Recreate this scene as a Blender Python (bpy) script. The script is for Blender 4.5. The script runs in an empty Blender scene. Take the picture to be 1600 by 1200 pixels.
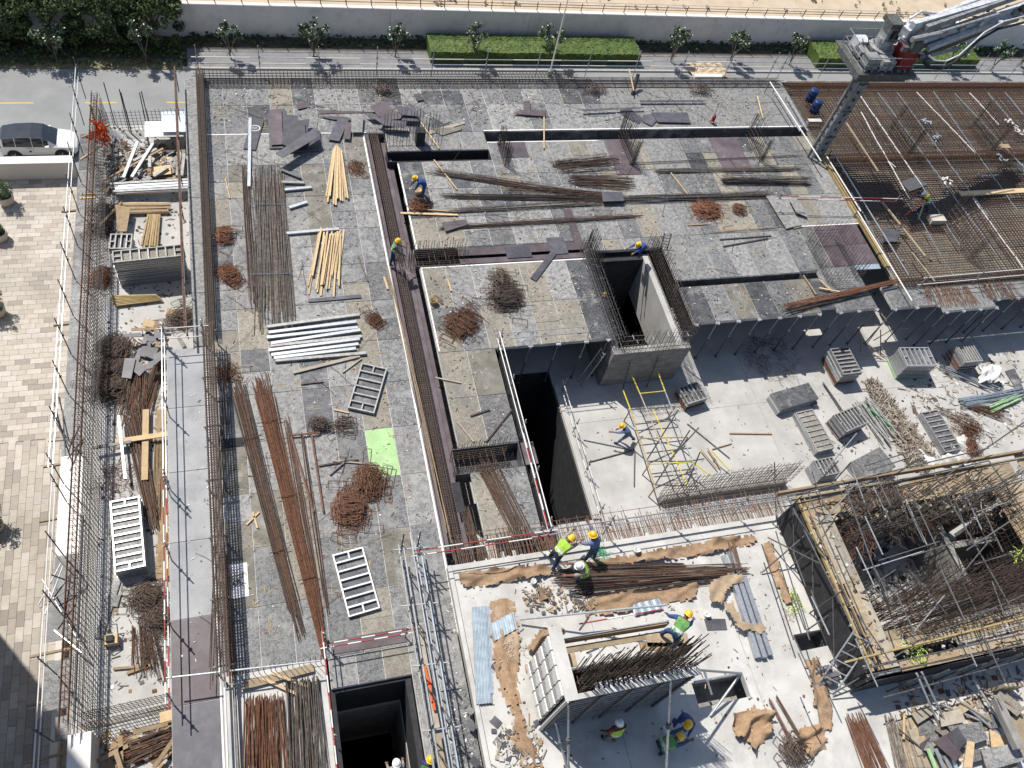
import bpy, math, random
from mathutils import Vector, Matrix
random.seed(7)
R_=random.random
U=random.uniform
sc=bpy.context.scene
C=bpy.context.collection
# ---------------------------------------------------------------- camera, world, sun, exposure
ROT=((0.9596934,-0.22122396,0.17334512),(-0.09393334,-0.83378623,-0.54403773),(0.26488695,0.50582654,-0.82095945))
CAMH=33.0
FPX=1301.995
cd=bpy.data.cameras.new('camera'); cam=bpy.data.objects.new('camera',cd); C.objects.link(cam)
rx,ry,rz=Vector(ROT[0]),Vector(ROT[1]),Vector(ROT[2])
M3=Matrix((rx,-ry,-rz)).transposed()
cam.matrix_world=Matrix.Translation((0,0,CAMH))@M3.to_4x4()
cd.sensor_width=36; cd.lens=FPX/1600*36; cd.clip_end=600; cd.clip_start=.5
sc.camera=cam
SUNV=Vector((-.37,.53,1)).normalized()
w=bpy.data.worlds.new('World'); sc.world=w; w.use_nodes=True
nt=w.node_tree; bg=nt.nodes['Background']
sky=nt.nodes.new('ShaderNodeTexSky'); sky.sky_type='NISHITA'; sky.sun_disc=False
sky.sun_elevation=math.asin(SUNV.z); sky.sun_rotation=math.atan2(SUNV.x,SUNV.y)
nt.links.new(sky.outputs[0],bg.inputs[0]); bg.inputs[1].default_value=.105
sd=bpy.data.lights.new('sun','SUN'); sd.energy=4.6; sd.angle=math.radians(.53); sd.color=(1,.955,.89)
so=bpy.data.objects.new('sun',sd); C.objects.link(so); so.rotation_euler=(-SUNV).to_track_quat('-Z','Y').to_euler(); so.location=(0,0,60)
sc.view_settings.view_transform='Standard'; sc.view_settings.look='None'; sc.view_settings.gamma=1
sc.view_settings.exposure=0.40; sc.view_settings.use_curve_mapping=False
try: sc.cycles.max_bounces=5; sc.cycles.diffuse_bounces=3
except Exception: pass
# ---------------------------------------------------------------- helpers
def at(x,y,z=0.):
    "the point at height z seen at a place of the photograph: used to survey where real things stand"
    a=(x-800)/FPX; b=(y-600)/FPX
    d=rx*a+ry*b+rz
    s=(z-CAMH)/d.z
    return Vector((d.x*s,d.y*s,z))
Z0=0.; ZL=-3.4; ZS=.35; ZC=2.4; ZG=-10.; ZM=-.12
MATS={}
def mat(name,c1,c2=None,scale=3.,lo=.42,hi=.62,rough=.85,metal=0.,var=.12,speck=None,bump=0.,hue=0.,stretch=None,spec=.3,dust=None):
    m=bpy.data.materials.new(name); m.use_nodes=True; n=m.node_tree.nodes; l=m.node_tree.links
    b=n['Principled BSDF']; b.inputs['Roughness'].default_value=rough; b.inputs['Metallic'].default_value=metal
    b.inputs['Specular IOR Level'].default_value=spec
    oi=n.new('ShaderNodeObjectInfo')
    def c4(c): return (c[0],c[1],c[2],1) if not isinstance(c,(int,float)) else (c,c,c,1)
    if c2 is None: c2=tuple(x*.8 for x in c4(c1)[:3])
    g=n.new('ShaderNodeNewGeometry'); vec=g.outputs['Position']
    if stretch:
        mp=n.new('ShaderNodeMapping'); mp.inputs['Scale'].default_value=stretch; l.new(vec,mp.inputs['Vector']); vec=mp.outputs[0]
    add=n.new('ShaderNodeVectorMath'); add.operation='ADD'
    mu=n.new('ShaderNodeMath'); mu.operation='MULTIPLY'; mu.inputs[1].default_value=37.; l.new(oi.outputs['Random'],mu.inputs[0])
    l.new(vec,add.inputs[0]); l.new(mu.outputs[0],add.inputs[1])
    no=n.new('ShaderNodeTexNoise'); no.inputs['Scale'].default_value=scale; no.inputs['Detail'].default_value=7; no.inputs['Roughness'].default_value=.62
    l.new(add.outputs[0],no.inputs['Vector'])
    mr=n.new('ShaderNodeMapRange'); mr.inputs[1].default_value=lo; mr.inputs[2].default_value=hi; l.new(no.outputs['Fac'],mr.inputs[0])
    mx=n.new('ShaderNodeMix'); mx.data_type='RGBA'; mx.inputs[6].default_value=c4(c1); mx.inputs[7].default_value=c4(c2); l.new(mr.outputs[0],mx.inputs[0])
    col=mx.outputs[2]
    if speck:
        sc_,slo,shi,scol=speck[:4]; smax=speck[4] if len(speck)>4 else 1.
        n2=n.new('ShaderNodeTexNoise'); n2.inputs['Scale'].default_value=sc_; n2.inputs['Detail'].default_value=8; n2.inputs['Roughness'].default_value=.7; l.new(add.outputs[0],n2.inputs['Vector'])
        r2=n.new('ShaderNodeMapRange'); r2.inputs[1].default_value=slo; r2.inputs[2].default_value=shi; r2.inputs[4].default_value=smax; l.new(n2.outputs['Fac'],r2.inputs[0])
        m2=n.new('ShaderNodeMix'); m2.data_type='RGBA'; m2.inputs[7].default_value=c4(scol); l.new(r2.outputs[0],m2.inputs[0]); l.new(col,m2.inputs[6]); col=m2.outputs[2]
    if dust:
        dcol,dsc,dlo,dhi,dmax=dust
        n3=n.new('ShaderNodeTexNoise'); n3.inputs['Scale'].default_value=dsc; n3.inputs['Detail'].default_value=9; n3.inputs['Roughness'].default_value=.72; l.new(g.outputs['Position'],n3.inputs['Vector'])
        r3=n.new('ShaderNodeMapRange'); r3.inputs[1].default_value=dlo; r3.inputs[2].default_value=dhi; r3.inputs[4].default_value=dmax; l.new(n3.outputs['Fac'],r3.inputs[0])
        m3=n.new('ShaderNodeMix'); m3.data_type='RGBA'; m3.inputs[7].default_value=c4(dcol); l.new(r3.outputs[0],m3.inputs[0]); l.new(col,m3.inputs[6]); col=m3.outputs[2]
    hs=n.new('ShaderNodeHueSaturation'); vr=n.new('ShaderNodeMapRange'); vr.inputs[3].default_value=1-var; vr.inputs[4].default_value=1+var
    l.new(oi.outputs['Random'],vr.inputs[0]); l.new(vr.outputs[0],hs.inputs['Value']); l.new(col,hs.inputs['Color'])
    l.new(hs.outputs[0],b.inputs['Base Color'])
    if bump:
        bp=n.new('ShaderNodeBump'); bp.inputs['Strength'].default_value=bump; bp.inputs['Distance'].default_value=.02
        l.new(no.outputs['Fac'],bp.inputs['Height']); l.new(bp.outputs[0],b.inputs['Normal'])
    MATS[name]=m; return m
mat('slab_concrete',(.40,.388,.36),(.52,.508,.48),.7,.35,.65,.9,var=.03,speck=(9,.60,.72,(.38,.355,.32)),bump=.3,dust=((.27,.255,.235),.6,.48,.70,.6))
mat('low_concrete',(.34,.33,.31),(.45,.44,.415),.6,.35,.65,.9,var=.03,speck=(6,.6,.75,(.31,.30,.28)),bump=.25,dust=((.27,.26,.24),.4,.55,.72,.6))
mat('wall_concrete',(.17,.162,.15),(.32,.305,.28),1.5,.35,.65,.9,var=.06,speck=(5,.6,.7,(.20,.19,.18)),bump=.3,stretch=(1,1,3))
mat('joint_cement',(.38,.37,.35),(.55,.54,.51),2,.4,.6,.9,var=.05)
sp=lambda t,c=(0.30,0.29,0.275),s_=19:(s_,t-.03,t+.09,c,.85)
DU=((0.33,0.32,0.295),.9,.52,.66,.55)
mat('ply_gray',(0.060,0.063,0.067),(0.150,0.150,0.150),5.5,.40,.60,.5,var=.20,speck=sp(.52,(0.27,0.265,0.25)),bump=.15,dust=DU)
mat('ply_light',(0.125,0.125,0.123),(0.24,0.235,0.225),5.0,.42,.6,.6,var=.15,speck=sp(.53,(0.34,0.33,0.31)),bump=.15,dust=DU)
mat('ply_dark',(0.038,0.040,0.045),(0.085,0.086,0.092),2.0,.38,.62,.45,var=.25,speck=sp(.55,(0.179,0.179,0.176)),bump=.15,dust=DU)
mat('ply_tan',(0.155,0.137,0.106),(0.24,0.222,0.185),5.5,.42,.6,.75,var=.12,speck=sp(.50,(0.33,0.30,0.245)),bump=.15,dust=((0.125,0.121,0.117),.7,.45,.65,.6))
mat('ply_olive',(0.094,0.086,0.070),(0.164,0.152,0.129),1.6,.4,.6,.75,var=.15,speck=(22,.42,.66,(0.226,0.211,0.172),.7),bump=.15,dust=DU)
mat('ply_ext',(0.25,0.255,0.262),(0.33,0.33,0.33),.8,.35,.65,.7,var=.10,speck=(5,.6,.75,(0.140,0.140,0.140)),bump=.05,dust=((0.156,0.156,0.160),.8,.5,.68,.5))
mat('ply_purple',(0.074,0.056,0.062),(0.117,0.094,0.100),1.2,.4,.7,.45,var=.15,speck=(12,.6,.72,(0.187,0.172,0.172)),bump=.05,dust=((0.172,0.156,0.156),.6,.5,.68,.5))
mat('ply_slate',(.065,.063,.072),(.105,.102,.115),2,.4,.7,.42,var=.25,speck=(14,.62,.75,(.25,.25,.26)))
mat('ply_green',(.27,.46,.17),(.36,.54,.26),2,.4,.7,.6,var=.03,speck=(11,.50,.72,(.42,.46,.34),.7),dust=((.30,.32,.24),1.6,.48,.68,.6),bump=.4)
mat('ply_edge',(.20,.13,.08),(.28,.2,.13),8,var=.15)
mat('timber_new',(.52,.39,.23),(.41,.29,.16),5,.4,.7,.8,var=.16,stretch=(1,1,1))
mat('timber_old',(.30,.22,.135),(.21,.15,.09),4,.4,.7,.85,var=.22,speck=(9,.6,.7,(.45,.40,.30)))
mat('timber_deck',(.34,.265,.17),(.24,.185,.12),3,.35,.7,.85,var=.2,speck=(7,.54,.70,(.42,.38,.30)),dust=((.20,.18,.15),.8,.5,.68,.6))
mat('timber_yellow',(.36,.27,.12),(.27,.20,.10),4,.4,.7,.8,var=.1)
mat('timber_grey',(.34,.30,.24),(.25,.22,.17),4,.4,.7,.9,var=.15)
mat('alu',(.56,.57,.58),(.42,.43,.45),8,.35,.7,.38,metal=.55,var=.12)
mat('alu_dirty',(.34,.335,.32),(.22,.22,.215),6,.4,.6,.6,metal=.25,var=.18,speck=(25,.55,.68,(.42,.41,.38)))
mat('steel',(.42,.43,.44),(.28,.29,.30),9,.4,.65,.45,metal=.5,var=.15)
mat('steel_dark',(.085,.085,.09),(.14,.135,.13),8,.4,.6,.55,metal=.3,var=.2)
mat('steel_pipe',(.50,.52,.54),(.36,.38,.40),9,.4,.65,.35,metal=.6,var=.08)
mat('galv',(.48,.55,.60),(.38,.44,.49),4,.4,.6,.38,metal=.5,var=.06)
mat('rust',(.17,.085,.05),(.10,.055,.037),7,.4,.6,.85,var=.25,speck=(30,.55,.65,(.22,.12,.075)))
mat('rust_bright',(.23,.105,.055),(.14,.065,.04),7,.4,.6,.85,var=.2)
mat('bar_brown',(.135,.10,.078),(.08,.06,.05),6,.4,.6,.8,var=.2)
mat('bar_grey',(.20,.18,.15),(.12,.10,.085),6,.4,.6,.75,var=.2)
mat('bar_dark',(.045,.038,.034),(.085,.06,.05),6,.4,.6,.8,var=.2)
mat('bar_fresh',(.26,.25,.24),(.17,.155,.14),9,.4,.6,.5,metal=.4,var=.1)
mat('white_paint',(.74,.72,.68),(.66,.64,.6),3,.4,.7,.6,var=.03)
mat('red_paint',(.33,.04,.038),(.24,.035,.032),5,.4,.7,.6,var=.08)
mat('yellow_paint',(.60,.50,.06),(.48,.38,.05),5,.4,.7,.6,var=.08)
mat('green_paint',(.08,.32,.12),(.06,.22,.1),5,.4,.7,.6,var=.08)
mat('pale_green',(.32,.50,.26),(.25,.4,.2),5,.4,.7,.6,var=.08)
mat('orange_plastic',(.75,.11,.02),(.55,.09,.02),6,.4,.7,.5,var=.1)
mat('blue_plastic',(.012,.035,.12),(.01,.025,.08),6,.4,.7,.35,var=.1)
mat('asphalt',(.215,.22,.215),(.25,.255,.25),.5,.3,.7,.9,var=.0,speck=(40,.55,.75,(.29,.29,.29)),bump=.2,dust=((.17,.17,.168),.22,.48,.64,.55))
mat('pavement',(.15,.15,.155),(.215,.21,.20),1.2,.35,.65,.9,var=.0,speck=(20,.52,.66,(.27,.26,.25)))
mat('road_paint',(.55,.36,.10),(.45,.3,.1),9,.4,.6,.7,var=.02)
mat('kerb',(.36,.35,.33),(.3,.3,.29),4,.4,.6,.9,var=.05)
mat('soil',(.07,.055,.04),(.11,.09,.07),3,.4,.6,.95,var=0,bump=.5)
mat('verge',(.24,.18,.12),(.12,.13,.06),2.5,.42,.58,.95,var=0,speck=(25,.5,.6,(.17,.16,.08)),bump=.4)
mat('sand',(.40,.325,.23),(.48,.39,.28),.8,.35,.65,.95,var=0,speck=(3.,.62,.7,(.26,.19,.13)),bump=.5)
mat('wall_paint',(.60,.59,.57),(.68,.67,.65),.5,.3,.7,.85,var=.02,dust=((.40,.38,.35),.9,.5,.7,.6),bump=.1)
mat('coping',(.66,.63,.60),(.64,.6,.56),3,.4,.6,.8,var=0)
mat('rail_brown',(.16,.09,.08),(.13,.08,.07),3,var=.05,rough=.5)
mat('parapet_cream',(.55,.52,.47),(.50,.47,.43),.8,.35,.65,.8,var=0)
for i,c in enumerate([(.41,.37,.31),(.365,.32,.27),(.285,.25,.215),(.45,.41,.36)]):
    mat('paver%d'%i,c,tuple(x*.88 for x in c),4,.35,.65,.85,var=.09,dust=((.26,.235,.20),.25,.46,.66,.8),bump=.1)
mat('paver_joint',(.26,.23,.20),(.32,.29,.25),4)
mat('leaf',(.055,.09,.03),(.085,.125,.042),1.4,.4,.6,.6,var=.1,spec=.4)
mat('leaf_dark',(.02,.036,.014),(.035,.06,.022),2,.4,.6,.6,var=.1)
mat('leaf_hedge',(.055,.095,.020),(.095,.135,.034),1.2,.4,.6,.65,var=.05,speck=(8,.6,.7,(.045,.09,.015)))
mat('leaf_grey',(.12,.17,.10),(.16,.20,.14),2,.4,.6,.5,var=.15)
mat('petal',(.7,.68,.6),(.62,.6,.5),2,var=.05)
mat('bark',(.17,.14,.11),(.10,.085,.07),6,var=.1)
mat('burlap',(.31,.205,.125),(.21,.135,.08),3.5,.38,.62,.95,var=.1,speck=(14,.5,.68,(.38,.27,.17)),bump=1.,dust=((.40,.34,.27),1.3,.54,.70,.7))
mat('webbing',(.36,.27,.18),(.28,.21,.14),4,.4,.65,.95,var=.05)
mat('tarp_white',(.62,.61,.58),(.5,.49,.47),3,.4,.65,.7,var=.05,bump=.5)
mat('black_and_shade',(.028,.028,.031),(.042,.042,.045),3,var=.05,rough=.9)  # near-black for nets and posts; also shade put into pit, slot and shaft colours
mat('rope_green',(.03,.30,.12),(.05,.4,.2),8,var=.05)
mat('rope_white',(.5,.46,.36),(.42,.38,.3),8,var=.05)
mat('lime_strap',(.42,.55,.08),(.5,.6,.2),8,var=.05)
mat('pot_stone',(.50,.45,.37),(.42,.38,.31),3,var=.04)
mat('car_white',(.72,.71,.68),(.70,.69,.66),2,rough=.22,var=0,spec=.6)
mat('car_glass',(.02,.024,.03),(.025,.03,.035),2,rough=.08,var=0,spec=.8)
mat('rubber',(.02,.02,.02),(.03,.03,.03),5,rough=.8,var=0)
mat('chrome',(.6,.6,.6),(.5,.5,.5),5,rough=.25,metal=.9,var=0)
mat('lamp_red',(.3,.02,.02),(.25,.02,.02),5,rough=.2,var=0)
mat('pump_grey',(.30,.31,.31),(.18,.185,.19),3,.4,.62,.6,metal=.2,var=.1,speck=(7,.58,.68,(.42,.42,.40)))
mat('pump_dark',(.06,.062,.06),(.11,.11,.10),4,.4,.6,.6,var=.15,speck=(9,.58,.7,(.3,.3,.28)))
mat('pump_white',(.58,.59,.60),(.40,.41,.42),3,.4,.62,.45,var=.05,speck=(5,.52,.66,(.22,.22,.22),.8))
mat('skin',(.20,.10,.06),(.17,.085,.05),5,var=.08,rough=.6)
for nm,c in dict(blue_cloth=(.03,.075,.24),navy_cloth=(.022,.035,.10),denim_cloth=(.06,.11,.19),grey_cloth=(.13,.13,.14),maroon_cloth=(.17,.03,.03),beige_cloth=(.33,.30,.25),ltblue_cloth=(.13,.19,.33)).items(): mat(nm,c,tuple(x*.75 for x in c),9,.4,.6,.9,var=.08,bump=.4,speck=(24,.5,.75,(.26,.24,.21),.5))
mat('vest_lime',(.38,.60,.07),(.28,.46,.06),12,.4,.6,.8,var=.08,bump=.8)
mat('vest_green',(.17,.38,.11),(.11,.27,.08),12,.4,.6,.8,var=.08,bump=.8)
mat('vest_tape',(.6,.62,.6),(.5,.52,.5),9,rough=.4,var=0)
mat('hat_yellow',(.75,.45,.02),(.7,.40,.02),3,rough=.35,var=.03,spec=.5)
mat('hat_white',(.76,.76,.76),(.7,.7,.7),3,rough=.35,var=.03,spec=.5)
mat('boot',(.04,.03,.025),(.06,.05,.04),5,var=.05)
mat('paper',(.70,.71,.74),(.62,.63,.67),5,var=0)
mat('ink',(.05,.05,.12),(.05,.05,.1),5,var=0)

class MB:
    def __init__(s): s.v=[]; s.f=[]; s.m=[]; s.mi=0
    def quad(s,a,b,c,d):
        i=len(s.v); s.v+= [tuple(a),tuple(b),tuple(c),tuple(d)]; s.f.append((i,i+1,i+2,i+3)); s.m.append(s.mi)
    def tri(s,a,b,c):
        i=len(s.v); s.v+=[tuple(a),tuple(b),tuple(c)]; s.f.append((i,i+1,i+2)); s.m.append(s.mi)
    def hexa(s,p):
        i=len(s.v); s.v+=[tuple(q) for q in p]
        for f in ((3,2,1,0),(4,5,6,7),(0,1,5,4),(1,2,6,5),(2,3,7,6),(3,0,4,7)): s.f.append(tuple(i+k for k in f)); s.m.append(s.mi)
    def box(s,x0,y0,z0,x1,y1,z1):
        s.hexa([(x0,y0,z0),(x1,y0,z0),(x1,y1,z0),(x0,y1,z0),(x0,y0,z1),(x1,y0,z1),(x1,y1,z1),(x0,y1,z1)]); return s
    def bar(s,p,q,w,h,up=(0,0,1)):
        p=Vector(p);q=Vector(q);d=(q-p)
        if d.length<1e-6: return s
        d.normalize(); up=Vector(up)
        if abs(d.dot(up))>.98: up=Vector((0,1,0))
        a=d.cross(up).normalized()*w/2; b=a.cross(d).normalized()*h/2
        s.hexa([p-a-b,q-a-b,q+a-b,p+a-b,p-a+b,q-a+b,q+a+b,p+a+b]); return s
    def tube(s,p,q,r,n=5,r2=None,caps=True):
        p=Vector(p);q=Vector(q);d=(q-p)
        if d.length<1e-6: return s
        d.normalize(); up=Vector((0,0,1)) if abs(d.z)<.95 else Vector((1,0,0))
        a=d.cross(up).normalized(); b=d.cross(a); r2=r if r2 is None else r2; i=len(s.v)
        for k in range(n):
            t=2*math.pi*k/n; e=a*math.cos(t)+b*math.sin(t); s.v.append(tuple(p+e*r)); s.v.append(tuple(q+e*r2))
        for k in range(n):
            j=(k+1)%n; s.f.append((i+2*k,i+2*j,i+2*j+1,i+2*k+1)); s.m.append(s.mi)
        if caps and n>3:
            s.f.append(tuple(i+2*k for k in range(n))[::-1]); s.m.append(s.mi); s.f.append(tuple(i+2*k+1 for k in range(n))); s.m.append(s.mi)
        return s
    def path(s,pts,r,n=4):
        for a,b in zip(pts,pts[1:]): s.tube(a,b,r,n,caps=False)
        return s
    def prism(s,pts,z0,z1):
        n=len(pts); i=len(s.v)
        ar=sum(pts[k][0]*pts[(k+1)%n][1]-pts[(k+1)%n][0]*pts[k][1] for k in range(n))
        if ar<0: pts=pts[::-1]
        for p in pts: s.v.append((p[0],p[1],z0))
        for p in pts: s.v.append((p[0],p[1],z1))
        s.f.append(tuple(i+k for k in range(n))[::-1]); s.m.append(s.mi); s.f.append(tuple(i+n+k for k in range(n))); s.m.append(s.mi)
        for k in range(n):
            j=(k+1)%n; s.f.append((i+k,i+j,i+n+j,i+n+k)); s.m.append(s.mi)
        return s
    def lathe(s,c,prof,n=12):
        i=len(s.v); c=Vector(c)
        for r,z in prof:
            for k in range(n):
                t=2*math.pi*k/n; s.v.append((c.x+r*math.cos(t),c.y+r*math.sin(t),c.z+z))
        for a in range(len(prof)-1):
            for k in range(n):
                j=(k+1)%n; s.f.append((i+a*n+k,i+a*n+j,i+(a+1)*n+j,i+(a+1)*n+k)); s.m.append(s.mi)
        s.f.append(tuple(i+k for k in range(n))[::-1]); s.m.append(s.mi)
        s.f.append(tuple(i+(len(prof)-1)*n+k for k in range(n))); s.m.append(s.mi)
        return s
    def build(s,name,mats,parent=None,loc=None,smooth=False):
        if isinstance(mats,str): mats=[mats]
        if not s.v: s.box(0,0,0,.01,.01,.01)
        if parent is not None: o=parent.matrix_world.translation.copy() if parent.parent is None else Vector((0,0,0))
        if parent is not None:
            o=Vector(parent['_w']) if '_w' in parent else Vector(parent.location)
        elif loc is not None: o=Vector(loc)
        else:
            xs=[v[0] for v in s.v]; ys=[v[1] for v in s.v]; zs=[v[2] for v in s.v]
            o=Vector(((min(xs)+max(xs))/2,(min(ys)+max(ys))/2,min(zs)))
        me=bpy.data.meshes.new(name); me.from_pydata([(v[0]-o.x,v[1]-o.y,v[2]-o.z) for v in s.v],[],s.f)
        for m in mats: me.materials.append(MATS[m])
        if len(mats)>1: me.polygons.foreach_set('material_index',s.m)
        if smooth: me.polygons.foreach_set('use_smooth',[True]*len(s.f))
        ob=bpy.data.objects.new(name,me); C.objects.link(ob)
        if parent is None: ob.location=o
        else:
            ob.parent=parent
        ob['_w']=tuple(o)
        return ob
def tag(o,label=None,cat=None,group=None,kind=None):
    if label: o['label']=label
    if cat: o['category']=cat
    if group: o['group']=group
    if kind: o['kind']=kind
    return o
def empty(name,loc,label,cat,group=None):
    o=bpy.data.objects.new(name,None); C.objects.link(o); o.location=loc; o['_w']=tuple(loc); o.empty_display_size=.1
    return tag(o,label,cat,group)
def copy_tree(o,loc,rot=0.,label=None,parent=None,scale=None):
    c=o.copy(); C.objects.link(c)
    if parent is None:
        c.location=loc; c.rotation_euler=(0,0,rot) if isinstance(rot,(int,float)) else rot
        if scale: c.scale=scale
        if label: c['label']=label
    else: c.parent=parent
    for ch in list(o.children): copy_tree(ch,None,0,None,c)
    return c
def struct(mb,name,m,parent=None,**k): return tag(mb.build(name,m,parent,**k),kind='structure')
ORD=['first','second','third','fourth','fifth','sixth','seventh','eighth','ninth','tenth','eleventh','twelfth','thirteenth','fourteenth','fifteenth','sixteenth','seventeenth','eighteenth','nineteenth','twentieth']
def ordn(i):
    if i<20: return ORD[i]
    t={2:'twenty',3:'thirty',4:'forty',5:'fifty',6:'sixty',7:'seventy'}[(i+1)//10]
    u=(i+1)%10
    return (t+'-'+ORD[u-1]) if u else {20:'twentieth',30:'thirtieth',40:'fortieth',50:'fiftieth',60:'sixtieth'}[i+1]
def fromleft(i,n,a='left',b='right'):
    if n==1: return 'single'
    if i==0: return a+'most' if a in('left','top') else 'nearest'
    if i==n-1: return b+'most' if b in('right','bottom') else 'farthest'
    return ordn(i)+' from the '+a
def cells(x0,y0,x1,y1,holes):
    "the rectangle minus rectangular holes, as rectangles"
    xs=sorted({x0,x1,*[min(max(v,x0),x1) for h in holes for v in (h[0],h[2])]})
    ys=sorted({y0,y1,*[min(max(v,y0),y1) for h in holes for v in (h[1],h[3])]})
    out=[]
    for a,b in zip(xs,xs[1:]):
        run=None
        for c,d in zip(ys,ys[1:]):
            mx,my=(a+b)/2,(c+d)/2
            inh=any(h[0]<mx<h[2] and h[1]<my<h[3] for h in holes)
            if inh:
                if run: out.append((a,run[0],b,run[1])); run=None
            else: run=(run[0],d) if run else (c,d)
        if run: out.append((a,run[0],b,run[1]))
    return out
# ---------------------------------------------------------------- ground, street, plaza
mb=MB(); 
for r in cells(-150,-60,170,200,[(-9.2,-3,62,43.3)]): mb.quad((r[0],r[1],ZG-.03),(r[2],r[1],ZG-.03),(r[2],r[3],ZG-.03),(r[0],r[3],ZG-.03))
struct(mb,'ground','soil')
struct(MB().box(-60,46.4,ZG-.02,90,57.05,ZG),'road','asphalt')
rd=MB()
for xa in range(-56,80,6):
    x0=at(45,161,ZG).x+ (xa+0)*.9; rd.box(x0,at(60,161,ZG).y-.07,ZG+.004,x0+2.1,at(60,161,ZG).y+.07,ZG+.008)
tag(rd.build('road_marking','road_paint'),kind='structure')
struct(MB().box(-4.9,57.05,ZG,90,57.25,ZG+.13),'kerb','kerb')
struct(MB().box(-4.6,57.25,ZG-.02,90,59.45,ZG+.12),'pavement','pavement')
struct(MB().box(-60,57.05,ZG-.02,-4.9,58.2,ZG+.06),'verge','verge')
struct(MB().box(-60,58.2,ZG-.02,-4.6,60.9,ZG+.10),'planting_bed','soil')
struct(MB().box(-4.6,59.45,ZG-.02,90,60.95,ZG+.16),'planting_bed','soil')
# retaining wall with coping and railing, sand beyond
YW=61.0; WH=2.75
t=empty('retaining_wall',(20,YW,ZG),'long grey retaining wall with pale coping running behind the street trees','wall')
x=-60.
for x0,x1 in [(-60,-10),(-10,11.2),(11.2,23),(23,40.5),(40.5,58),(58,76),(76,95)]:
    MB().box(x0+.012,YW,ZG,x1-.012,YW+.34,ZG+WH).build('wall_panel','wall_paint',t)
for k in range(20):
    MB().box(-60+k*7.75,YW-.05,ZG+WH,-60+k*7.75+7.73,YW+.36,ZG+WH+.10).build('coping','coping',t)
struct(MB().box(-150,YW+.37,ZG+WH-.6,170,190,ZG+WH-.15),'sand_ground','sand')
t=empty('wall_railing',(20,YW+.35,ZG+WH+.12),'brown metal railing with three horizontal bars on top of the retaining wall','railing')
for k in range(56):
    xx=-20+k*1.98
    MB().bar((xx,YW+.3,ZG+WH+.12),(xx-.12,YW+.05,ZG+WH+1.0),.07,.05).build('post','rail_brown',t)
for q,hh in enumerate((.38,.66,.98)):
    MB().tube((-22,YW+.3-.25*hh,ZG+WH+.12+hh),(92,YW+.3-.25*hh,ZG+WH+.12+hh),.03,5).build('rail','rail_brown' if q<2 else 'coping',t)
# sand tufts
mb=MB()
for _ in range(500):
    x,y=U(10,85),YW+U(1,16); r=U(.05,.35)
    for _ in range(7): a=U(0,6.3); mb.tri((x,y,ZG+WH-.05),(x+r*math.cos(a),y+r*math.sin(a),ZG+WH+.1),(x+r*math.cos(a+.7),y+r*math.sin(a+.7),ZG+WH-.03))
tag(mb.build('scrub','verge'),'dry scrub tufts dotted over the sand beyond the wall','scrub',kind='stuff')
# plaza
pz=struct(MB().box(-60,-20,ZG-.02,-9.6,45.8,ZG+.0),'plaza','paver_joint')
meshes={}
def piece(name,dx,dy,dz,m,parent,x,y,z,rz=0,jit=0):
    "a flat block of size dx dy dz, mesh shared between alike blocks; x y is its centre, z its underside"
    key=(name,round(dx,2),round(dy,2),round(dz,3),m)
    if key not in meshes:
        b=MB().box(-dx/2,-dy/2,0,dx/2,dy/2,dz); me=bpy.data.meshes.new(name); me.from_pydata(b.v,[],b.f); me.materials.append(MATS[m]); meshes[key]=me
    o=bpy.data.objects.new(name,meshes[key]); C.objects.link(o)
    if parent is not None:
        o.parent=parent; w0=Vector(parent['_w']); o.location=(x-w0.x,y-w0.y,z-w0.z+U(0,jit)); 
    else: o.location=(x,y,z+U(0,jit)); o['_w']=(x,y,z)
    o.rotation_euler=(0,0,rz); return o
pv=[]
PL,PW=.76,.36
y=45.7; r=0
while y>26.2:
    off=(r*.31)%PL; x=-9.7-off*0
    x=-11.6+off
    while x>-17.6: pv.append((x-PL/2,y-PW/2,PL,PW)); x-=PL
    y-=PW; r+=1
x=-11.1; r=0
while x>-17.5:
    off=(r*.29)%PL; y=26.2+off*0
    y2=y-off
    while y2>1: pv.append((x-PW/2,y2-PL/2,PW,PL)); y2-=PL
    x-=PW; r+=1
pv=[p for p in pv if p[0]>-17.2]
pv.sort(key=lambda p:(p[0]+12.5)**2*1.0+(p[1]-16)**2*.35)
vis=[p for p in pv if p[0]>-14.9+ (-.05*p[1])+.5 - .06*(p[1]-10)]
rest=[]
cnt=0
stuffmb=[MB() for _ in range(1)]; smb=MB()
for i,p in enumerate(pv):
    m=random.choices([0,1,2,3],[.42,.2,.16,.22])[0]
    if cnt<300: piece('paver',p[2]-.014,p[3]-.014,.03,'paver%d'%m,pz,p[0],p[1],ZG,jit=.006); cnt+=1
    else: smb.mi=m; z=U(0,.006); smb.box(p[0]-p[2]/2+.007,p[1]-p[3]/2+.007,ZG,p[0]+p[2]/2-.007,p[1]+p[3]/2-.007,ZG+.03+z)
tag(smb.build('paver',['paver0','paver1','paver2','paver3'],pz),kind='stuff')
t=empty('street_parapet',(-14,45.8,ZG),'cream parapet wall between the plaza and the street with the white car','wall')
MB().box(-40,45.75,ZG,-11.75,46.25,ZG+1.38).build('wall_body','parapet_cream',t)
MB().box(-40,45.68,ZG+1.38,-11.7,46.34,ZG+1.46).build('coping','coping',t)
t=empty('plaza_edge_wall',(-11,20,ZG),'low cream wall along the edge of the plaza beside the construction ledge','wall')
MB().box(-11.35,-5,ZG,-11.05,45.7,ZG+.5).build('wall_body','parapet_cream',t)
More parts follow.
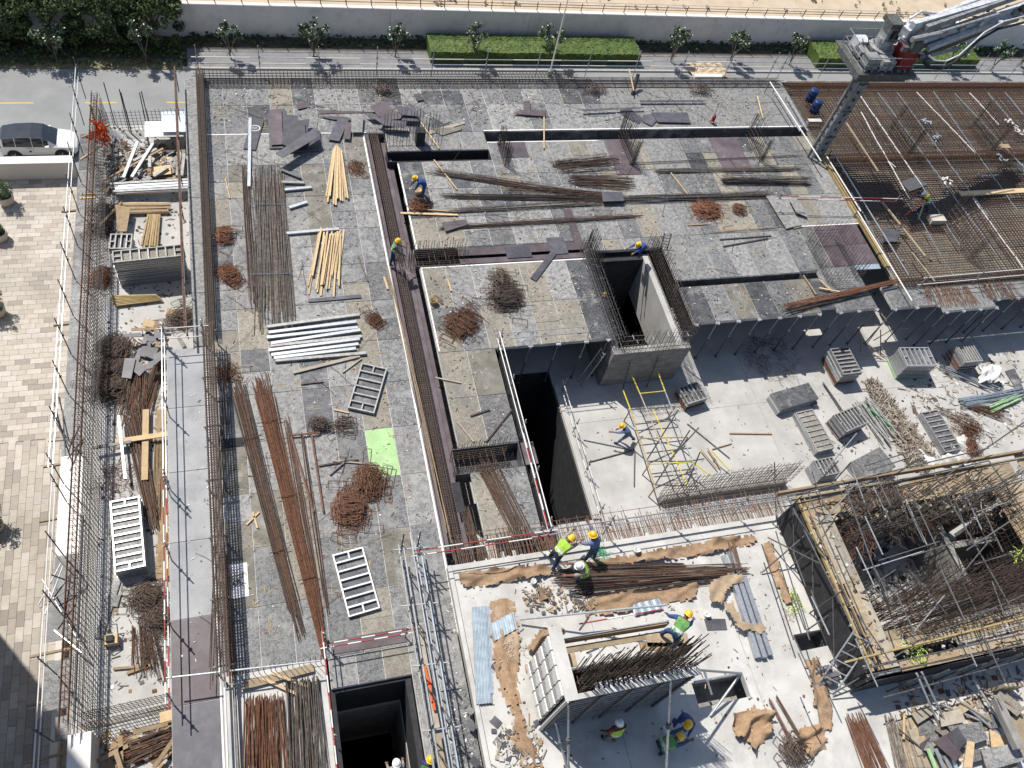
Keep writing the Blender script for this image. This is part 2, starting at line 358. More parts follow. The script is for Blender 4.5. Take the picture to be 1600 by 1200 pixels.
# neighbouring tower, south-west, whose shadow corner falls on the plaza
a=at(0,985,ZG); d=(at(110,1165,ZG)-a).normalized()
MB().box(-34,-6,ZG,-19.2,23.0,ZG+46).build('wall','parapet_cream',t)
for k in range(14):
    MB().box(-19.2,-5,ZG+2.2+k*3.2,-19.12,22.0,ZG+3.8+k*3.2).build('window_band','car_glass',t)
# ---------------------------------------------------------------- vegetation along the street
def leaves(mb,c,rad,n,size,flat=1.,mis=(0,)):
    for _ in range(n):
        while True:
            p=Vector((U(-1,1),U(-1,1),U(-1,1)))
            if .25<p.length<1: break
        p=Vector((p.x*rad,p.y*rad,p.z*rad*flat))+Vector(c)
        a=Vector((U(-1,1),U(-1,1),U(-.2,1))).normalized(); b=a.orthogonal().normalized(); b.rotate(Matrix.Rotation(U(0,6.28),3,a)); c2=a.cross(b)
        s=size*U(.6,1.3); mb.mi=random.choice(mis)
        mb.quad(p-b*s-c2*s*.4,p+b*s-c2*s*.4,p+b*s*.8+c2*s*.5,p-b*s*.8+c2*s*.5)
def small_tree(px,py,h,label,cr=1.,flowers=.015):
    b=at(px,py,ZG); root=empty('plumeria_tree',b,label,'tree','small plumeria trees along the far street')
    tk=MB(); cw=MB()
    n=random.choice((3,4,4)); top=h*.5
    tk.tube(b,b+Vector((U(-.1,.1),U(-.1,.1),h*.22)),.07,6,.05)
    s=b+Vector((0,0,h*.2))
    for k in range(n):
        a=k*6.28/n+U(-.4,.4); m=s+Vector((math.cos(a)*.35*cr,math.sin(a)*.35*cr,h*.3)); tk.tube(s,m,.045,5,.035)
        for j in range(3):
            a2=a+U(-.9,.9); e=m+Vector((math.cos(a2)*U(.2,.55)*cr,math.sin(a2)*U(.2,.55)*cr,h*U(.2,.42))); tk.tube(m,e,.03,4,.02)
            for q in range(4):
                leaves(cw,e+Vector((U(-.25,.25),U(-.25,.25),U(-.2,.25)))*cr,.24*cr,17,.10,.8,(0,0,1))
            for q in range(int(10*flowers*8)):
                cw.mi=2; p=e+Vector((U(-.4,.4),U(-.4,.4),U(.0,.35)))*cr; s3=.045; cw.quad(p+Vector((-s3,-s3,0)),p+Vector((s3,-s3,0)),p+Vector((s3,s3,.02)),p+Vector((-s3,s3,.02)))
    for k in range(3):
        a=k*2.1+.5; tk.tube(b+Vector((math.cos(a)*.4,math.sin(a)*.4,0)),s+Vector((0,0,.3)),.02,4)
    tk.build('trunk','bark',root); cw.build('crown',['leaf_grey','leaf_dark','petal'],root)
TR=[(90,96,2.9,'leftmost slender plumeria tree, standing in front of the tall dark hedge'),
 (229,98,3.3,'second plumeria tree from the left, forked branches in front of the tall hedge'),
 (361,92,2.9,'plumeria tree just right of the tall hedge, behind the left corner of the deck'),
 (490,90,2.9,'plumeria tree on the pavement above the pile of dark plywood'),
 (617,90,2.8,'plumeria tree just left of the long clipped hedge'),
 (738,97,3.3,'leafy plumeria tree growing through the left end of the long clipped hedge'),
 (852,95,3.1,'leafy plumeria tree in the clipped hedge beside the street lamp'),
 (1047,98,3.2,'flowering plumeria tree just right of the long clipped hedge'),
 (1140,98,2.9,'flowering plumeria tree right of the sandy patch on the pavement'),
 (1232,103,3.1,'plumeria tree just left of the concrete pump head'),
 (1322,104,2.6,'plumeria tree behind the platform of the concrete pump'),
 (1398,106,2.7,'plumeria tree right of the red box of the concrete pump'),
 (1478,110,3.2,'leaning plumeria tree on the short clipped hedge with its shadow on the top'),
 (1546,112,3.0,'plumeria tree just past the end of the short clipped hedge'),
 (1592,104,2.6,'rightmost small plumeria tree at the edge of the picture')]
for a in TR: small_tree(*a,cr=U(.8,1.1))
def clipped(pxs,label,h=1.15):
    (xa,ya),(xb,yb),yf=pxs
    a=at(xa,ya,ZG+h); b=at(xb,yb,ZG+h); x0,x1=a.x,b.x; y1=60.4; y0=yf
    root=empty('clipped_hedge',((x0+x1)/2,(y0+y1)/2,ZG),label,'hedge','clipped box hedges on the pavement')
    nx=int((x1-x0)/.25); ny=int((y1-y0)/.25); mb=MB(); V={}
    for i in range(nx+1):
        for j in range(ny+1): V[i,j]=(x0+(x1-x0)*i/nx,y0+(y1-y0)*j/ny,ZG+h+U(-.05,.05))
    for i in range(nx):
        for j in range(ny): mb.quad(V[i,j],V[i+1,j],V[i+1,j+1],V[i,j+1])
    mb.box(x0+.02,y0+.02,ZG+.1,x1-.02,y1-.02,ZG+h-.06); mb.build('hedge_core','leaf_hedge',root)
    lf=MB()
    for _ in range(int((x1-x0)*(y1-y0)*110)):
        f=R_()
        if f<.7: p=Vector((U(x0,x1),U(y0,y1),ZG+h+U(-.02,.06)))
        else: p=Vector((U(x0,x1),y0+U(-.06,.02),ZG+U(.1,h)))
        s=U(.03,.06); a=U(0,6.28); d=Vector((math.cos(a),math.sin(a),U(-.5,.7)))*s; e=Vector((-math.sin(a),math.cos(a),U(-.4,.6)))*s; lf.quad(p-d,p+e,p+d,p-e)
    lf.build('foliage','leaf_hedge',root)
clipped(((668,60),(994,66),57.9),'long bright green clipped box hedge below the grey wall, two plumeria trees in it')
clipped(((1272,76),(1525,84),57.7),'shorter bright green clipped hedge behind the concrete pump')
def big_bush(x,y,rx_,ry_,h,label):
    root=empty('hedge_tree',(x,y,ZG),label,'tree','tall dense hedge trees at the left of the street'); mb=MB(); tk=MB()
    tk.tube((x,y,ZG),(x+.2,y,ZG+h*.6),.16,7,.1)
    for k in range(5): a=k*1.3; tk.tube((x+.1,y,ZG+h*.3),(x+rx_*.6*math.cos(a),y+ry_*.5*math.sin(a),ZG+h*.75),.07,5,.03)
    cl=[]
    for k in range(90):
        a=U(0,6.28); rr=math.sqrt(R_()); cl.append(Vector((x+rx_*rr*math.cos(a),y+ry_*rr*math.sin(a),ZG+h*(U(.12,.88) if rr>.72 else U(.7,1.0)*(1-.12*rr)))))
    for c in cl: leaves(mb,c,U(.35,.7),110,.105,.75,(0,0,0,1))
    tk.build('trunk','bark',root); mb.build('crown',['leaf','leaf_dark'],root)
for i,(x,y,a,b,h) in enumerate([(-21.5,60.6,2.5,2.1,4.3),(-17.6,60.5,2.5,2.1,4.2),(-14.0,60.6,2.4,2.1,4.4),(-10.4,60.5,2.4,2.1,4.3),(-7.0,60.5,2.3,2.0,4.1)]):
    big_bush(x,y,a,b,h,fromleft(i,5)+' of the dense dark green hedge trees filling the top left corner')
mb=MB()
for _ in range(2600):
    p=Vector((U(-30,-4.7),U(57.4,60.5),ZG+U(.1,.4)))
    if p.y<58.2: p.z-=.1
    if R_()<.5 and p.x>-12: p.y=58.9+U(-.2,.2)
    s=U(.04,.1); a=U(0,6.28); mb.mi=0 if R_()<.3 else 1
    mb.quad(p+Vector((-s,-s,0)),p+Vector((s,-s,.03)),p+Vector((s,s,.08)),p+Vector((-s,s,.05)))
tag(mb.build('ground_cover',['leaf_hedge','leaf_dark']),'low green ground cover in the bed under the tall hedge','ground cover',kind='stuff')
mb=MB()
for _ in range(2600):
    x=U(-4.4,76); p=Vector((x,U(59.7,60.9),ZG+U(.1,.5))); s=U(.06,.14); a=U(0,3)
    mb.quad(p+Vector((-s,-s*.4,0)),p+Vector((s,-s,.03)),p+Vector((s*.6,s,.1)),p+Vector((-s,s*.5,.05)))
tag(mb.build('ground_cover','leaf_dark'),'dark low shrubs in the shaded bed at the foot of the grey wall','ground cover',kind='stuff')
# lamp post
b=at(858,118,ZG); t=empty('street_lamp',b,'tall slim white street lamp post rising in front of the long clipped hedge','street lamp')
MB().tube(b,b+Vector((0,0,8.2)),.075,8,.045).build('pole','white_paint',t)
MB().box(b.x-.16,b.y-.16,ZG,b.x+.16,b.y+.16,ZG+.5).build('base','steel',t)
MB().bar(b+Vector((0,0,5.2)),b+Vector((.42,-.1,4.6)),.04,.04).build('bracket','steel',t)
MB().bar(b+Vector((0,0,8.1)),b+Vector((-.9,-.5,8.35)),.07,.06).box(b.x-1.3,b.y-.75,ZG+8.3,b.x-.7,b.y-.4,ZG+8.42).build('lamp_head','white_paint',t)
# sand patch spilled on the pavement with a white kerb block
tag(MB().box(*at(1085,124,ZG+.2).xy,ZG+.1,at(1127,124,ZG+.2).x,at(1085,124,ZG+.2).y+.35,ZG+.5).build('concrete_block','white_paint'),'long white block lying at the kerb below the sandy patch','block')
mb=MB()
a=at(1080,122,ZG); bq=at(1125,100,ZG)
for i in range(14):
    for j in range(8):
        f=lambda i,j:(a.x+(bq.x-a.x)*i/14+ (.2*math.sin(i*3+j)),a.y+(bq.y-a.y)*j/8,ZG+.13+.12*math.sin(i*1.7)*math.cos(j*2.1)+.12*min(1,min(i,14-i,j,8-j)))
        mb.quad(f(i,j),f(i+1,j),f(i+1,j+1),f(i,j+1))
tag(mb.build('sand_heap','sand'),'orange sandy heap on the pavement between two flowering trees','sand heap')
# ---------------------------------------------------------------- car
def car():
    L=4.7; W=.95
    c0=at(61,240,ZG); c0=Vector((at(3,240,ZG).x+2.35,48.35+.25,ZG))
    root=empty('parked_car',c0,'white SUV with black panoramic roof parked on the street behind the cream parapet','car')
    st=[(-2.33,.62,.45,.92,.95,.60),(-2.2,.80,.28,.98,1.25,.62),(-1.95,.90,.22,1.0,1.50,.66),(-1.2,.95,.2,1.02,1.62,.70),(-.2,.95,.2,1.0,1.65,.72),(.45,.95,.2,.98,1.58,.70),(.75,.95,.2,.97,1.36,.72),(1.2,.95,.2,.96,1.05,.80),(1.35,.94,.2,.95,.99,.80),(1.9,.90,.22,.86,.90,.78),(2.2,.80,.26,.74,.78,.66),(2.36,.60,.34,.62,.64,.5)]
    mb=MB(); rings=[]
    for x,hw,zb,zs,zt,tw in st:
        rings.append([(x,-hw*.92,zb),(x,-hw,(zb+zs)*.5),(x,-hw*.97,zs),(x,-tw,zt),(x,0,zt+.02),(x,tw,zt),(x,hw*.97,zs),(x,hw,(zb+zs)*.5),(x,hw*.92,zb)])
    g=MB()
    def P3(p): return Vector((c0.x+p[0],c0.y+p[1],c0.z+p[2]))
    for i in range(len(rings)-1):
        for k in range(8):
            q=[P3(rings[i][k]),P3(rings[i+1][k]),P3(rings[i+1][k+1]),P3(rings[i][k+1])]
            mb.mi=0
            mb.quad(*q)
            gl = (k in (2,5) and 2<=i<=5) or (k in(3,4) and (i>=2 and i<=4)) or (k in (3,4) and i in (5,6)) or (k in (3,4) and i==1)
            if gl:
                nrm=(q[1]-q[0]).cross(q[3]-q[0]).normalized(); ce=sum(q,Vector())/4
                sh=.94 if k in (2,5) else 1.0
                g.quad(*[ce+(v-ce)*sh+nrm*-.012 if (ce+nrm-(c0+Vector((0,0,.8)))).length<(ce-(c0+Vector((0,0,.8)))).length else ce+(v-ce)*sh+nrm*.012 for v in q])
    mb.quad(*[P3(rings[0][k]) for k in (0,2,6,8)]); mb.quad(*[P3(rings[0][k]) for k in (2,3,5,6)]); mb.quad(*[P3(rings[-1][k]) for k in (0,2,6,8)]); mb.quad(*[P3(rings[-1][k]) for k in (2,3,5,6)])
    mb.box(c0.x-2.1,c0.y-.8,c0.z+.2,c0.x+2.1,c0.y+.8,c0.z+.3)
    o=mb.build('body','car_white',root,smooth=False)
    g.build('glass','car_glass',root)
    for sx in (-1.42,1.42):
        for sy in (-1,1):
            w=MB(); w.tube((c0.x+sx,c0.y+sy*.72,c0.z+.36),(c0.x+sx,c0.y+sy*.965,c0.z+.36),.36,20); wo=w.build('wheel','rubber',root)
            r=MB()
            for k in range(5): a=k*1.2566; r.bar((c0.x+sx,c0.y+sy*.975,c0.z+.36),(c0.x+sx+.23*math.cos(a),c0.y+sy*.975,c0.z+.36+.23*math.sin(a)),.03,.07,up=(0,1,0))
            rr=r.build('rim','chrome',wo,loc=None); rr.location=(0,0,0)
            arch=MB(); 
            for k in range(10):
                a0=math.pi*k/10;a1=math.pi*(k+1)/10
                f=lambda a,ra:(c0.x+sx+ra*math.cos(a),c0.y+sy*.956,c0.z+.36+ra*math.sin(a))
                arch.quad(f(a0,.36),f(a1,.36),f(a1,.45),f(a0,.45))
            arch.build('wheel_arch','rubber',root)
        
    for sy in (-1,1):
        MB().bar((c0.x+2.0,c0.y+sy*.74,c0.z+.70),(c0.x+2.26,c0.y+sy*.62,c0.z+.66),.12,.12).build('headlight','chrome',root)
        MB().bar((c0.x-2.26,c0.y+sy*.66,c0.z+.9),(c0.x-2.1,c0.y+sy*.8,c0.z+.98),.1,.14).build('tail_light','lamp_red',root)
        MB().box(c0.x+.55,c0.y+sy*1.0-.08,c0.z+.95,c0.x+.78,c0.y+sy*1.0+.08,c0.z+1.12).build('mirror','car_white',root)
    MB().box(c0.x-.62,c0.y-.966,c0.z+.45,c0.x-.2,c0.y-.958,c0.z+.95).build('notice_sheet','paper',root)
    MB().box(c0.x-.48,c0.y-.970,c0.z+.62,c0.x-.34,c0.y-.967,c0.z+.78).build('notice_sheet_print','maroon_cloth',root)
    MB().box(c0.x-2.15,c0.y-.93,c0.z+.18,c0.x+2.15,c0.y-.9,c0.z+.34).build('sill','rubber',root)
car()
# ---------------------------------------------------------------- plant pots on the plaza
def pot(px,py,r,h,label,bush):
    b=at(px,py,ZG); root=empty('plant_pot',b,label,'plant pot','round stone planters on the plaza')
    MB().lathe(b,[(r*.72,0),(r*.95,h*.5),(r,h*.95),(r,h),(r*.88,h),(r*.86,h-.1)],20).build('pot','pot_stone',root,smooth=True)
    MB().lathe(b,[(r*.86,h-.1),(r*.5,h-.06)],16).build('soil','soil',root)
    mb=MB()
    for _ in range(60):
        c=b+Vector((U(-1,1)*r*bush,U(-1,1)*r*bush,h+U(0,.9)*bush)); leaves(mb,c,.16,26,.05,1,(0,0,1))
    mb.build('plant',['leaf_grey','leaf'],root)
pot(12,318,.5,.75,'round stone planter with a bushy plant on the plaza below the cream parapet',1.0)
pot(2,374,.5,.7,'low stone planter cut by the left edge of the picture',.5)
pot(-2,492,.5,.75,'stone planter with a leafy plant halfway down the left edge',1.0)
pot(-7,826,.5,.7,'lowest stone planter at the left edge, only its leaf tips in view',1.1)
# ---------------------------------------------------------------- the building: floors, decks, walls
BX0,BX1,BY0,BY1=-8.95,60,-3,43.1
pits=[(10.75,14.2,13.95,23.0),(.85,2.6,3.45,7.6),(16.95,22.2,20.2,28.2)]
mb=MB()
for r in cells(BX0,BY0,BX1,BY1,pits): mb.box(r[0],r[1],ZL-.35,r[2],r[3],ZL)
low=struct(mb,'lower_floor','low_concrete')
mb=MB()
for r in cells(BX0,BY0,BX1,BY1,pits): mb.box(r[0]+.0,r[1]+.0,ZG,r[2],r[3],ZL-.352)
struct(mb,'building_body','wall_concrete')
t=empty('added_perimeter_wall',(25,43.15,ZL),'added grey outer wall under the far deck edge, keeping light from below the deck','wall')  # walls added to stop light leaking in under the deck
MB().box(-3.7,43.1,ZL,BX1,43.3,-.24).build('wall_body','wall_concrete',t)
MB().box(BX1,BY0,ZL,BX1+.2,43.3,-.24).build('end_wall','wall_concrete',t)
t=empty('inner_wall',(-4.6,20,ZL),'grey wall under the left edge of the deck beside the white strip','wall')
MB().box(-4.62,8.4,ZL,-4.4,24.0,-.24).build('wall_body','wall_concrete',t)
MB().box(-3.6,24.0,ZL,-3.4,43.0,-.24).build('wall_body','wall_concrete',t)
# trench / opening list in the deck (x0,y0,x1,y1)
NT=(13,37.3,35,38.2); NTL=(6.9,35.85,13,36.6)
deckR=[(-3.0,8.9,5.9,38.2,'A'),(-3.0,38.2,35.4,43.1,'B'),(7.1,36.65,12.95,38.2,'B2'),(7.45,29.2,13,35.75,'C'),(13,29.2,29.2,37.3,'C'),(29.2,29.4,35,37.3,'C'),
 (7.4,22.5,16.7,27.9,'D'),(7.4,17.2,10.25,22.5,'D'),(7.7,12.6,10.25,15.9,'D'),(21.4,25.95,29.2,29.2,'E'),(29.2,26.0,30.6,29.4,'E'),(21.4,23.0,29.3,25.45,'F'),(29.3,23.3,30.4,25.45,'F'),(16.7,28.4,21.4,29.2,'E'),
 (31.6,26.2,34.75,29.4,'P'),(-4.9,5.0,-3.25,23.95,'X'),(-3.75,24.0,-3.05,43.0,'Q'),(-3.25,5.0,-3.0,23.95,'X'),
 (3.75,1.5,5.75,12.4,'G'),(3.75,12.4,5.9,12.6,'G'),(.7,7.75,3.75,8.9,'G'),
 (30.4,23.0,33.0,26.15,'H'),(30.62,26.2,31.58,29.35,'E'),(34.0,22.9,37.25,24.5,'H'),(37.3,22.4,41.0,24.2,'R'),(41.0,23.0,60,24.2,'R')]
mb=MB()
for x0,y0,x1,y1,k in deckR: mb.box(x0,y0,-.2,x1,y1,-.024 if k!='Q' else -.05)
deck=struct(mb,'formwork_deck','joint_cement')
nsheet=[0]; smb=MB()
PAL={'A':(['ply_gray','ply_light','ply_dark','ply_tan','ply_olive'],[.36,.26,.12,.15,.11]),
 'B':(['ply_gray','ply_light','ply_dark','ply_tan'],[.36,.36,.12,.16]),
 'C':(['ply_gray','ply_light','ply_dark','ply_tan'],[.34,.36,.12,.18]),
 'D':(['ply_gray','ply_light','ply_dark','ply_tan'],[.34,.32,.14,.20]),
 'E':(['ply_light','ply_tan','ply_gray'],[.45,.15,.40]),'F':(['ply_gray','ply_light','ply_olive','ply_dark'],[.35,.2,.2,.25]),
 'P':(['ply_purple'],[1]),'B2':(['ply_gray','ply_light'],[.5,.5]),'Q':(['ply_purple','ply_slate'],[.8,.2]),'X':(['ply_ext'],[1]),'G':(['ply_gray','ply_light','ply_tan'],[.4,.3,.3]),'H':(['ply_gray','ply_dark'],[.6,.4]),'R':(['ply_light','ply_gray'],[.5,.5])}
OV=[(at(598,680),'ply_green'),(at(300,1000),'ply_gray'),(at(300,1060),'ply_purple'),(at(310,1150),'ply_slate'),(at(470,300),'ply_gray'),(at(410,540),'ply_tan'),(at(365,520),'ply_tan'),(at(745,600),'ply_olive'),(at(900,500),'ply_tan'),(at(935,500),'ply_dark'),(at(615,840),'ply_olive'),(at(390,880),'ply_olive'),(at(370,760),'ply_olive'),(at(745,220),'ply_gray'),(at(700,450),'ply_tan'),(at(800,275),'ply_tan'),(at(905,240),'ply_tan')]
vmem={}
def lay(reg,sw,sh,off=(0,0)):
    x0,y0,x1,y1,k=reg
    nx=max(1,round((x1-x0)/sw)); ny=max(1,round((y1-y0)/sh)); ax=(x1-x0)/nx; ay=(y1-y0)/ny
    for i in range(nx):
        for j in range(ny):
            split=1
            if k in 'ABCD' and R_()<.16: split=2
            for s_ in range(split):
                px=x0+(i+.5)*ax; py=y0+j*ay+(s_+.5)*ay/split; dy=ay/split
                m=random.choices(*PAL[k])[0]
                key=(k,i)
                if k in 'AD' and key in vmem and R_()<.35: m=vmem[key]
                vmem[key]=m
                for o,mm in OV:
                    if abs(o.x-px)<ax/2 and abs(o.y-py)<dy/2: m=mm
                gx=.03
                if nsheet[0]<300: piece('plywood_sheet',ax-gx,dy-gx,.021,m,deck,px,py,-.0235,jit=.006); nsheet[0]+=1
                else: smb.box(px-ax/2+.015,py-dy/2+.015,-.0235,px+ax/2-.015,py+dy/2-.015,U(-.001,.003))
SZ={'A':(1.27,2.5),'B':(1.28,2.45),'B2':(1.46,1.2),'C':(1.28,2.45),'D':(1.3,2.6),'E':(1.3,3.2),'F':(1.3,2.5),'P':(1.6,1.6),'X':(1.9,3.1),'Q':(.7,3.4),'G':(1.0,2.6),'H':(1.3,1.7),'R':(1.5,1.4)}
for reg in sorted(deckR,key=lambda r:-'QRBHCAEDFPXG'.find(r[4][0])): lay(reg,*SZ[reg[4]])
if smb.v: tag(smb.build('plywood_sheet','ply_light',deck),kind='stuff')
# trenches for beams
def trench(name,x0,y0,x1,y1,zb,m,sides='NSEW',top=-.03):
    mb=MB(); mb.box(x0,y0,zb-.04,x1,y1,zb)
    if 'N' in sides: mb.box(x0,y1,zb-.04,x1,y1+.04,top)
    if 'S' in sides: mb.box(x0,y0-.04,zb-.04,x1,y0,top)
    if 'E' in sides: mb.box(x1,y0,zb-.04,x1+.04,y1,top)
    if 'W' in sides: mb.box(x0-.04,y0,zb-.04,x0,y1,top)
    return struct(mb,name,m)
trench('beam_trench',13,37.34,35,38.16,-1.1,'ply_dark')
trench('beam_trench',6.95,35.85,12.96,36.6,-1.9,'black_and_shade')  # interior coloured near black, the trench's shade put into the colour
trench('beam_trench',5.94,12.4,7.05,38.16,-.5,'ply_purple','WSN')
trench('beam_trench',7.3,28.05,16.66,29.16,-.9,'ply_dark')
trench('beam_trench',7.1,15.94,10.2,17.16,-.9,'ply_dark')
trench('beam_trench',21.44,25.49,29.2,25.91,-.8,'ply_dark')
# deck plates beside trench: purple boards along the south side of the north trench and on the cross beam
def plate(x0,y0,x1,y1,m,z=0.004,th=.02,name='cover_board'):
    return piece(name,x1-x0,y1-y0,th,m,deck,(x0+x1)/2,(y0+y1)/2,z)
plate(9.6,28.55,17.0,29.1,'ply_purple',.004); plate(9.6,28.0,16.7,28.35,'ply_purple',-.02)
plate(12.2,28.2,13.6,29.0,'ply_slate',.03); plate(14.7,28.3,15.7,29.5,'ply_slate',.03)
plate(16.25,29.1,16.75,31.6,'ply_purple',.004); plate(10.3,15.95,10.9,17.1,'ply_purple',-.0)
plate(.9,9.0,3.75,9.55,'ply_purple',.01); plate(5.96,12.5,6.12,38.1,'ply_purple',-.03); plate(7.05,15.9,7.25,38,'ply_purple',-.46)
for (a,b) in (((13.6,35.9),(15.3,37.2)),((20.4,34.2),(22.0,37.25)),((27.6,34.0),(29.6,37.25))): plate(a[0],a[1],b[0],b[1],'ply_purple',.006)
# white chalked joint lines, as thin cement beads along the slab edge lines
mb=MB()
for x0,y0,x1,y1 in [(5.78,9,5.86,38),(-2.9,38.2,6,38.26),(13,38.22,35,38.3),(7.42,29.2,7.5,35.6),(13,37.2,20,37.26),(7.45,22.6,7.52,27.8),(7.45,27.85,16.6,27.92),(30.5,29.4,35,29.46),(-3.24,5,-3.18,24)]: mb.box(x0,y0,.0,x1,y1,.011)
struct(mb,'cement_line','white_paint')
# finished slab S with core and yard
holesS=[(14.6,4.35,16.9,5.3),(19.75,5.65,21.3,6.35),(22.52,5.4,37,11.2),(21.4,6.5,22.15,11.3)]
mb=MB()
for r in cells(5.8,-4,60,11.65,holesS): mb.box(r[0],r[1],.0,r[2],r[3],ZS)
slab=struct(mb,'concrete_slab','slab_concrete')
mb=MB(); mb.box(5.8,-4,-.02+.0,5.98,11.65,ZS+.10); mb.box(5.98,11.42,ZS,22,11.65,ZS+.06); struct(mb,'slab_kerb','slab_concrete')
mb=MB()
for h in holesS[:2]: mb.box(h[0],h[1],-.9,h[2],h[3],-.86); mb.box(h[0],h[3],-.9,h[2],h[3]+.05,-.001)
struct(mb,'slab_pit','wall_concrete')
mb=MB()
for x in (11.2,17.3): mb.box(x,-3.5,ZS+.001,x+.018,11.3,ZS+.004)
for x in (18.6,25.4,33.0,41.0): mb.box(x,15.2,ZL+.001,x+.02,30,ZL+.004)
for y in (19.6,): mb.box(14.3,y,ZL+.005,59,y+.02,ZL+.008)
struct(mb,'slab_joint','wall_concrete')
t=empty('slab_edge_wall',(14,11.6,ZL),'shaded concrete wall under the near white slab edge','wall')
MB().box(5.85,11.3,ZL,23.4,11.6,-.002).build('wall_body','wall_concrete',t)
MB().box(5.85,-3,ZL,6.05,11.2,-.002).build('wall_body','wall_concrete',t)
# bottom-left bay slab
struct(MB().box(-2.95,-2,-.3,.55,8.65,.02),'concrete_slab','slab_concrete')
struct(MB().box(-3.0,8.66,-.3,.6,8.88,.05),'concrete_slab','slab_concrete')
# pit under bottom bay: walls, the pit's shade put into their colour
mb=MB(); mb.box(.66,2.4,ZG,.82,7.74,-.2); mb.box(3.48,2.4,ZG,3.7,7.74,-.2); mb.box(.8,7.62,ZG,3.5,7.74,-.2); struct(mb,'pit_wall','black_and_shade')
# deep slot lining, coloured near black in place of shade
mb=MB(); mb.box(13.86,14.21,ZG,13.945,22.99,ZL+.015); mb.box(10.76,22.9,ZG,13.85,22.99,ZL-.01); mb.box(10.76,14.21,ZG,13.85,14.28,ZL-.01); mb.box(10.5,12.6,ZG,10.74,23.3,-.22); struct(mb,'slot_shade_lining','black_and_shade')
struct(MB().box(13.97,14.2,ZL+.021,14.2,22.0,ZL+.12),'concrete_kerb','low_concrete')
# shaft walls: concrete box with starter bars
t=empty('concrete_shaft',(19,22,ZL),'board-marked concrete shaft below the large deck opening with starter bars on top','shaft')
zt=-.42
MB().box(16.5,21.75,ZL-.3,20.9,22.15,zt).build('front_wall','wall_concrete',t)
MB().box(16.5,22.152,ZL-2,16.9,28.3,zt).build('side_wall','wall_concrete',t); MB().box(16.902,22.152,ZL-4.4,16.94,27.94,zt-.05).build('shade_lining','black_and_shade',t)  # lining added over the left wall, near black for the shaft's shade
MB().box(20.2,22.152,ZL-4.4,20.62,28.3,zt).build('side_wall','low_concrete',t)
MB().box(16.9,27.95,ZL-4.4,20.2,28.3,zt).build('back_shade_panel','black_and_shade',t)  # stands where the void is open; under-deck dark put into its colour
MB().box(16.95,22.2,ZL-4.6,20.2,28.0,ZL-4.4).build('shaft_floor','black_and_shade',t)  # floor coloured near black for the shade of the depth
# low wall stub beneath lower comb
t=empty('low_wall',(20,14.7,ZL),'low concrete wall carrying the comb of starter bars on the lower floor','wall')
MB().box(17.6,14.5,ZL,24.8,14.8,ZL+.5).build('wall_body','wall_concrete',t)
# core: timber formed walkways around deep pit
core=empty('core_platform',(28,8,ZS),'timber-decked formwork platform around the deep core pit at the right','platform')
def boards(x0,y0,x1,y1,z,alongx,wd=.3,ms=('timber_deck','timber_old','timber_deck','timber_grey')):
    n=max(1,round(((y1-y0) if alongx else (x1-x0))/wd)); L=(x1-x0) if alongx else (y1-y0); seg=max(1,round(L/3.2))
    for i in range(n):
        for k in range(seg):
            if R_()<.07: continue
            w=((y1-y0) if alongx else (x1-x0))/n; l=L/seg
            if alongx: piece('plank',l-.015,w-.012,.045,random.choice(ms),core,x0+(k+.5)*l,y0+(i+.5)*w,z,jit=.02,rz=U(-.004,.004))
            else: piece('plank',w-.012,l-.015,.045,random.choice(ms),core,x0+(i+.5)*w,y0+(k+.5)*l,z,jit=.02,rz=U(-.004,.004))
boards(21.25,4.0,22.5,11.1,ZC-.05,False,.4)
boards(21.25,10.6,33,11.75,ZC-.05,True,.4)
boards(22.5,3.75,31.5,5.4,ZC-.05,True,.45)
boards(31.2,5.4,33.5,10.6,ZC-.05,False,.4)
boards(33.5,8.2,39.5,12.2,ZC-.06,True,.4)
MB().bar((20.3,11.85,ZC+.12),(34,12.15,ZC+.12),.1,.32).build('edge_beam','timber_old',core)
MB().bar((20.9,11.5,ZC+.06),(34,11.85,ZC+.06),.06,.18).build('edge_beam','timber_deck',core)
MB().bar((21.2,4.0,ZC+.05),(21.2,11.6,ZC+.05),.08,.15).build('edge_beam','timber_yellow',core)
MB().bar((21.5,4.0,ZC+.05),(21.5,11.6,ZC+.05),.05,.12).build('edge_beam','timber_old',core)
# core walls beneath (dark shuttering)
mb=MB(); mb.box(21.35,4.1,ZL,21.5,11.5,ZC-.1); mb.box(22.35,5.3,ZL,22.5,10.7,ZC-.1); mb.box(22.5,10.6,ZL,33,10.75,ZC-.1); mb.box(21.5,3.8,ZL,33,3.95,ZC-.1); mb.box(22.5,5.25,ZL,31.5,5.4,ZC-.1); mb.box(33.3,5.4,ZL,33.5,10.5,ZC-.1)
mb.build('shuttering','ply_gray',core)
MB().box(22.5,5.4,-1.9,28.7,10.6,-1.6).build('core_floor','slab_concrete',core)
MB().box(28.7,6.8,ZL,29.0,10.5,.9).build('core_wall','wall_concrete',core)
MB().box(29.0,8.6,ZL,31.5,8.9,.9).build('core_wall','wall_concrete',core)
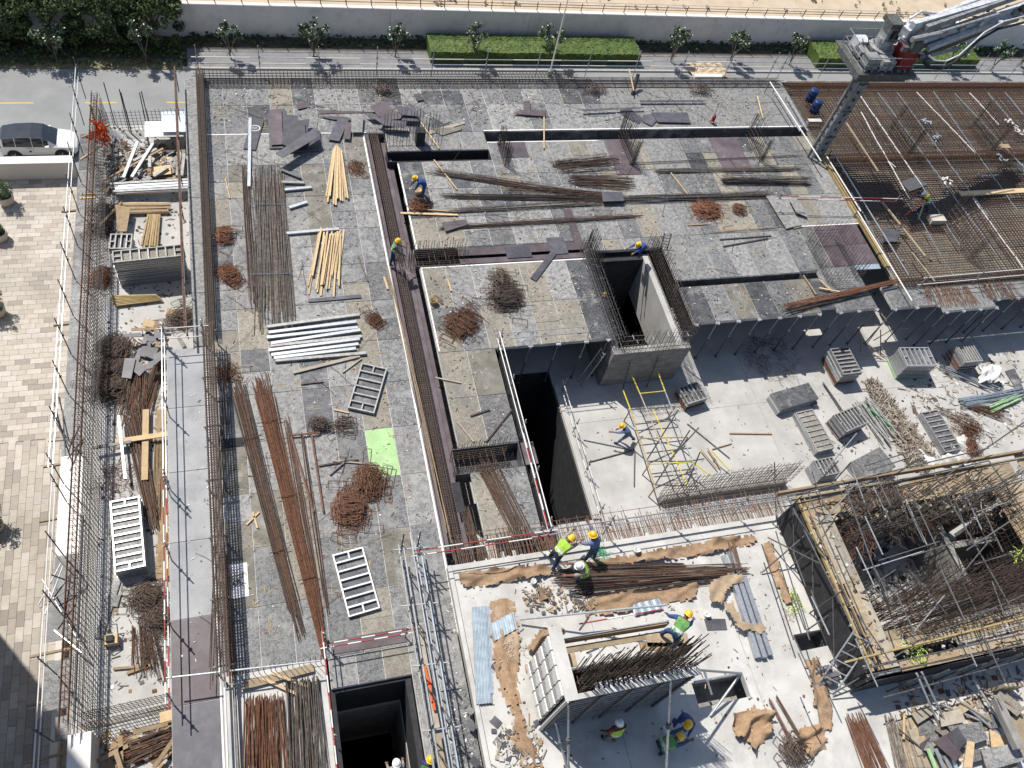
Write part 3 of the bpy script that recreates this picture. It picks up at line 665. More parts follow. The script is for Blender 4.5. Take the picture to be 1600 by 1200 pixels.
# left ledge outside the mesh
t=empty('edge_ledge',(-9.4,25,ZL),'narrow plywood ledge outside the rebar mesh along the left side of the building','ledge')
yy=42.5; k=0
while yy>15:
    l=U(2.6,5.5); m=random.choice(['ply_gray','ply_dark','ply_olive','ply_gray'])
    if 17.3<yy-l/2<20.6: m='white_paint'
    piece('ledge_sheet',1.0 if yy>15 else .7,l-.03,.03,m,t,-9.45,yy-l/2,ZL-.1,jit=.01); yy-=l; k+=1
for y in (36.4,28.6,20.6,17.9,12.0,10.1,8.0): MB().bar((-10.7,y,ZL-.2),(-8.95,y+.1,ZL-.2),.09,.12).build('bracket','timber_old',t)
piece('ledge_sheet',1.15,1.5,.03,'ply_dark',t,-9.6,13.2,ZL-.1); piece('ledge_sheet',1.2,1.9,.03,'ply_gray',t,-9.55,10.7,ZL-.1,rz=.03); piece('ledge_sheet',.8,.9,.03,'ply_gray',t,-9.2,9.0,ZL-.12,rz=.03)
mb=MB(); mb.box(-9.0,BY0,ZL-.6,-8.8,43.2,ZL+.06); struct(mb,'slab_kerb','low_concrete')
# ---------------------------------------------------------------- generators for site materials
def V(p,z=0.):
    return p if isinstance(p,Vector) else (Vector(p) if len(p)==3 else at(p[0],p[1],z))
def bundle(p,q,w0,w1,n,m,label,z=.03,r=.014,je=.5,stack=.12,cat='rebar bundle',name='rebar_bundle',cross=0,group=None,bend=.03,cm='rust'):
    "long loose reinforcing bars lying together from p to q"
    p=V(p,z);q=V(q,z); d=(q-p); L=d.length; d.normalize(); s=d.cross(Vector((0,0,1))).normalized()
    mb=MB(); alt={'rust_bright':'rust','bar_brown':'rust','bar_grey':'bar_brown','bar_dark':'bar_brown','rust':'bar_brown'}.get(m,m)
    for i in range(n):
        mb.mi=0 if R_()<.68 else 2
        t=U(-1,1); a=p+s*t*w0/2+d*U(-je,je)*.6+Vector((0,0,U(0,stack))); t2=t+U(-.25,.25); b=q+s*t2*w1/2+d*U(-je,je)+Vector((0,0,U(0,stack)))
        mid=(a+b)/2+s*U(-bend,bend)*L*.3
        mb.tube(a,mid,r,4,caps=False); mb.tube(mid,b,r,4,caps=False)
    mb.mi=1
    for k in range(cross):
        c=p+(q-p)*((k+.5)/cross); ww=(w0+(w1-w0)*(k+.5)/cross)/2+.15; mb.tube(c-s*ww+Vector((0,0,stack+.03)),c+s*ww+Vector((0,0,stack+.03)),.02,4)
    return tag(mb.build(name,[m,cm,alt],smooth=False),label,cat,group)
def hoops(c,rad,n,m,label,z=.04,size=(.5,.3),ang=None,aspect=1.,h=.35,r=.0125,cat='rebar heap',name='stirrup_heap',group=None,spread=.35,cl=True):
    "a heap of bent stirrups: closed wire loops lying over each other"
    n=int(n*1.5)
    c=V(c,z); mb=MB(); ang=U(0,3.14) if ang is None else ang
    ca,sa=math.cos(ang),math.sin(ang)
    for i in range(n):
        lo=2.0 if R_()<.1 else 1.; u=random.gauss(0,.40)*rad*lo; v=random.gauss(0,.40)*rad*aspect*lo; hh=h*max(0,1-(u*u+(v/aspect)**2)/rad**2)
        o=c+Vector((ca*u-sa*v,sa*u+ca*v,U(0,1)*hh))
        a=ang+math.pi/2+random.gauss(0,spread); t=U(-.5,.9)*.6 if cl else U(-.2,.2)
        e1=Vector((math.cos(a),math.sin(a),U(-.12,.12))); e2=Vector((-math.sin(a)*math.cos(t),math.cos(a)*math.cos(t),abs(math.sin(t))))
        sx=size[0]*U(.8,1.1)/2; sy=size[1]*U(.8,1.1)/2
        if R_()<.25: e1*=1.25
        pts=[o-e1*sx-e2*sy,o+e1*sx-e2*sy,o+e1*sx+e2*sy,o-e1*sx+e2*sy,o-e1*sx-e2*sy]
        for pnt in pts: pnt.z=max(pnt.z,c.z)
        mb.path(pts if R_()<.7 else pts[:4],r,3)
    return tag(mb.build(name,m),label,cat,group)
def tangle(c,rad,n,m,label,z=.03,h=.35,r=.009,name='wire_tangle',cat='wire tangle'):
    c=V(c,z); mb=MB()
    for i in range(n):
        a=U(0,6.28); rr=rad*math.sqrt(R_())*.8; p=c+Vector((rr*math.cos(a),rr*math.sin(a),U(0,h)*(1-rr/rad)))
        pts=[p]; dr=U(0,6.28)
        for k in range(5):
            dr+=U(-1.3,1.3); p=p+Vector((math.cos(dr),math.sin(dr),U(-.3,.3)))*U(.08,.22)*min(1,max(.35,rad)); p.z=max(p.z,c.z); pts.append(p)
        mb.path(pts,r,3)
    return tag(mb.build(name,m),label,cat)
def comb(p,q,h,sp_,m,label,rows=2,gap=.3,horiz=4,lean=.02,tops=True,z=0.,r=.014,cat='starter bars',name='rebar_starter_bars',jh=.1,hz=(0,.9),group=None,dn=0.,mesh=True):
    "rows of upright starter bars standing along a wall line, with horizontal ties"
    p=V(p,z);q=V(q,z); d=q-p; L=d.length; d.normalize(); s=d.cross(Vector((0,0,1))).normalized(); n=max(2,int(L/sp_))
    root=empty(name,p.lerp(q,.5),label,cat,group)
    up=MB(); hz_=MB()
    for k in range(rows):
        off=s*gap*(k-(rows-1)/2)
        for i in range(n+1):
            a=p+d*(L*i/n+U(-.2,.2)*sp_)+off-Vector((0,0,dn)); b=a+Vector((U(-lean,lean),U(-lean,lean),1))*(h*(1-U(0,jh))+dn); up.tube(a,b,r,4,caps=False)
        if horiz:
            for j in range(horiz):
                zz=h*(hz[0]+(hz[1]-hz[0])*(j+.5)/horiz); hz_.tube(p+off+Vector((0,0,zz)),q+off+Vector((0,0,zz)),r*.9,3,caps=False)
    if rows>1 and horiz:
        for i in range(0,n,2):
            zz=U(.05,h*hz[1]); a=p+d*(L*i/n)+Vector((0,0,zz)); hz_.tube(a-s*gap/2,a+s*gap/2,r*.8,3,caps=False)
    o=up.build('upright_bars',m,root); o['kind']='stuff'
    if hz_.v: o=hz_.build('tie_bars',m,root); o['kind']='stuff'
    return root
def beam_cage(p,q,w,h,m,label,z=.1,sp_=.12,nl=5,r=.016,cat='rebar cage',name='beam_rebar_cage',legs=False):
    p=V(p,z);q=V(q,z); d=q-p; L=d.length; d.normalize(); s=d.cross(Vector((0,0,1))).normalized(); u=Vector((0,0,1))
    root=empty(name,p.lerp(q,.5),label,cat); lg=MB(); st=MB()
    for k in range(nl):
        t=-.5+k/(nl-1)
        for hh in (0,h): lg.tube(p+s*w*t+u*hh-d*U(0,.5),q+s*w*t+u*hh+d*U(0,.5),r*1.2,4,caps=False)
    for hh in (h*.35,h*.68):
        for t in(-.5,.5): lg.tube(p+s*w*t+u*hh,q+s*w*t+u*hh,r,4,caps=False)
    for i in range(int(L/sp_)):
        c=p+d*(i*sp_+U(-.02,.02)); a=s*w*.5+s*.02; st.path([c-a,c+a,c+a+u*(h+.02),c-a+u*(h+.02),c-a],r*.85,3)
    o=lg.build('long_bars',m,root); o['kind']='stuff'; o=st.build('stirrups',m,root); o['kind']='stuff'
    if legs:
        for i in range(int(L/2.5)+1):
            c=p+d*(i*2.5); 
            MB().bar(Vector((c.x,c.y,.0))-s*w*.7,c-s*w*.7,.05,.05).bar(Vector((c.x,c.y,.0))+s*w*.7,c+s*w*.7,.05,.05).bar(c-s*w*.9-u*.03,c+s*w*.9-u*.03,.06,.05).build('trestle','steel_dark',root)
    return root
def striped(root,name,p,q,r,mats=('white_paint','red_paint'),seg=.5,ph=0):
    p=V(p);q=V(q); L=(q-p).length; n=max(1,int(L/seg)); mb=MB()
    for i in range(n):
        mb.mi=(i+ph)%2 if len(mats)>1 else 0
        mb.tube(p.lerp(q,i/n),p.lerp(q,(i+1)/n),r,6)
    return mb.build(name,list(mats),root)
def guardrail(p,q,z,label,heights=(.55,1.05),ps=2.4,ph=1.3,mats=('steel_pipe',),pm='steel',seg=.6,r=.026,below=.0,over=.3,cat='guard rail',toe=False,group=None,skip=()):
    p=V(p,z);q=V(q,z); d=q-p; L=d.length; d.normalize(); root=empty('guard_rail',p.lerp(q,.5),label,cat,group)
    n=max(1,round(L/ps))
    for i in range(n+1):
        if i in skip: continue
        c=p+d*(L*i/n); MB().tube(c-Vector((0,0,below)),c+Vector((U(-.03,.03),U(-.03,.03),ph)),r,6).build('post',pm,root)
        for hh in heights: 
            MB().box(c.x-.05,c.y-.05,c.z+hh-.05,c.x+.05,c.y+.05,c.z+hh+.05).build('coupler','steel_dark',root)
    s=d.cross(Vector((0,0,1)))*.05
    for k,hh in enumerate(heights):
        striped(root,'rail',p-d*over+s+Vector((0,0,hh)),q+d*over+s+Vector((0,0,hh+U(-.02,.02))),r,mats,seg,k)
    return root
# aluminium formwork panels
def make_panel(L,W,nr,frame='alu',t=.12,full=True,loc=(0,0,0),label='',group=None,face='ply_gray'):
    root=empty('formwork_panel',loc,label,'formwork panel',group)
    o=Vector(loc)
    def B(x0,y0,z0,x1,y1,z1): return MB().box(o.x+x0,o.y+y0,o.z+z0,o.x+x1,o.y+y1,o.z+z1)
    e=.06
    if full:
        mb=B(-L/2,-W/2,0,L/2,-W/2+e,t); mb.box(o.x-L/2,o.y+W/2-e,o.z,o.x+L/2,o.y+W/2,o.z+t); mb.box(o.x-L/2,o.y-W/2+e,o.z,o.x-L/2+e,o.y+W/2-e,o.z+t); mb.box(o.x+L/2-e,o.y-W/2+e,o.z,o.x+L/2,o.y+W/2-e,o.z+t)
        mb.build('frame',frame,root)
        for k in range(nr):
            x=-L/2+L*(k+1)/(nr+1); B(x-.035,-W/2+e,.02,x+.035,W/2-e,t-.012).build('rib',frame,root)
        for s in (-1,1):
            x=s*(L/2-L/(nr+1)*.5); B(x-L/(nr+1)*.45,-.03,.02,x+L/(nr+1)*.45,.03,t-.012).build('short_rib',frame,root)
        B(-L/2+e,-W/2+e,.0,L/2-e,W/2-e,.02).build('face_sheet',face,root)
    else:
        mb=B(-L/2,-W/2,t*.2,L/2,W/2,t*.34); mb.box(o.x-L/2,o.y-W/2,o.z+t*.66,o.x+L/2,o.y+W/2,o.z+t*.97); mb.build('frame',frame,root)
        B(-L/2+.09,-W/2+.09,t*.0,L/2-.09,W/2-.09,t*.66).build('web','ply_dark',root)
    return root
def quadinfo(c,z):
    P=[at(x,y,z) for x,y in c]; ce=sum(P,Vector())/4
    e1=((P[1]-P[0])+(P[2]-P[3]))/2; e2=((P[3]-P[0])+(P[2]-P[1]))/2
    return ce,e1,e2
def stack(c,ztop,n,where,frame='alu_dirty',nr=6,t=None,accent=None,height=None,zb=None,face='ply_dark',topface=None,faceup=False):
    ce,e1,e2=quadinfo(c,ztop)
    if e1.length>=e2.length: L,W,ang=e1.length,e2.length,math.atan2(e1.y,e1.x)
    else: L,W,ang=e2.length,e1.length,math.atan2(e2.y,e2.x)
    zb=ZL if zb is None else zb
    t=(ztop-zb)/n; grp='formwork panels of the '+where
    top=make_panel(L,W,nr,frame,t*.96,True,(0,0,0),'uppermost panel of the '+where,grp,face) if not faceup else make_panel(L,W,nr,frame,t*.96,False,(0,0,0),'uppermost panel of the '+where,grp,face)
    if faceup: MB().box(-L/2+.02,-W/2+.02,t*.96,L/2-.02,W/2-.02,t*.96+.012).build('face_sheet',face,top)
    top.location=(ce.x,ce.y,ztop-t); top.rotation_euler=(0,0,ang)
    if n>1:
        lo=make_panel(L,W,nr,frame,t*.97,False,(0,0,0),'',grp); acc=None
        first=True
        for i in range(1,n):
            z=ztop-(i+1)*t; loc=(ce.x+U(-.025,.025),ce.y+U(-.025,.025),z); lab=('bottom panel of the ' if i==n-1 else ordn(i)+' panel from the top of the ')+where
            if first: ob=lo; ob.location=loc; ob.rotation_euler=(0,0,ang+U(-.01,.01)); ob['label']=lab; first=False; 
            else: ob=copy_tree(lo,loc,ang+U(-.012,.012),lab)
            if accent and i in accent[1]:
                for ch in ob.children:
                    if ch.name.startswith('frame'):
                        ch.data=ch.data.copy(); ch.data.materials[0]=MATS[accent[0]]
            if not(accent and i in accent[1]) and i%2:
                for ch in ob.children:
                    if ch.name.startswith('frame'): ch.data=ch.data.copy(); ch.data.materials[0]=MATS['alu']
    return top
def offcut(c,z,m,label,t=.018,tilt=0.,group=None,name='plywood_offcut',cat='plywood',zs=None):
    "one loose board given by its outline"
    P=[at(x,y,z if zs is None else zs[i]) for i,(x,y) in enumerate(c)]
    mb=MB(); up=Vector((0,0,t)); n=len(P)
    i0=len(mb.v); mb.v+=[tuple(p) for p in P]+[tuple(p+up) for p in P]
    ar=sum(P[k].x*P[(k+1)%n].y-P[(k+1)%n].x*P[k].y for k in range(n))
    f1=tuple(range(n)); f2=tuple(range(n,2*n))
    mb.f+=[f1[::-1] if ar>0 else f1, f2 if ar>0 else f2[::-1]]; mb.m+=[0,0]
    for k in range(n):
        j=(k+1)%n; q=(k,j,n+j,n+k); mb.f.append(q if ar>0 else q[::-1]); mb.m.append(1)
    return tag(mb.build(name,[m,'ply_edge']),label,cat,group)
def batten(p,q,z,m,label,w=.09,h=.05,z2=None,group=None,name='timber_batten',cat='timber'):
    return tag(MB().bar(V(p,z+h/2),V(q,(z if z2 is None else z2)+h/2),w,h).build(name,m),label,cat,group)
def cloth(poly,z,m,label,amp=.07,step=.085,th=.05,name='burlap_sheet',cat='burlap',group=None):
    P=[at(x,y,z) for x,y in poly]; n=len(P)
    def inside(x,y):
        x+=.035*math.sin(y*9+z)+.03*math.sin(y*21.3+x*3); y+=.035*math.sin(x*7)+.03*math.sin(x*19.1+y*4)
        c=False
        for i in range(n):
            a=P[i];b=P[i-1]
            if (a.y>y)!=(b.y>y) and x<(b.x-a.x)*(y-a.y)/(b.y-a.y)+a.x: c=not c
        return c
    x0=min(p.x for p in P)-step;x1=max(p.x for p in P)+step;y0=min(p.y for p in P)-step;y1=max(p.y for p in P)+step
    nx=int((x1-x0)/step)+1; ny=int((y1-y0)/step)+1; ph=U(0,9); mb=MB(); idx={}
    f1,f2=U(9,12),U(15,20); D=max(((P[a]-P[b]) for a in range(n) for b in range(a)),key=lambda v:v.length); a1=math.atan2(D.y,D.x)+math.pi/2
    def vid(i,j):
        if (i,j) not in idx:
            x=x0+i*step+U(-.02,.02);y=y0+j*step+U(-.02,.02); u=x*math.cos(a1)+y*math.sin(a1); v=-x*math.sin(a1)+y*math.cos(a1)
            h=amp*((.5+.5*math.sin(u*f1+ph+1.6*math.sin(v*2.3)))**2*.8+(.5+.5*math.sin(u*f2+v*1.7+math.sin(v*5)))*.35+.45*math.sin(v*2.1+ph)+.2*math.sin(v*6+u*4))+U(0,amp*.08)
            idx[i,j]=len(mb.v); mb.v.append((x,y,z+.012+max(0,h*1.9)))
        return idx[i,j]
    for i in range(nx):
        for j in range(ny):
            if inside(x0+(i+.5)*step,y0+(j+.5)*step): mb.f.append((vid(i,j),vid(i+1,j),vid(i+1,j+1),vid(i,j+1))); mb.m.append(0)
    if not mb.f: return None
    return tag(mb.build(name,m,smooth=True),label,cat,group)
def prop(p,z0,z1,root_proto=[None],label='',group=None,lean=(0,0)):
    if root_proto[0] is None:
        r=empty('steel_prop',(0,0,0),'', 'steel prop','steel props under the deck edges')
        MB().tube((0,0,0),(0,0,1.9),.038,6).build('outer_tube','steel_dark',r); MB().tube((0,0,1.9),(0,0,3.12),.028,6).build('inner_tube','steel',r)
        MB().box(-.08,-.08,0,.08,.08,.012).build('base_plate','steel_dark',r); MB().box(-.12,-.12,3.1,.12,.12,3.16).build('head_plate','steel',r); MB().box(-.06,-.06,1.85,.06,.06,1.95).build('collar','steel',r)
        root_proto[0]=r; o=r; o.location=(p.x,p.y,z0); o['label']=label
    else: o=copy_tree(root_proto[0],(p.x,p.y,z0),U(0,1.5),label)
    o.scale=(1,1,(z1-z0)/3.16); o['group']=group or 'steel props under the deck edges'
    return o
# ================================================================ rebar zone at the right (slab mats)
RZ=[(35.4,24.25,62,42.6)]
mb=MB()
for r in RZ: mb.box(r[0],r[1],ZM-.42,r[2],r[3],ZM-.22)
zn=struct(mb,'mat_deck','ply_tan')
mt=empty('rebar_mat',(47,33,ZM),'wide rusty two-layer slab reinforcement mat covering the right-hand deck','rebar mat')
a=MB(); b=MB()
y=24.4
while y<42.5:
    x=35.5
    a.mi=0 if R_()<.65 else 1
    a.tube((x+U(-.1,.1),y,ZM+.05),(61.8,y+U(-.05,.05),ZM+.05+U(0,.02)),.02,3,caps=False)
    if R_()<.93: a.tube((x+U(-.1,.1),y+.06,ZM+.21),(61.8,y+.06+U(-.05,.05),ZM+.21+U(0,.02)),.02,3,caps=False)
    y+=.19
x=35.5
while x<61.8:
    b.mi=0 if R_()<.65 else 1
    b.tube((x,24.35,ZM+.07),(x+U(-.06,.06),42.5,ZM+.07),.02,3,caps=False)
    if R_()<.8: b.tube((x+.05,24.35,ZM+.23),(x+.05+U(-.06,.06),42.5,ZM+.23),.02,3,caps=False)
    x+=.24
o=a.build('cross_bars',['bar_brown','rust'],mt); o['kind']='stuff'; o=b.build('long_bars',['bar_brown','rust'],mt); o['kind']='stuff'
# light conduits/spacers running north-south over the mat
cds=[((1330,128),(1440,290)),((1372,145),(1500,320)),((1402,145),(1545,340)),((1432,144),(1525,240)),((1458,143),(1590,330)),((1492,146),(1600,262)),((1515,145),(1562,196)),((1543,145),(1600,212)),((1570,144),(1600,180)),((1345,175),(1415,300)),((1330,300),(1390,410)),((1440,290),(1500,385)),((1520,310),(1600,420)),((1500,320),(1555,395)),((1415,300),(1470,400)),((1388,252),(1400,262))]
for i,(p,q) in enumerate(cds):
    a_=at(*p,.17); b_=at(*q,.17); L=(b_-a_).length; mb=MB(); n=max(1,int(L/.9))
    for k in range(n):
        s0=a_.lerp(b_,k/n); s1=a_.lerp(b_,(k+.93)/n); mb.bar(s0+Vector((U(-.03,.03),0,0)),s1+Vector((U(-.03,.03),0,0)),.045,.05)
    tag(mb.build('bar_spacer','steel_pipe' if i%3 else 'coping'),'pale spacer strip, '+fromleft(i,len(cds))+' as listed along the far rebar mat' if False else ordn(i)+' pale spacer strip counted by its upper end across the rusty rebar mat','spacer strip','pale spacer strips laid across the rusty mat')
for k,(y0,lab) in enumerate([(34.9,'rusty beam cage crossing the middle of the rebar mat from left to right'),(42.3,'rusty beam cage along the far edge of the rebar mat'),(24.5,'dark beam cage along the near edge of the rebar mat')]):
    beam_cage(Vector((35.6,y0,ZM+.05)),Vector((61,y0,ZM+.05)),.45,.34,'rust' if k<2 else 'bar_dark',lab,sp_=.2)
def colgrid(c,w,d,h,label,m='bar_brown',z=0.,nx=7,ny=4,r=.015,lean=(0,0)):
    c=V(c,z); root=empty('column_starter_bars',c,label,'starter bars'); mb=MB(); tb=MB()
    for i in range(nx):
        for j in range(ny):
            if 0<i<nx-1 and 0<j<ny-1: continue
            x=c.x+w*(i/(nx-1)-.5); y=c.y+d*(j/(ny-1)-.5); mb.tube((x,y,c.z-.4),(x+U(-.04,.04)+lean[0],y+U(-.04,.04)+lean[1],c.z+h*U(.9,1)),r,4,caps=False)
    for k in range(4):
        z_=c.z+h*(.08+.2*k)*.8; x0,x1,y0,y1=c.x-w/2,c.x+w/2,c.y-d/2,c.y+d/2; tb.path([(x0,y0,z_),(x1,y0,z_),(x1,y1,z_),(x0,y1,z_),(x0,y0,z_)],r*.8,3)
    o=mb.build('upright_bars',m,root); o['kind']='stuff'; o=tb.build('ties',m,root); o['kind']='stuff'
    return root
colgrid((1405,222),.4,2.6,2.2,'dark column starter bars rising from the mat just right of the pump mast','bar_brown',ny=14)
colgrid((1535,215),.4,2.6,2.2,'dark column starter bars rising from the mat near its right end','bar_brown',ny=14)
colgrid((1500,370),.6,3.2,2.2,'dark starter bars rising from the near right part of the rebar mat','bar_brown',ny=16)
colgrid((1178,232),.3,2.4,1.9,'tall dark column starter bars over the dark trench left of the blue barrels','bar_dark',ny=13)
colgrid((978,235),.3,2.6,1.9,'tall dark column starter bars in the far trench above the fan of loose bars','bar_dark',ny=14)
colgrid((786,243),.3,1.8,1.5,'column starter bars at the left end of the long black trench','bar_dark',ny=10)
colgrid((1298,408),2.0,3.2,1.7,'dense dark cage of column starter bars between the purple boards and the near deck','bar_brown',ny=16,nx=9)
colgrid((925,405),.35,1.6,1.6,'starter bars at the far left corner of the large shaft','bar_dark',ny=10)
# starter bars round the shaft
zt=-.42
comb(Vector((16.7,22.1,zt)),Vector((16.7,28.6,zt)),1.45,.2,'bar_fresh','starter bars on the left wall of the concrete shaft',rows=3,gap=.28,horiz=4,dn=.6)
comb(Vector((20.8,22.1,zt)),Vector((20.8,28.6,zt)),1.45,.19,'bar_brown','starter bars on the right wall of the concrete shaft',rows=3,gap=.3,horiz=4,dn=.9)
comb(Vector((16.9,21.95,zt)),Vector((20.6,21.95,zt)),1.4,.19,'bar_fresh','starter bars on the near wall of the concrete shaft',rows=2,gap=.28,horiz=3,dn=.6)
# mortar crumbs along shaft walls
# comb on the lower wall, north edge bars of the near slab
comb(Vector((17.5,14.65,ZL+.5)),Vector((24.9,14.65,ZL+.5)),1.9,.17,'bar_brown','long comb of starter bars on the low wall in front of the near slab',rows=2,gap=.28,horiz=5)
root=empty('slab_edge_bars',(14,12,ZS),'rusty bars sticking out all along the far edge of the near white slab','edge bars')
mb=MB()
x=6.2
while x<22.0:
    mb.mi=random.choice((0,0,1)); L=U(.8,1.5); mb.tube((x,11.5,ZS-.1),(x+U(-.1,.1),11.65+L,ZS-.1+U(-.06,.06)),.016,4,caps=False)
    if R_()<.6: mb.tube((x+.05,11.5,ZS-.24),(x+U(-.1,.1),11.65+L*.8,ZS-.24),.016,4,caps=False)
    x+=.085
for yy in (12.1,12.6,13.0): mb.tube((6.2,yy,ZS-.12),(21.9,yy,ZS-.12),.014,3)
o=mb.build('bars',['bar_brown','rust'],root); o['kind']='stuff'
mb=MB()
x=6.1
while x<22:
    s=U(.04,.16); mb.box(x,11.62,ZS-.25,x+s,11.62+U(.03,.4)*R_(),ZS-.06+U(-.1,.03)); x+=s+U(.0,.2)
o=mb.build('mortar_lumps','slab_concrete',root); o['kind']='stuff'
# bottom bay starter comb and left cage
comb((368,1058),(502,1036),1.05,.2,'bar_brown','short row of dark starter bars at the near end of the left bay',rows=1,horiz=0,z=.05,jh=.4)
# cages over the deck
beam_cage(Vector((-2.95,24,1.15)),Vector((-2.95,8.9,1.15)),.42,.38,'bar_brown','long rusty beam cage on trestles along the near left edge of the deck',legs=True)
beam_cage(Vector((-2.85,43,.25)),Vector((-2.9,24.6,.25)),.35,.38,'bar_brown','long rusty beam cage along the far left edge of the deck')
beam_cage(Vector((6.42,38.2,-.42)),Vector((6.42,29,-.42)),.42,.42,'bar_brown','rusty beam cage lying in the trench beside the worker with the bucket')
beam_cage(Vector((6.4,27.8,-.42)),Vector((6.4,12.4,-.42)),.42,.45,'bar_brown','rusty beam cage lying in the long trench right of the green sheet')
beam_cage(Vector((-2.8,42.75,.1)),Vector((20,42.75,.1)),.8,.35,'bar_dark','dark reinforcement cage along the far edge of the deck behind the plywood heaps',nl=4,sp_=.22)
beam_cage(Vector((20,42.6,.05)),Vector((35,42.6,.05)),.6,.2,'bar_dark','thin dark bars laid along the far deck edge toward the pump',nl=3,sp_=.9)
comb(Vector((6.9,28.6,-.6)),Vector((10.0,28.6,-.6)),1.5,.14,'bar_brown','row of starter bars in the cross trench behind the yellow-helmeted worker in the green vest',rows=2,gap=.7,horiz=5,hz=(0,.5))
comb(Vector((7.0,16.5,-.7)),Vector((9.6,16.5,-.7)),1.9,.13,'bar_brown','row of starter bars standing in the small cross trench above the near slab',rows=2,gap=.75,horiz=6,hz=(0,.55))
comb(Vector((7.0,37.6,-.9)),Vector((10.2,37.6,-.9)),2.6,.18,'bar_dark','row of tall starter bars in the dark trench corner above the worker with the bucket',rows=2,gap=1.1,horiz=5,hz=(0,.4))
mb=MB(); mb.box(8.7,37.0,-.9,9.2,37.5,1.0); tag(mb.build('column_form','black_and_shade'),'dark upright box standing in the trench corner among starter bars','column form')
for i,(x,lab) in enumerate([(587,'left'),(930,'middle'),(1095,'right')]):
    p=at(745 if i==0 else x,142,0.1); hoops(p if i else at(597,142,.1),.9,26,'bar_brown','dark clump of stirrups on the cage along the far deck edge, %s of three'%lab,size=(.35,.3),ang=0,aspect=.25,h=.5)
# left slab mesh
def mesh_wall(p,q,h,label,sx=.2,sz=.2,m='bar_grey',r=.013,lean=Vector((0,0,0)),rough=.0,name='rebar_mesh_wall'):
    p=V(p);q=V(q); d=q-p; L=d.length; d.normalize(); root=empty(name,p.lerp(q,.5),label,'rebar mesh'); a=MB(); b=MB()
    for i in range(int(L/sx)+1):
        c=p+d*min(L,i*sx); a.tube(c,c+Vector((U(-rough,rough),U(-rough,rough),h*U(.95,1.04)))+lean,r,4,caps=False)
    for j in range(int(h/sz)+1):
        f=j*sz/h; c=lean*f+Vector((0,0,j*sz)); b.tube(p+c,q+c,r,4,caps=False)
    o=a.build('upright_bars',m,root); o['kind']='stuff'; o=b.build('horizontal_bars',m,root); o['kind']='stuff'; return root
mesh_wall(Vector((-8.35,43.0,ZL)),Vector((-8.35,8.6,ZL)),2.3,'long upright rebar mesh along the left side of the white strip slab, inner layer',lean=Vector((-.1,0,0)),m='bar_fresh',sx=.23,sz=.23)
mesh_wall(Vector((-8.65,43.0,ZL)),Vector((-8.65,8.6,ZL)),2.35,'long upright rebar mesh along the left side of the white strip slab, rusty outer layer',lean=Vector((-.1,0,0)),m='rust',sx=.25,sz=.55)
mesh_wall(Vector((-8.5,42.6,ZL)),Vector((-4.1,42.75,ZL)),1.5,'upright rebar mesh closing the far end of the white strip slab',sx=.22,sz=.22,m='bar_dark')
mesh_wall(Vector((-8.5,8.7,ZL)),Vector((-5.0,8.9,ZL)),1.1,'near rebar mesh across the end of the white strip slab, front layer',sx=.13,sz=.22,m='bar_brown',rough=.04)
mesh_wall(Vector((-8.5,9.15,ZL)),Vector((-5.0,9.3,ZL)),1.1,'near rebar mesh across the end of the white strip slab, rear layer',sx=.15,sz=.25,m='bar_dark',rough=.04)
beam_cage(Vector((-8.72,43.0,ZL+2.2)),Vector((-8.72,8.6,ZL+2.2)),.3,.12,'rust','narrow rusty cage along the top of the left mesh wall',sp_=.3,nl=2)
for i,(x0,y0,x1,y1) in enumerate([(168,152,180,195),(182,143,202,205),(185,148,206,210),(221,152,232,190),(222,165,228,192)]):
    b=at(x1,y1,ZL); tag(MB().tube(b,b+Vector((U(-.05,.05),0,3.0 if i<3 else 2.2)),.03,5).build('upright_bar','bar_dark'),fromleft(i,5)+' of the tall dark bars standing against the street','rebar','tall bars standing against the street')
bundle((1478,447),(1492,475),3.0,3.2,70,'rust','brown bars laid on the small deck piece at the right edge of the lower floor',z=.03,je=.3,stack=.06) 
bundle((1552,440),(1566,466),2.4,2.6,50,'bar_brown','dark brown bars laid on the deck beside the right end of the lower floor',z=.03,je=.3,stack=.06)
# ---------------------------------------------------------------- rails
guardrail(Vector((-2.9,43.3,-.1)),Vector((34.5,43.3,-.1)),-.1,'long white guard rail along the far edge of the deck left of the pump',heights=(.95,1.35),ps=3.3,ph=2.1,mats=('steel_pipe','white_paint','steel_pipe','white_paint','red_paint','white_paint')[:2],seg=3)
guardrail(Vector((35.3,43.3,-.1)),Vector((62,43.2,-.1)),-.1,'steel guard rail along the far edge of the rebar mat right of the pump',heights=(.9,1.3),ps=3.3,ph=2.1)
guardrail(Vector((-9.75,45.5,ZL)),Vector((-9.75,19.5,ZL)),ZL,'long guard rail outside the left ledge above the plaza, far part',heights=(1.6,2.2),ps=2.35,ph=2.9,pm='steel_dark')
guardrail(Vector((-9.6,18.6,ZL)),Vector((-9.6,6,ZL)),ZL,'guard rail outside the left ledge above the plaza, near part with striped tubes',heights=(1.6,2.1),ps=2.6,ph=2.7,pm='steel_dark',mats=('coping','coping','red_paint')[:2],seg=.45)
guardrail(Vector((-4.8,23.9,0)),Vector((-4.8,16.8,0)),0,'steel guard rail along the left edge of the light grey deck extension',heights=(.85,1.6),ps=3.5,ph=2.0)
guardrail(Vector((-4.8,16.5,0)),Vector((-4.8,8.2,0)),0,'red and white striped guard rail along the near left edge of the deck extension',heights=(.85,1.6),ps=2.6,ph=2.0,mats=('white_paint','red_paint'),seg=.7)
guardrail(Vector((-4.8,24.0,0)),Vector((-3.2,24.0,0)),0,'short guard rail across the far end of the deck extension',heights=(.85,1.6),ps=3,ph=2.0,mats=('coping',))
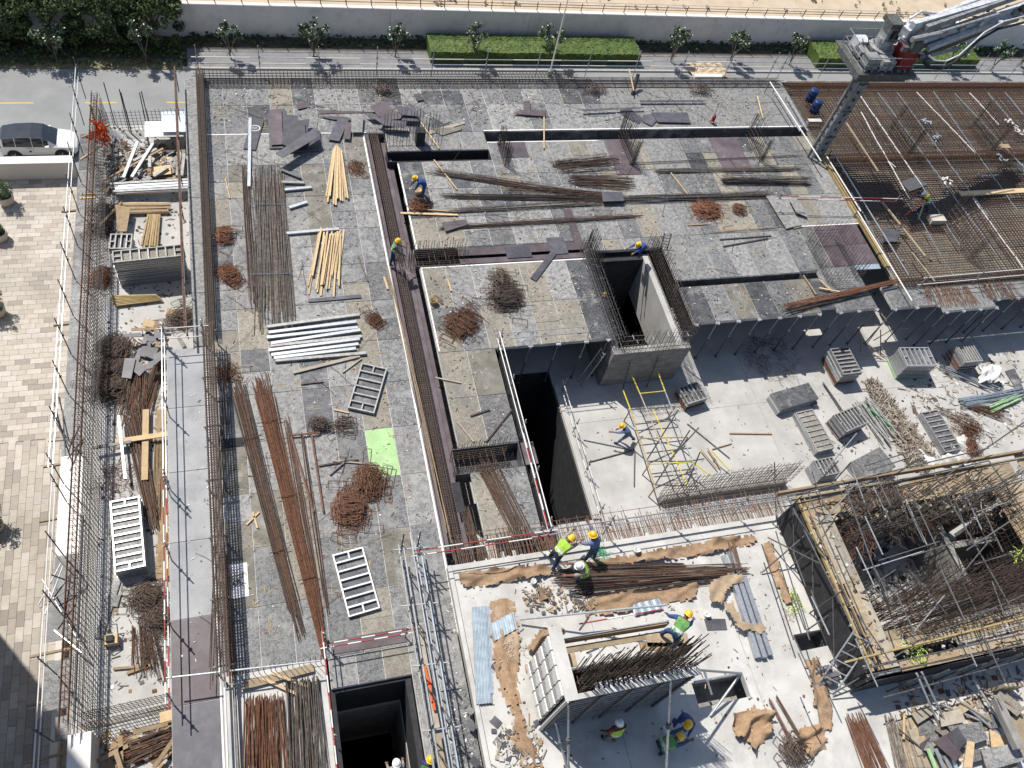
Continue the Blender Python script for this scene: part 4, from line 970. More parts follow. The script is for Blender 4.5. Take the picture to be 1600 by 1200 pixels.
t=empty('guard_rail',(-3.9,33,0),'long rusty brown tube rail beside the purple boards at the far left','guard rail')
MB().tube((-4.1,42.6,1.1),(-3.95,24.2,1.1),.05,6).build('rail','rust',t); MB().tube((-4.1,42.6,.6),(-3.95,24.2,.6),.03,6).build('rail','steel_dark',t)
for k in range(8): MB().tube((-4.08+k*.015,42.2-k*2.5,-.3),(-4.08+k*.015,42.2-k*2.5,1.2),.03,6).build('post','rust',t)
guardrail(Vector((10.42,22.4,-.2)),Vector((10.42,12.7,-.2)),-.2,'red and white guard rail down the left side of the deep dark slot',heights=(.7,1.3),ps=2.4,ph=1.6,mats=('white_paint','white_paint'),seg=.8)
t=empty('guard_rail',(10.6,14,.2),'red striped tube beside the lower half of the dark slot','guard rail'); striped(t,'rail',(10.32,17.2,.75),(10.32,12.6,.75),.03,seg=.7)
guardrail(Vector((10.5,22.7,0)),Vector((15.2,22.7,0)),0,'thin steel guard rail along the near edge of the deck above the slot',heights=(.5,1.0),ps=4.4,ph=1.4)
guardrail(Vector((14.2,21.4,ZL+.1)),Vector((14.2,14.3,ZL+.1)),ZL+.1,'steel guard rail along the lower floor edge right of the dark slot',heights=(.5,1.0),ps=2.2,ph=1.5,mats=('steel_pipe','coping'))
guardrail(Vector((4.6,11.95,ZS)),Vector((10.0,11.95,ZS)),ZS,'red and white striped guard rail at the far left corner of the near slab',heights=(1.1,1.65),ps=5.6,ph=2.1,mats=('white_paint','red_paint'),seg=.9)
guardrail(Vector((9.6,12.0,ZS)),Vector((22.3,12.0,ZS)),ZS,'long steel guard rail along the far edge of the near white slab behind the workers',heights=(1.1,1.65),ps=3.1,ph=2.0)
guardrail(Vector((.75,9.2,0)),Vector((3.7,9.2,0)),0,'striped guard rail across the purple boards before the square pit',heights=(.6,1.1),ps=3,ph=1.3,mats=('white_paint','red_paint'),seg=.5)
guardrail(Vector((.62,9.4,.1)),Vector((.62,2.2,.1)),.1,'striped red and white guard rail down the left side of the square pit',heights=(.9,1.4),ps=3,ph=1.6,mats=('white_paint','red_paint'),seg=.6)
t=empty('scaffold',(4.4,6,0),'narrow tube scaffold running down between the square pit and the near white slab','scaffold')
for k,(x,zz,m) in enumerate([(3.9,1.1,'steel_pipe'),(4.0,1.75,'steel_pipe'),(4.55,1.1,'steel_pipe'),(4.65,1.75,'galv'),(4.28,2.2,'steel_pipe'),(4.8,.7,'coping'),(3.95,.5,'timber_grey')]):
    MB().tube((x,12.6,zz),(x-.05,.5,zz),.034,6).build('ledger',m,t)
for k in range(6):
    y=12.3-k*2.3
    for x in (3.95,4.6): MB().tube((x,y,0),(x,y,2.9 if k in(0,) else 2.35),.032,6).build('standard','steel_dark',t)
    MB().tube((3.6,y,1.4),(5.0,y-.1,1.4),.03,6).build('transom','steel',t)
    if k<5: MB().tube((3.95,y,.1),(4.6,y-2.3,2.2),.028,6).build('brace','steel_dark',t); 
MB().bar((4.25,9.5,.2),(4.3,5.6,.25),.25,.05).build('board','timber_grey',t); MB().bar((4.28,5.4,.3),(4.3,2.0,.3),.22,.05).build('board','timber_deck',t)
tag(MB().bar((4.22,7.9,.35),(4.32,6.2,.4),.09,.1).bar((4.34,7.3,.4),(4.25,6.5,.5),.05,.1).build('debris_chute','orange_plastic'),'strip of orange plastic netting hanging in the narrow tube scaffold','netting')
# long tubes at the left of the rebar zone
for i,(p,q,z,m,lab) in enumerate([((1203,128),(1283,252),.9,'coping','white tube rail running down left of the pump mast to the timber kerb'),((1292,245),(1345,330),.6,'coping','pale tube between the timber kerb and the mat, passing under the striped rails'),((1300,235),(1420,430),.5,'steel_pipe','long pale tube lying over the rebar mat edge right of the timber kerb'),((1230,150),(1262,205),.3,'steel_pipe','short pale tube beside the blue barrels'),((1340,330),(1425,470),.5,'coping','pale tube reaching the near deck edge below the brown plank'),((1210,140),(1250,205),.3,'steel_pipe','thin pale tube at the far left of the trench end')]):
    t=empty('tube_rail',at(*p,z),lab,'tube'); striped(t,'tube',at(*p,z),at(*q,z),.04,(m,),1.2); MB().tube(at(*p,z)-Vector((0,0,z)),at(*p,z),.03,5).build('post','steel_dark',t)
guardrail((1218,310),(1400,314),.9,'pair of red and white striped tubes crossing from the deck to the rebar mat',heights=(0.0,.25),ps=9,ph=.4,mats=('coping','red_paint'),seg=1.3)
guardrail((1432,452),(1600,436),.0,'pale guard rail over the near edge of the right rebar mat',heights=(.5,1.1),ps=4.5,ph=1.5,mats=('coping',))
k0=at(1284,262,.0); k1=at(1400,450,0)
t=empty('timber_kerb',(35,31,0),'long yellow timber kerb between the grey deck and the rebar mat','timber kerb')
yy=36.0
for L in (4.6,4.4,.9,.0):
    if L: MB().bar((35.08,yy,.09),(35.08,yy-L,.09),.28,.16).build('beam','timber_yellow',t); yy-=L+.12
for (p,q,lab) in [((1322,192),(1372,268),'yellow timber lying over the rebar mat right of the pump mast'),((1378,315),(1445,400),'yellow timber running toward the near edge of the mat'),((1425,395),(1460,440),'yellow timber end at the near edge of the mat')]:
    batten(p,q,.2,'timber_deck',lab,.10,.09)
batten((1500,303),(1612,297),.22,'timber_new','long pale timber board lying across the mat at the right edge of the picture',.4,.06)
# ================================================================ props under the deck edges
pts=[]
for x in [10.6,12.1,13.6,15.1,16.3]: pts.append((Vector((x,22.62,0)),'deck edge left of the shaft'))
for i in range(7): pts.append((Vector((21.5+i*1.27,23.1,0)),'near deck edge right of the shaft'))
for x in (30.5,31.7,32.9): pts.append((Vector((x,23.1,0)),'small deck pieces near the black gap'))
for i in range(3): pts.append((Vector((34.1+i*1.5,23.0,0)),'deck piece right of the black gap'))
for i in range(4): pts.append((Vector((37.4+i*1.2,22.5,0)),'rusty deck piece at the right'))
for i in range(6): pts.append((Vector((41.5+i*1.5,23.1,0)),'far right deck edge'))
byw={}
for p,wh in pts: byw.setdefault(wh,[]).append(p)
for wh,l in byw.items():
    for i,p in enumerate(l): prop(p-Vector((0,.14,0)),ZL,-.02,label=fromleft(i,len(l))+' steel prop under the '+wh)
for j,y in enumerate((26.5,30.0)):
    for i in range(9): prop(Vector((22.0+i*2.1,y,0)),ZL,-.2,label=ordn(i)+' prop in the %s shaded row beneath the right deck'%('second','third')[j])
# ================================================================ rebar bundles on the deck
bundle((420,272),(428,490),1.6,2.0,90,'bar_grey','wide bundle of grey-brown bars on the left bay, below the dark plywood pile',cross=2,je=1.3,cm='steel_pipe')
bundle((385,262),(402,470),.5,.7,16,'bar_brown','thin fringe of brown bars at the left of the wide grey bar bundle',je=.8)
bundle((372,608),(462,960),.7,.45,38,'bar_brown','long bundle of bars slanting down the left bay from the shadowed cage',je=1.2,cross=2)
bundle((410,606),(498,975),.9,.4,46,'rust_bright','bright rusty bundle of long bars slanting down the left bay',je=1.4,cross=3)
bundle((448,660),(506,985),.25,.2,9,'bar_brown','thin pair of bent bars right of the long rusty bundle',je=.8)
bundle((472,680),(512,960),.1,.15,5,'rust','thin bars running down beside the two long slanting bundles',je=.4)
bundle((352,560),(330,1060),.12,.2,6,'rust','few thin bars hanging down beside the near left cage',z=.4)
bundle((350,860),(362,1060),.35,.35,16,'rust','dark red bars lying at the near end of the left bay',z=.1)
bundle((605,420),(700,830),.12,.25,5,'timber_old','thin rusty bars lying along the bay left of the long trench',je=.6)
bundle((680,268),(905,302),.5,.5,20,'bar_brown','bundle of brown bars starting right of the worker with the bucket',je=1.2)
bundle((700,307),(965,312),.35,.4,26,'bar_dark','dark bar bundle running to the small purple board in the middle deck',je=.9)
bundle((700,330),(935,316),.3,.4,18,'bar_grey','grey bar bundle just below the dark one in the middle deck',je=.8)
bundle((790,295),(955,305),.7,.3,16,'rust','rusty bars fanning across the middle deck above the dark bundle',je=.8)
bundle((694,356),(990,338),.25,.22,18,'bar_brown','narrow brown bundle starting at the purple sheet in the middle deck',je=.7)
bundle((868,262),(958,254),.9,1.1,46,'bar_brown','upper fan of short brown bars in the middle of the far deck',je=.5,stack=.25)
bundle((895,282),(982,287),.9,1.1,50,'bar_brown','lower fan of short brown bars in the middle of the far deck',je=.5,stack=.25)
bundle((1030,268),(1245,264),.3,.3,20,'bar_grey','grey bar bundle lying above the thick dark bundle near the pump',je=.6)
bundle((1128,284),(1262,286),.45,.45,34,'bar_dark','thick dark bundle of bars stacked on timbers near the pump',je=.3,stack=.4)
bundle((975,313),(1196,306),.4,.4,34,'bar_grey','thick brown-grey bundle ending above the round rust heap',je=.6,stack=.25)
bundle((985,256),(1250,243),.06,.06,3,'bar_dark','three thin dark bars stretched across the far deck left of the pump',je=.3)
bundle((1115,362),(1215,355),.06,.06,3,'timber_new','two thin pale rods right of the round rust heap')
bundle((1228,479),(1400,440),.30,.30,26,'rust_bright','rusty bar bundle bridging the black gap below the purple boards',z=.25,je=.6)
bundle((1235,486),(1350,455),.2,.3,14,'bar_brown','brown bars lying just below the bright rusty bundle at the black gap',z=.1)
bundle((760,725),(815,835),1.0,.8,44,'bar_brown','brown bars running down the deck strip left of the dark slot',je=.6)
bundle((728,800),(740,850),.6,.6,22,'bar_brown','grey-brown bars beside the small black opening above the striped rail',je=.4)
bundle((412,1092),(415,1260),1.35,1.45,100,'rust_bright','thick rusty bundle of bars at the bottom left, uneven top ends',je=.25,stack=.35)
bundle((474,1064),(486,1260),1.25,1.35,90,'bar_grey','grey-brown bundle of bars at the bottom left beside the striped rail',je=.2,stack=.35)
bundle((870,905),(1150,893),.75,.5,44,'bar_brown','long brown bundle under the kneeling workers on the near slab',z=ZS+.05,je=.6,stack=.3)
bundle((905,925),(1110,905),.5,.4,26,'bar_dark','dark bars beside the long brown bundle on the near slab',z=ZS+.03,je=.7)
bundle((925,885),(1065,884),.25,.25,20,'bar_brown','short straight bundle on the near slab behind the kneeling workers',z=ZS+.03,je=.3)
bundle((1150,892),(1138,850),.55,.5,10,'bar_brown','bent-up ends of the long brown bundle at its right tip',z=ZS+.2,je=.2)
bundle((1335,1122),(1372,1210),.9,1.0,46,'rust_bright','rusty bundle of hooked bars at the bottom edge right of centre',z=ZS+.03,je=.4)
bundle((1400,1125),(1425,1215),1.1,1.2,40,'bar_grey','grey bars lying by the rusty hooked bundle at the bottom edge',z=ZS+.03,je=.5)
bundle((1200,1093),(1250,1190),.12,.12,6,'rust','U-shaped rusty bars at the bottom edge, left pair',z=ZS+.05,je=.1)
bundle((1212,1090),(1268,1185),.12,.12,6,'rust','U-shaped rusty bars at the bottom edge, right pair',z=ZS+.05,je=.1)
bundle((1465,640),(1490,650),.4,.6,12,'bar_brown','few brown bars on the lower floor right of the tall panel stack',z=ZL+.05)
bundle((1508,632),(1570,652),.5,.9,36,'rust','fan of rusty bars on the lower floor at the right',z=ZL+.05,je=.5)
# left strip
bundle((214,590),(206,655),1.0,1.4,60,'rust','upper rusty-brown bar bundle on the white strip below the stirrup heaps',z=ZL+.05,je=.4,stack=.3)
bundle((250,565),(222,655),.5,.7,40,'bar_brown','brown bars leaning beside the rusty bundle on the white strip',z=ZL+.1,je=.4)
bundle((207,650),(240,812),.8,.5,50,'bar_brown','long brown bundle running down the white strip to the panel stack',z=ZL+.1,je=.6,stack=.25)
bundle((249,690),(248,800),.45,.45,26,'timber_old','brown bars along the right side of the white strip',z=ZL+.05,je=.5)
bundle((220,980),(226,1045),.7,.9,30,'rust','thin rusty bars near the small machine on the white strip',z=ZL+.05,je=.4)
bundle((228,965),(252,1060),.5,.5,9,'bar_dark','few dark straight bars right of the thin rusty ones on the white strip',z=ZL+.05,je=.3)
bundle((195,1180),(272,1150),.9,.7,50,'rust','heap of rusty bars in the bottom left yard',z=ZL+.1,je=.5,stack=.3)
# ================================================================ stirrup heaps
hoops((1103,328),.66,120,'rust_bright','round orange-rust heap of stirrups in the middle of the far deck',ang=1.57,size=(.7,.4))
hoops((1155,328),.4,26,'rust','small rust heap right of the round orange one')
hoops((790,464),.82,150,'bar_dark','dark heap of bundled stirrups above the open slot',ang=1.5,aspect=.75,size=(.8,.35),h=.5,spread=.15)
hoops((782,438),.5,50,'bar_brown','small brown tuft at the top of the dark stirrup heap')
hoops((720,507),1.05,150,'rust','bright rusty slanting heap of stirrups left of the dark one',ang=.75,aspect=.55,size=(.7,.3),h=.3,spread=.18)
hoops((576,754),.72,110,'rust','upper rusty brown heap of stirrups in the near left bay',ang=-.2,aspect=.9,size=(.7,.4),spread=.25)
hoops((547,795),.78,120,'rust','lower rusty brown heap of stirrups in the near left bay',ang=1.4,aspect=.6,size=(.75,.4),spread=.25)
hoops((499,664),.36,24,'bar_brown','small brown stirrup clump left of the green sheet')
hoops((538,665),.55,20,'bar_brown','loose stirrups between the small clump and the green sheet',h=.15)
hoops((558,264),.5,26,'rust','small wedge of rusty stirrups right of the upper timber bundle',h=.1)
hoops((655,322),.5,50,'rust_bright','rusty clump below the worker with the bucket')
hoops((352,368),.7,44,'rust_bright','rusty clump near the left cage at the far end',ang=1.4,aspect=.4)
hoops((358,430),.8,60,'rust_bright','rusty clump left of the wide grey bar bundle',ang=2.1,aspect=.5)
hoops((585,500),.55,30,'rust','narrow rusty clump beside the silver beams',ang=-1.0,aspect=.25,h=.1)
hoops((357,585),.7,30,'rust','fan of rusty bars at the top of the near left cage shadow',h=.1,spread=.8)
hoops((158,435),.75,70,'rust_bright','red-rust bundle of stirrups beside the mesh above the pale timbers',z=ZL+.05,ang=1.57,aspect=.5)
hoops((178,548),.95,150,'bar_brown','uppermost of three brown stirrup heaps on the white strip',z=ZL+.05,h=.5)
hoops((173,580),.75,110,'bar_brown','middle of three brown stirrup heaps on the white strip',z=ZL+.05,h=.5)
hoops((172,610),.9,130,'bar_brown','lowest of three brown stirrup heaps on the white strip',z=ZL+.05,h=.6)
hoops((285,498),.75,90,'bar_brown','brown stirrups heaped against the deck edge by the timber scraps',z=ZL+.05,h=.6)
hoops((162,330),.55,60,'bar_dark','dark clump of stirrups by the mesh near the far end of the strip',z=ZL+.05)
hoops((162,358),.6,60,'bar_dark','second dark clump of stirrups by the mesh near the far end',z=ZL+.05)
tangle((182,755),1.1,90,'rust','tangle of rusty wire above the white panel stack on the strip',z=ZL+.05)
tangle((185,290),1.0,70,'rust','tangle of rusty wire in the scrap corner of the white strip',z=ZL+.05)
hoops((230,934),.7,100,'bar_brown','brown stirrup heap just below the white panel stack',z=ZL+.05)
hoops((250,965),.6,80,'bar_brown','second brown stirrup heap below the white panel stack',z=ZL+.05)
tangle((238,1010),.9,60,'bar_brown','brown tangle of wire near the bottom of the white strip',z=ZL+.05)
tangle((1205,560),2.0,140,'bar_dark','dark tangle of bars in the shade under the right deck',z=ZL+.05,h=.5)
hoops((1240,1175),.55,50,'bar_brown','ribbed pile of stirrups at the bottom edge of the near slab',z=ZS+.05)
tangle((1240,940),.5,40,'lime_strap','small tangle of lime green strap on the near slab',z=ZS+.02,h=.15,r=.014)
tangle((1233,962),.35,22,'rope_white','coil of white rope beside the lime green straps',z=ZS+.02,h=.15,r=.010)
tangle((935,862),.45,60,'rope_green','heap of green rope behind the workers on the near slab',z=ZS+.02,h=.15,r=.010)
tangle((800,1020),.55,30,'rope_white','loose coil of pale rope on the brown burlap',z=ZS+.12,h=.05,r=.01)
tangle((1430,1020),.5,40,'lime_strap','tangle of lime strap on the near timber walkway of the core',z=ZC+.05,h=.25,r=.014)
tangle((1590,870),.4,20,'lime_strap','small bit of lime strap at the right edge of the core',z=ZC+.05,h=.25,r=.02)
tangle((1130,930),.7,10,'webbing','',z=ZS) if False else None
# core rebar masses
comb(Vector((22.8,10.1,ZC-2.2)),Vector((31.5,10.4,ZC-2.2)),3.9,.15,'bar_grey','tall rebar wall along the far side of the core pit',rows=3,gap=.5,horiz=8,hz=(0,.7),lean=.12)
comb(Vector((22.8,5.9,ZC-2.2)),Vector((33,6.5,ZC-2.2)),3.9,.11,'bar_brown','tall rebar wall along the near side of the core pit',rows=4,gap=.42,horiz=10,hz=(0,.75),lean=.14)
comb(Vector((31.2,6.2,ZC-2.5)),Vector((31.6,10.6,ZC-2.5)),3.6,.2,'bar_dark','rebar wall on the right side of the core pit',rows=2,gap=.5,horiz=8,hz=(0,.8))
comb(Vector((22.8,6,ZC-2.2)),Vector((22.8,10,ZC-2.2)),2.6,.2,'bar_dark','rebar wall on the left side of the core pit',rows=2,gap=.3,horiz=7,hz=(0,.8))
comb(Vector((33.4,9,ZC-2.5)),Vector((37,13,ZC-2.5)),3.6,.2,'bar_dark','dark rebar cage at the far right of the core',rows=2,gap=.7,horiz=8,hz=(0,.8))
hoops((1338,778),.75,60,'bar_brown','rust heap on the far timber walkway of the core, left one',z=ZC+.03,h=.35)
hoops((1385,772),.7,50,'bar_brown','rust heap on the far timber walkway of the core, right one',z=ZC+.03,h=.35)
for i,(px,py,n) in enumerate([(1400,815,110),(1440,800,120),(1470,775,90),(1330,840,110),(1520,810,110)]):
    tangle((px,py),1.1,n,'rust' if i%2 else 'bar_brown',('first','second','third','fourth','fifth')[i]+' clump of tie wire caught in the rebar around the core pit',z=ZC-.6,h=.6,r=.009)
mesh_wall(Vector((22.7,5.6,ZC+.12)),Vector((22.7,5.61,ZC+.12)),.1,'x') if False else None
t=empty('rebar_mesh_sheet',(27,4.9,ZC+.1),'flat rebar mesh lying over the near timber walkway of the core','rebar mesh'); a=MB(); 
for i in range(34): a.tube((24.0+i*.22,4.4,ZC+.12),(24.6+i*.22,7.6,ZC+.35),.013,3,caps=False)
for j in range(14): a.tube((24.0+j*.045,4.5+j*.22,ZC+.13+j*.016),(31.4+j*.045,4.5+j*.22,ZC+.13+j*.016),.013,3,caps=False)
o=a.build('bars','bar_dark',t); o['kind']='stuff'
# scaffold of dark tubes round the core
t=empty('scaffold',(27,8,ZS),'dark tube scaffold crossing around the timber platform of the core','scaffold')
def tb(p,zp,q,zq,m='steel_dark',r=.032,nm='tube'): MB().tube(at(*p,zp),at(*q,zq),r,6).build(nm,m,t)
for p,zp,q,zq in [((1232,775),ZC+.9,(1545,700),ZC+.9),((1225,792),ZC+.4,(1545,720),ZC+.4),((1245,790),ZS,(1310,660+60),ZC+1.6),((1270,790),ZS,(1330,722),ZC+1.5),((1385,750),ZC,(1440,715),ZC+2),((1440,770),ZC+.1,(1600,660),ZC+1.2),((1230,775),ZC+.3,(1330,975),ZC+.3),((1262,770),ZC+1.2,(1355,985),ZC+1.2),((1322,765),ZC+1.4,(1400,985),ZC+1.2),((1190,1045-150),ZS+.1,(1300,800),ZC+.5),((1200,840),ZS+.2,(1280,880),ZC+.4),((1290,870),ZC+.3,(1240,800),ZC+.5),((1260,985),ZS+.1,(1400,890),ZC+1.2),((1300,1085),ZS+.3,(1425,1010),ZC+.5),((1420,1008),ZC+.5,(1600,930),ZC+.9),((1350,1045),ZC+.5,(1600,990),ZC+.5),((1356,1055),ZC+.2,(1600,1008),ZC+.2),((1340,960),ZC+.8,(1395,1040),ZC+.9),((1380,1090),ZC-.5,(1600,1030),ZC-.4),((1190,850),ZS+1.0,(1240,1000),ZS+1.0),((1212,830),ZS+1.6,(1265,1000),ZS+1.6),((1460,740),ZC+1.0,(1600,985),ZC+1.0),((1545,720),ZC+1.0,(1600,800),ZC+1.0),((1500,780),ZC+1.2,(1600,750),ZC+1.2),((1510,860),ZC+1.2,(1600,800),ZC+1.3),((1420,890),ZC+1.2,(1480,960),ZC+1.0)]: tb(p,zp,q,zq)
for k in range(46):
    x0=U(1240,1590); y0=U(720,1000); zz=ZC+U(.3,1.6); dx,dy=random.choice([(70,-22),(95,-30),(28,60),(35,75),(50,-60),(-20,-55)]); tb((x0,y0),zz,(x0+dx,y0+dy),zz+U(-.3,.5),random.choice(['steel_dark','steel_dark','steel']),.028)
tb((1432,1052),ZC,(1470,1140),ZS+.1,'steel_pipe',.045); tb((1440,1050),ZC,(1482,1138),ZS+.1,'steel_pipe',.045)
tb((1320,1035),ZC+.6,(1600,965),ZC+.7,'timber_yellow',.05,'yellow_tube')
for k in range(9):
    c=Vector((22.9+k*1.2,3.4,ZS)); MB().tube(c,c+Vector((0,0,ZC+.6-ZS)),.032,6).build('standard','steel_dark',t)
for k in range(4):
    c=Vector((20.9,5.0+k*2.1,ZS)); MB().tube(c,c+Vector((0,0,ZC+.9-ZS)),.032,6).build('standard','steel_dark',t)
    MB().tube(c+Vector((0,0,.4)),c+Vector((.0,2.1,ZC-ZS)),.028,6).build('brace','steel_dark',t)
# black netting below the west walkway
tag(MB().box(21.12,4.1,.4,21.16,11.4,ZC-.1).build('debris_net','black_and_shade'),'black debris net hanging below the left timber walkway of the core','netting')
tag(MB().box(21.2,3.66,.4,33,3.7,ZC-.1).build('debris_net','black_and_shade'),'black debris net hanging below the near timber walkway of the core','netting')
# ladders
def ladder(p,zp,q,zq,label,w=.42,m='steel',n=10,r=.03):
    a=at(*p,zp); b=at(*q,zq); d=(b-a); s=d.cross(Vector((0,0,1))).normalized()*w/2; root=empty('ladder',a,label,'ladder')
    for e in (-1,1): MB().tube(a+s*e,b+s*e,r,6).build('rail',m,root)
    for k in range(n): c=a.lerp(b,(k+.5)/n); MB().tube(c-s,c+s,r*.7,5).build('rung',m,root)
ladder((1288,1082),ZS,(1350,990),ZC+.4,'grey steel ladder from the near slab up to the timber walkway of the core',.75,'alu',7,.035)
ladder((1036,393),-.1,(1044,365),.9,'small dark ladder standing by the far right corner of the shaft',.4,'steel_dark',6)
ladder((905,600),ZL,(943,548),-.6,'steel ladder leaning in the shade left of the concrete shaft',.4,'steel',12)
ladder((1510,528),ZL+.1,(1536,556),ZL+.15,'short steel ladder section lying on the lower floor beside the right panel stack',.9,'alu',5)
# ================================================================ timber and beams
def fan(tops,bots,z,m,base,grp,w=.085,h=.045,jit=6,stack_=.14):
    n=len(tops)
    for i in range(n): batten((tops[i][0],tops[i][1]),(bots[i][0],bots[i][1]),z+(i*37%5)/5*stack_,m,fromleft(i,n)+' of the '+base,w,h,group=grp)
T=[(522+ i*.9+U(-1,1),224+U(0,5)+abs(i-5)*.9) for i in range(14)]; Bt=[(509+i*2.75+U(-1.5,1.5),308+U(-4,13)) for i in range(14)]
fan(T,Bt,.02,'timber_new','pale battens in the upper timber bundle','pale battens of the upper bundle')
T=[(497+i*2.6+U(-2,2),357+U(-2,12)) for i in range(16)]; Bt=[(483+i*3.2+U(-5,4),446+U(-16,18)) for i in range(16)]
fan(T,Bt,.02,'timber_new','pale battens in the lower timber bundle','pale battens of the lower bundle')
for i in range(10): batten((184+U(-6,6),317+i*1.9),(262+U(-8,6),316+i*1.7+U(-1,2)),ZL+.1+(i%3)*.06,'timber_old' if i%3 else 'timber_new',fromleft(i,10,'top','bottom')+' of the crosswise battens near the far end of the white strip',.09,.05,group='crosswise battens on the strip')
for i in range(7): batten((232+i*3+U(-.5,.5),335),(221+i*4.1,388+U(-5,2)),ZL+.12,'timber_yellow' if i%2 else 'timber_old',fromleft(i,7)+' of the upright-lying battens above the tall dark panel stack',.09,.08,group='lengthwise battens on the strip')
for i in range(7): batten((172+i*1.2,463+i*2.4),(244+i*1.6,461+i*1.2),ZL+.3-.03*i,'timber_yellow',fromleft(i,7,'top','bottom')+' of the short yellowish battens below the tall dark panel stack',.09,.07,group='short battens below the dark stack')
for (p,q,m,lab,w,z) in [((190,316),(156,352),'timber_old','slanting plank leaning beside the dark stirrups on the strip',.14,ZL+.3),((228,640),(226,750),'timber_new','pale vertical plank lying on the white strip under the cross plank',.28,ZL+.3),((180,690),(262,678),'timber_new','pale plank lying across the white strip above the tangle of wire',.25,ZL+.4),((145,700),(205,690),'steel_dark','dark grey timber crossing the mesh foot on the strip',.14,ZL+.45),((185,650),(196,748),'steel_pipe','long pale tube lying down the strip beside the brown bundle',.1,ZL+.5),((180,1172),(192,1210),'timber_old','upright timber post at the bottom left yard',.16,ZL+.6),((183,908),(154,998),'ply_gray','long thin grey board lying on the near part of the white strip',.3,ZL+.02),((183,930),(178,948),'ply_gray','small grey offcut beside the long thin board on the strip',.3,ZL+.04),((177,1045),(235,1040),'timber_old','small brown timber near the bottom of the strip',.1,ZL+.05),((198,1052),(232,1040),'timber_old','second small brown timber near the bottom of the strip',.12,ZL+.05),((160,283),(255,232),'timber_old','long slanting plank over the scrap heap at the far end of the strip',.12,ZL+.5),
 ((850,180),(850,232),'timber_new','yellow batten bridging the far trench at its middle',.07,.05),((655,188),(686,232),'timber_new','yellow batten beside the fallen bars left of the far trench',.07,.05),((678,250),(714,296),'timber_new','pale batten slanting down from the far trench',.07,.05),((626,333),(715,336),'timber_new','long pale batten below the worker with the bucket',.12,.04),((640,326),(715,331),'timber_new','thin pale batten just above the long one near the rusty clump',.06,.04),((983,108),(990,142),'timber_new','short yellow stick by the black post at the far deck edge',.07,.4),((1183,150),(1192,185),'timber_new','yellow batten near the far right corner of the deck',.07,.1),((352,278),(359,310),'timber_new','thin pale stick on the far left bay',.06,.02),((1048,270),(1075,305),'timber_new','pale stick under the grey bar bundle near the pump',.07,.02),((1280,450),(1317,457),'timber_new','pale batten lying by the dark column bars at the near deck edge',.08,.1),((1280,437),(1300,455),'timber_new','second pale batten crossing the first at the near deck edge',.08,.12),((1255,430),(1275,460),'timber_old','brown batten near the dark column bars',.07,.05),
 ((865,395),(833,437),'ply_slate','long narrow dark board lying below the purple boards',.34,.02),((560,312),(486,0+352),'bar_dark','',.1,0),((600,433),(606,452),'timber_new','short pale stick on the bay beside the long trench',.1,.02),((699,436),(705,455),'timber_new','short pale stick right of the long trench near the olive bucket',.1,.02),((1140,677),(1206,678),'timber_old','thin brown batten lying alone on the bright lower floor',.06,ZL+.02),((458,582),(562,556),'timber_grey','grey beam lying slantwise below the silver beams',.16,.04),((482,470),(564,463),'ply_slate','flat dark strip lying below the lower timber bundle',.2,.01),((455,683),(530,676),'bar_dark','',.1,.1)]:
    if lab: batten(p,q,z,m,lab,w,.06)
B9=[((418,511),(561,492)),((420,520),(557,503)),((417,528),(559,512)),((424,537),(563,516)),((423,541),(565,526)),((420,548),(562,530)),((424,555),(560,538)),((428,560),(556,545)),((430,564),(572,552))]
for i,(p,q) in enumerate(B9): batten(p,q,.03+(i%2)*.03,'steel_pipe' if i%4 else 'alu_dirty',fromleft(i,9,'top','bottom')+' of the silver aluminium beams lying crosswise in the left bay',.15,.13,group='silver beams in the left bay',name='aluminium_beam',cat='aluminium beam')
for i,(p,q,m) in enumerate([((391,185),(389,292),'steel_pipe'),((440,285),(475,286),'alu_dirty'),((445,297),(487,293),'steel_pipe'),((452,325),(480,316),'steel_pipe'),((448,365),(530,358),'steel_pipe'),((440,266),(470,278),'steel_dark')]): batten(p,q,.03,m,['long silver beam lying below the marked dark board','dark grey beam end right of the wide grey bar bundle','silver beam just below the dark grey one','short silver beam slanting by the wide bar bundle','silver beam crossing under the lower timber bundle','short dark beam below the plywood pile'][i],.16,.12,name='aluminium_beam',cat='aluminium beam')
for i,(p,q) in enumerate([((1146,908),(1184,1028)),((1154,904),(1194,1028)),((1162,902),(1203,1024))]): batten(p,q,ZS+.08,'steel_pipe',['left','middle','right'][i]+' of three long silver beams on the near slab',.2,.2,group='three silver beams on the near slab',name='aluminium_beam',cat='aluminium beam')
for i,(p,q) in enumerate([((1130,868),(1146,902)),((1140,862),(1156,900))]): batten(p,q,ZS+.05,'steel_pipe',['left','right'][i]+' short silver beam under the bent bar ends on the near slab',.2,.16,name='aluminium_beam',cat='aluminium beam')
for i in range(8): batten((172+i*.6+(i%3)*6,288+i*2.0),(298-(i%2)*4,281+i*2.1),ZL+.55-(i%2)*.06,'steel_pipe' if i%3 else 'alu_dirty',fromleft(i,8,'top','bottom')+' of the silver beams across the far end of the strip',.15,.13,group='silver beams across the strip',name='aluminium_beam',cat='aluminium beam')
for i,(p,q) in enumerate([((215,222),(193,278)),((239,225),(206,277)),((245,233),(208,252)),((282,236),(277,275)),((288,240),(284,275)),((234,245),(234,262)),((262,262),(240,276))]): batten(p,q,ZL+.45+.1*(i%2),'steel_pipe' if i<2 else 'alu_dirty',['left long white beam leaning over the scrap heap','right long white beam leaning over the scrap heap','slanting grey beam in the scrap heap','upright grey beam at the right of the scrap heap','second upright grey beam right of the scrap heap','short pale beam standing in the scrap heap','short crooked beam at the bottom of the scrap heap'][i],.16,.12,name='aluminium_beam',cat='aluminium beam')
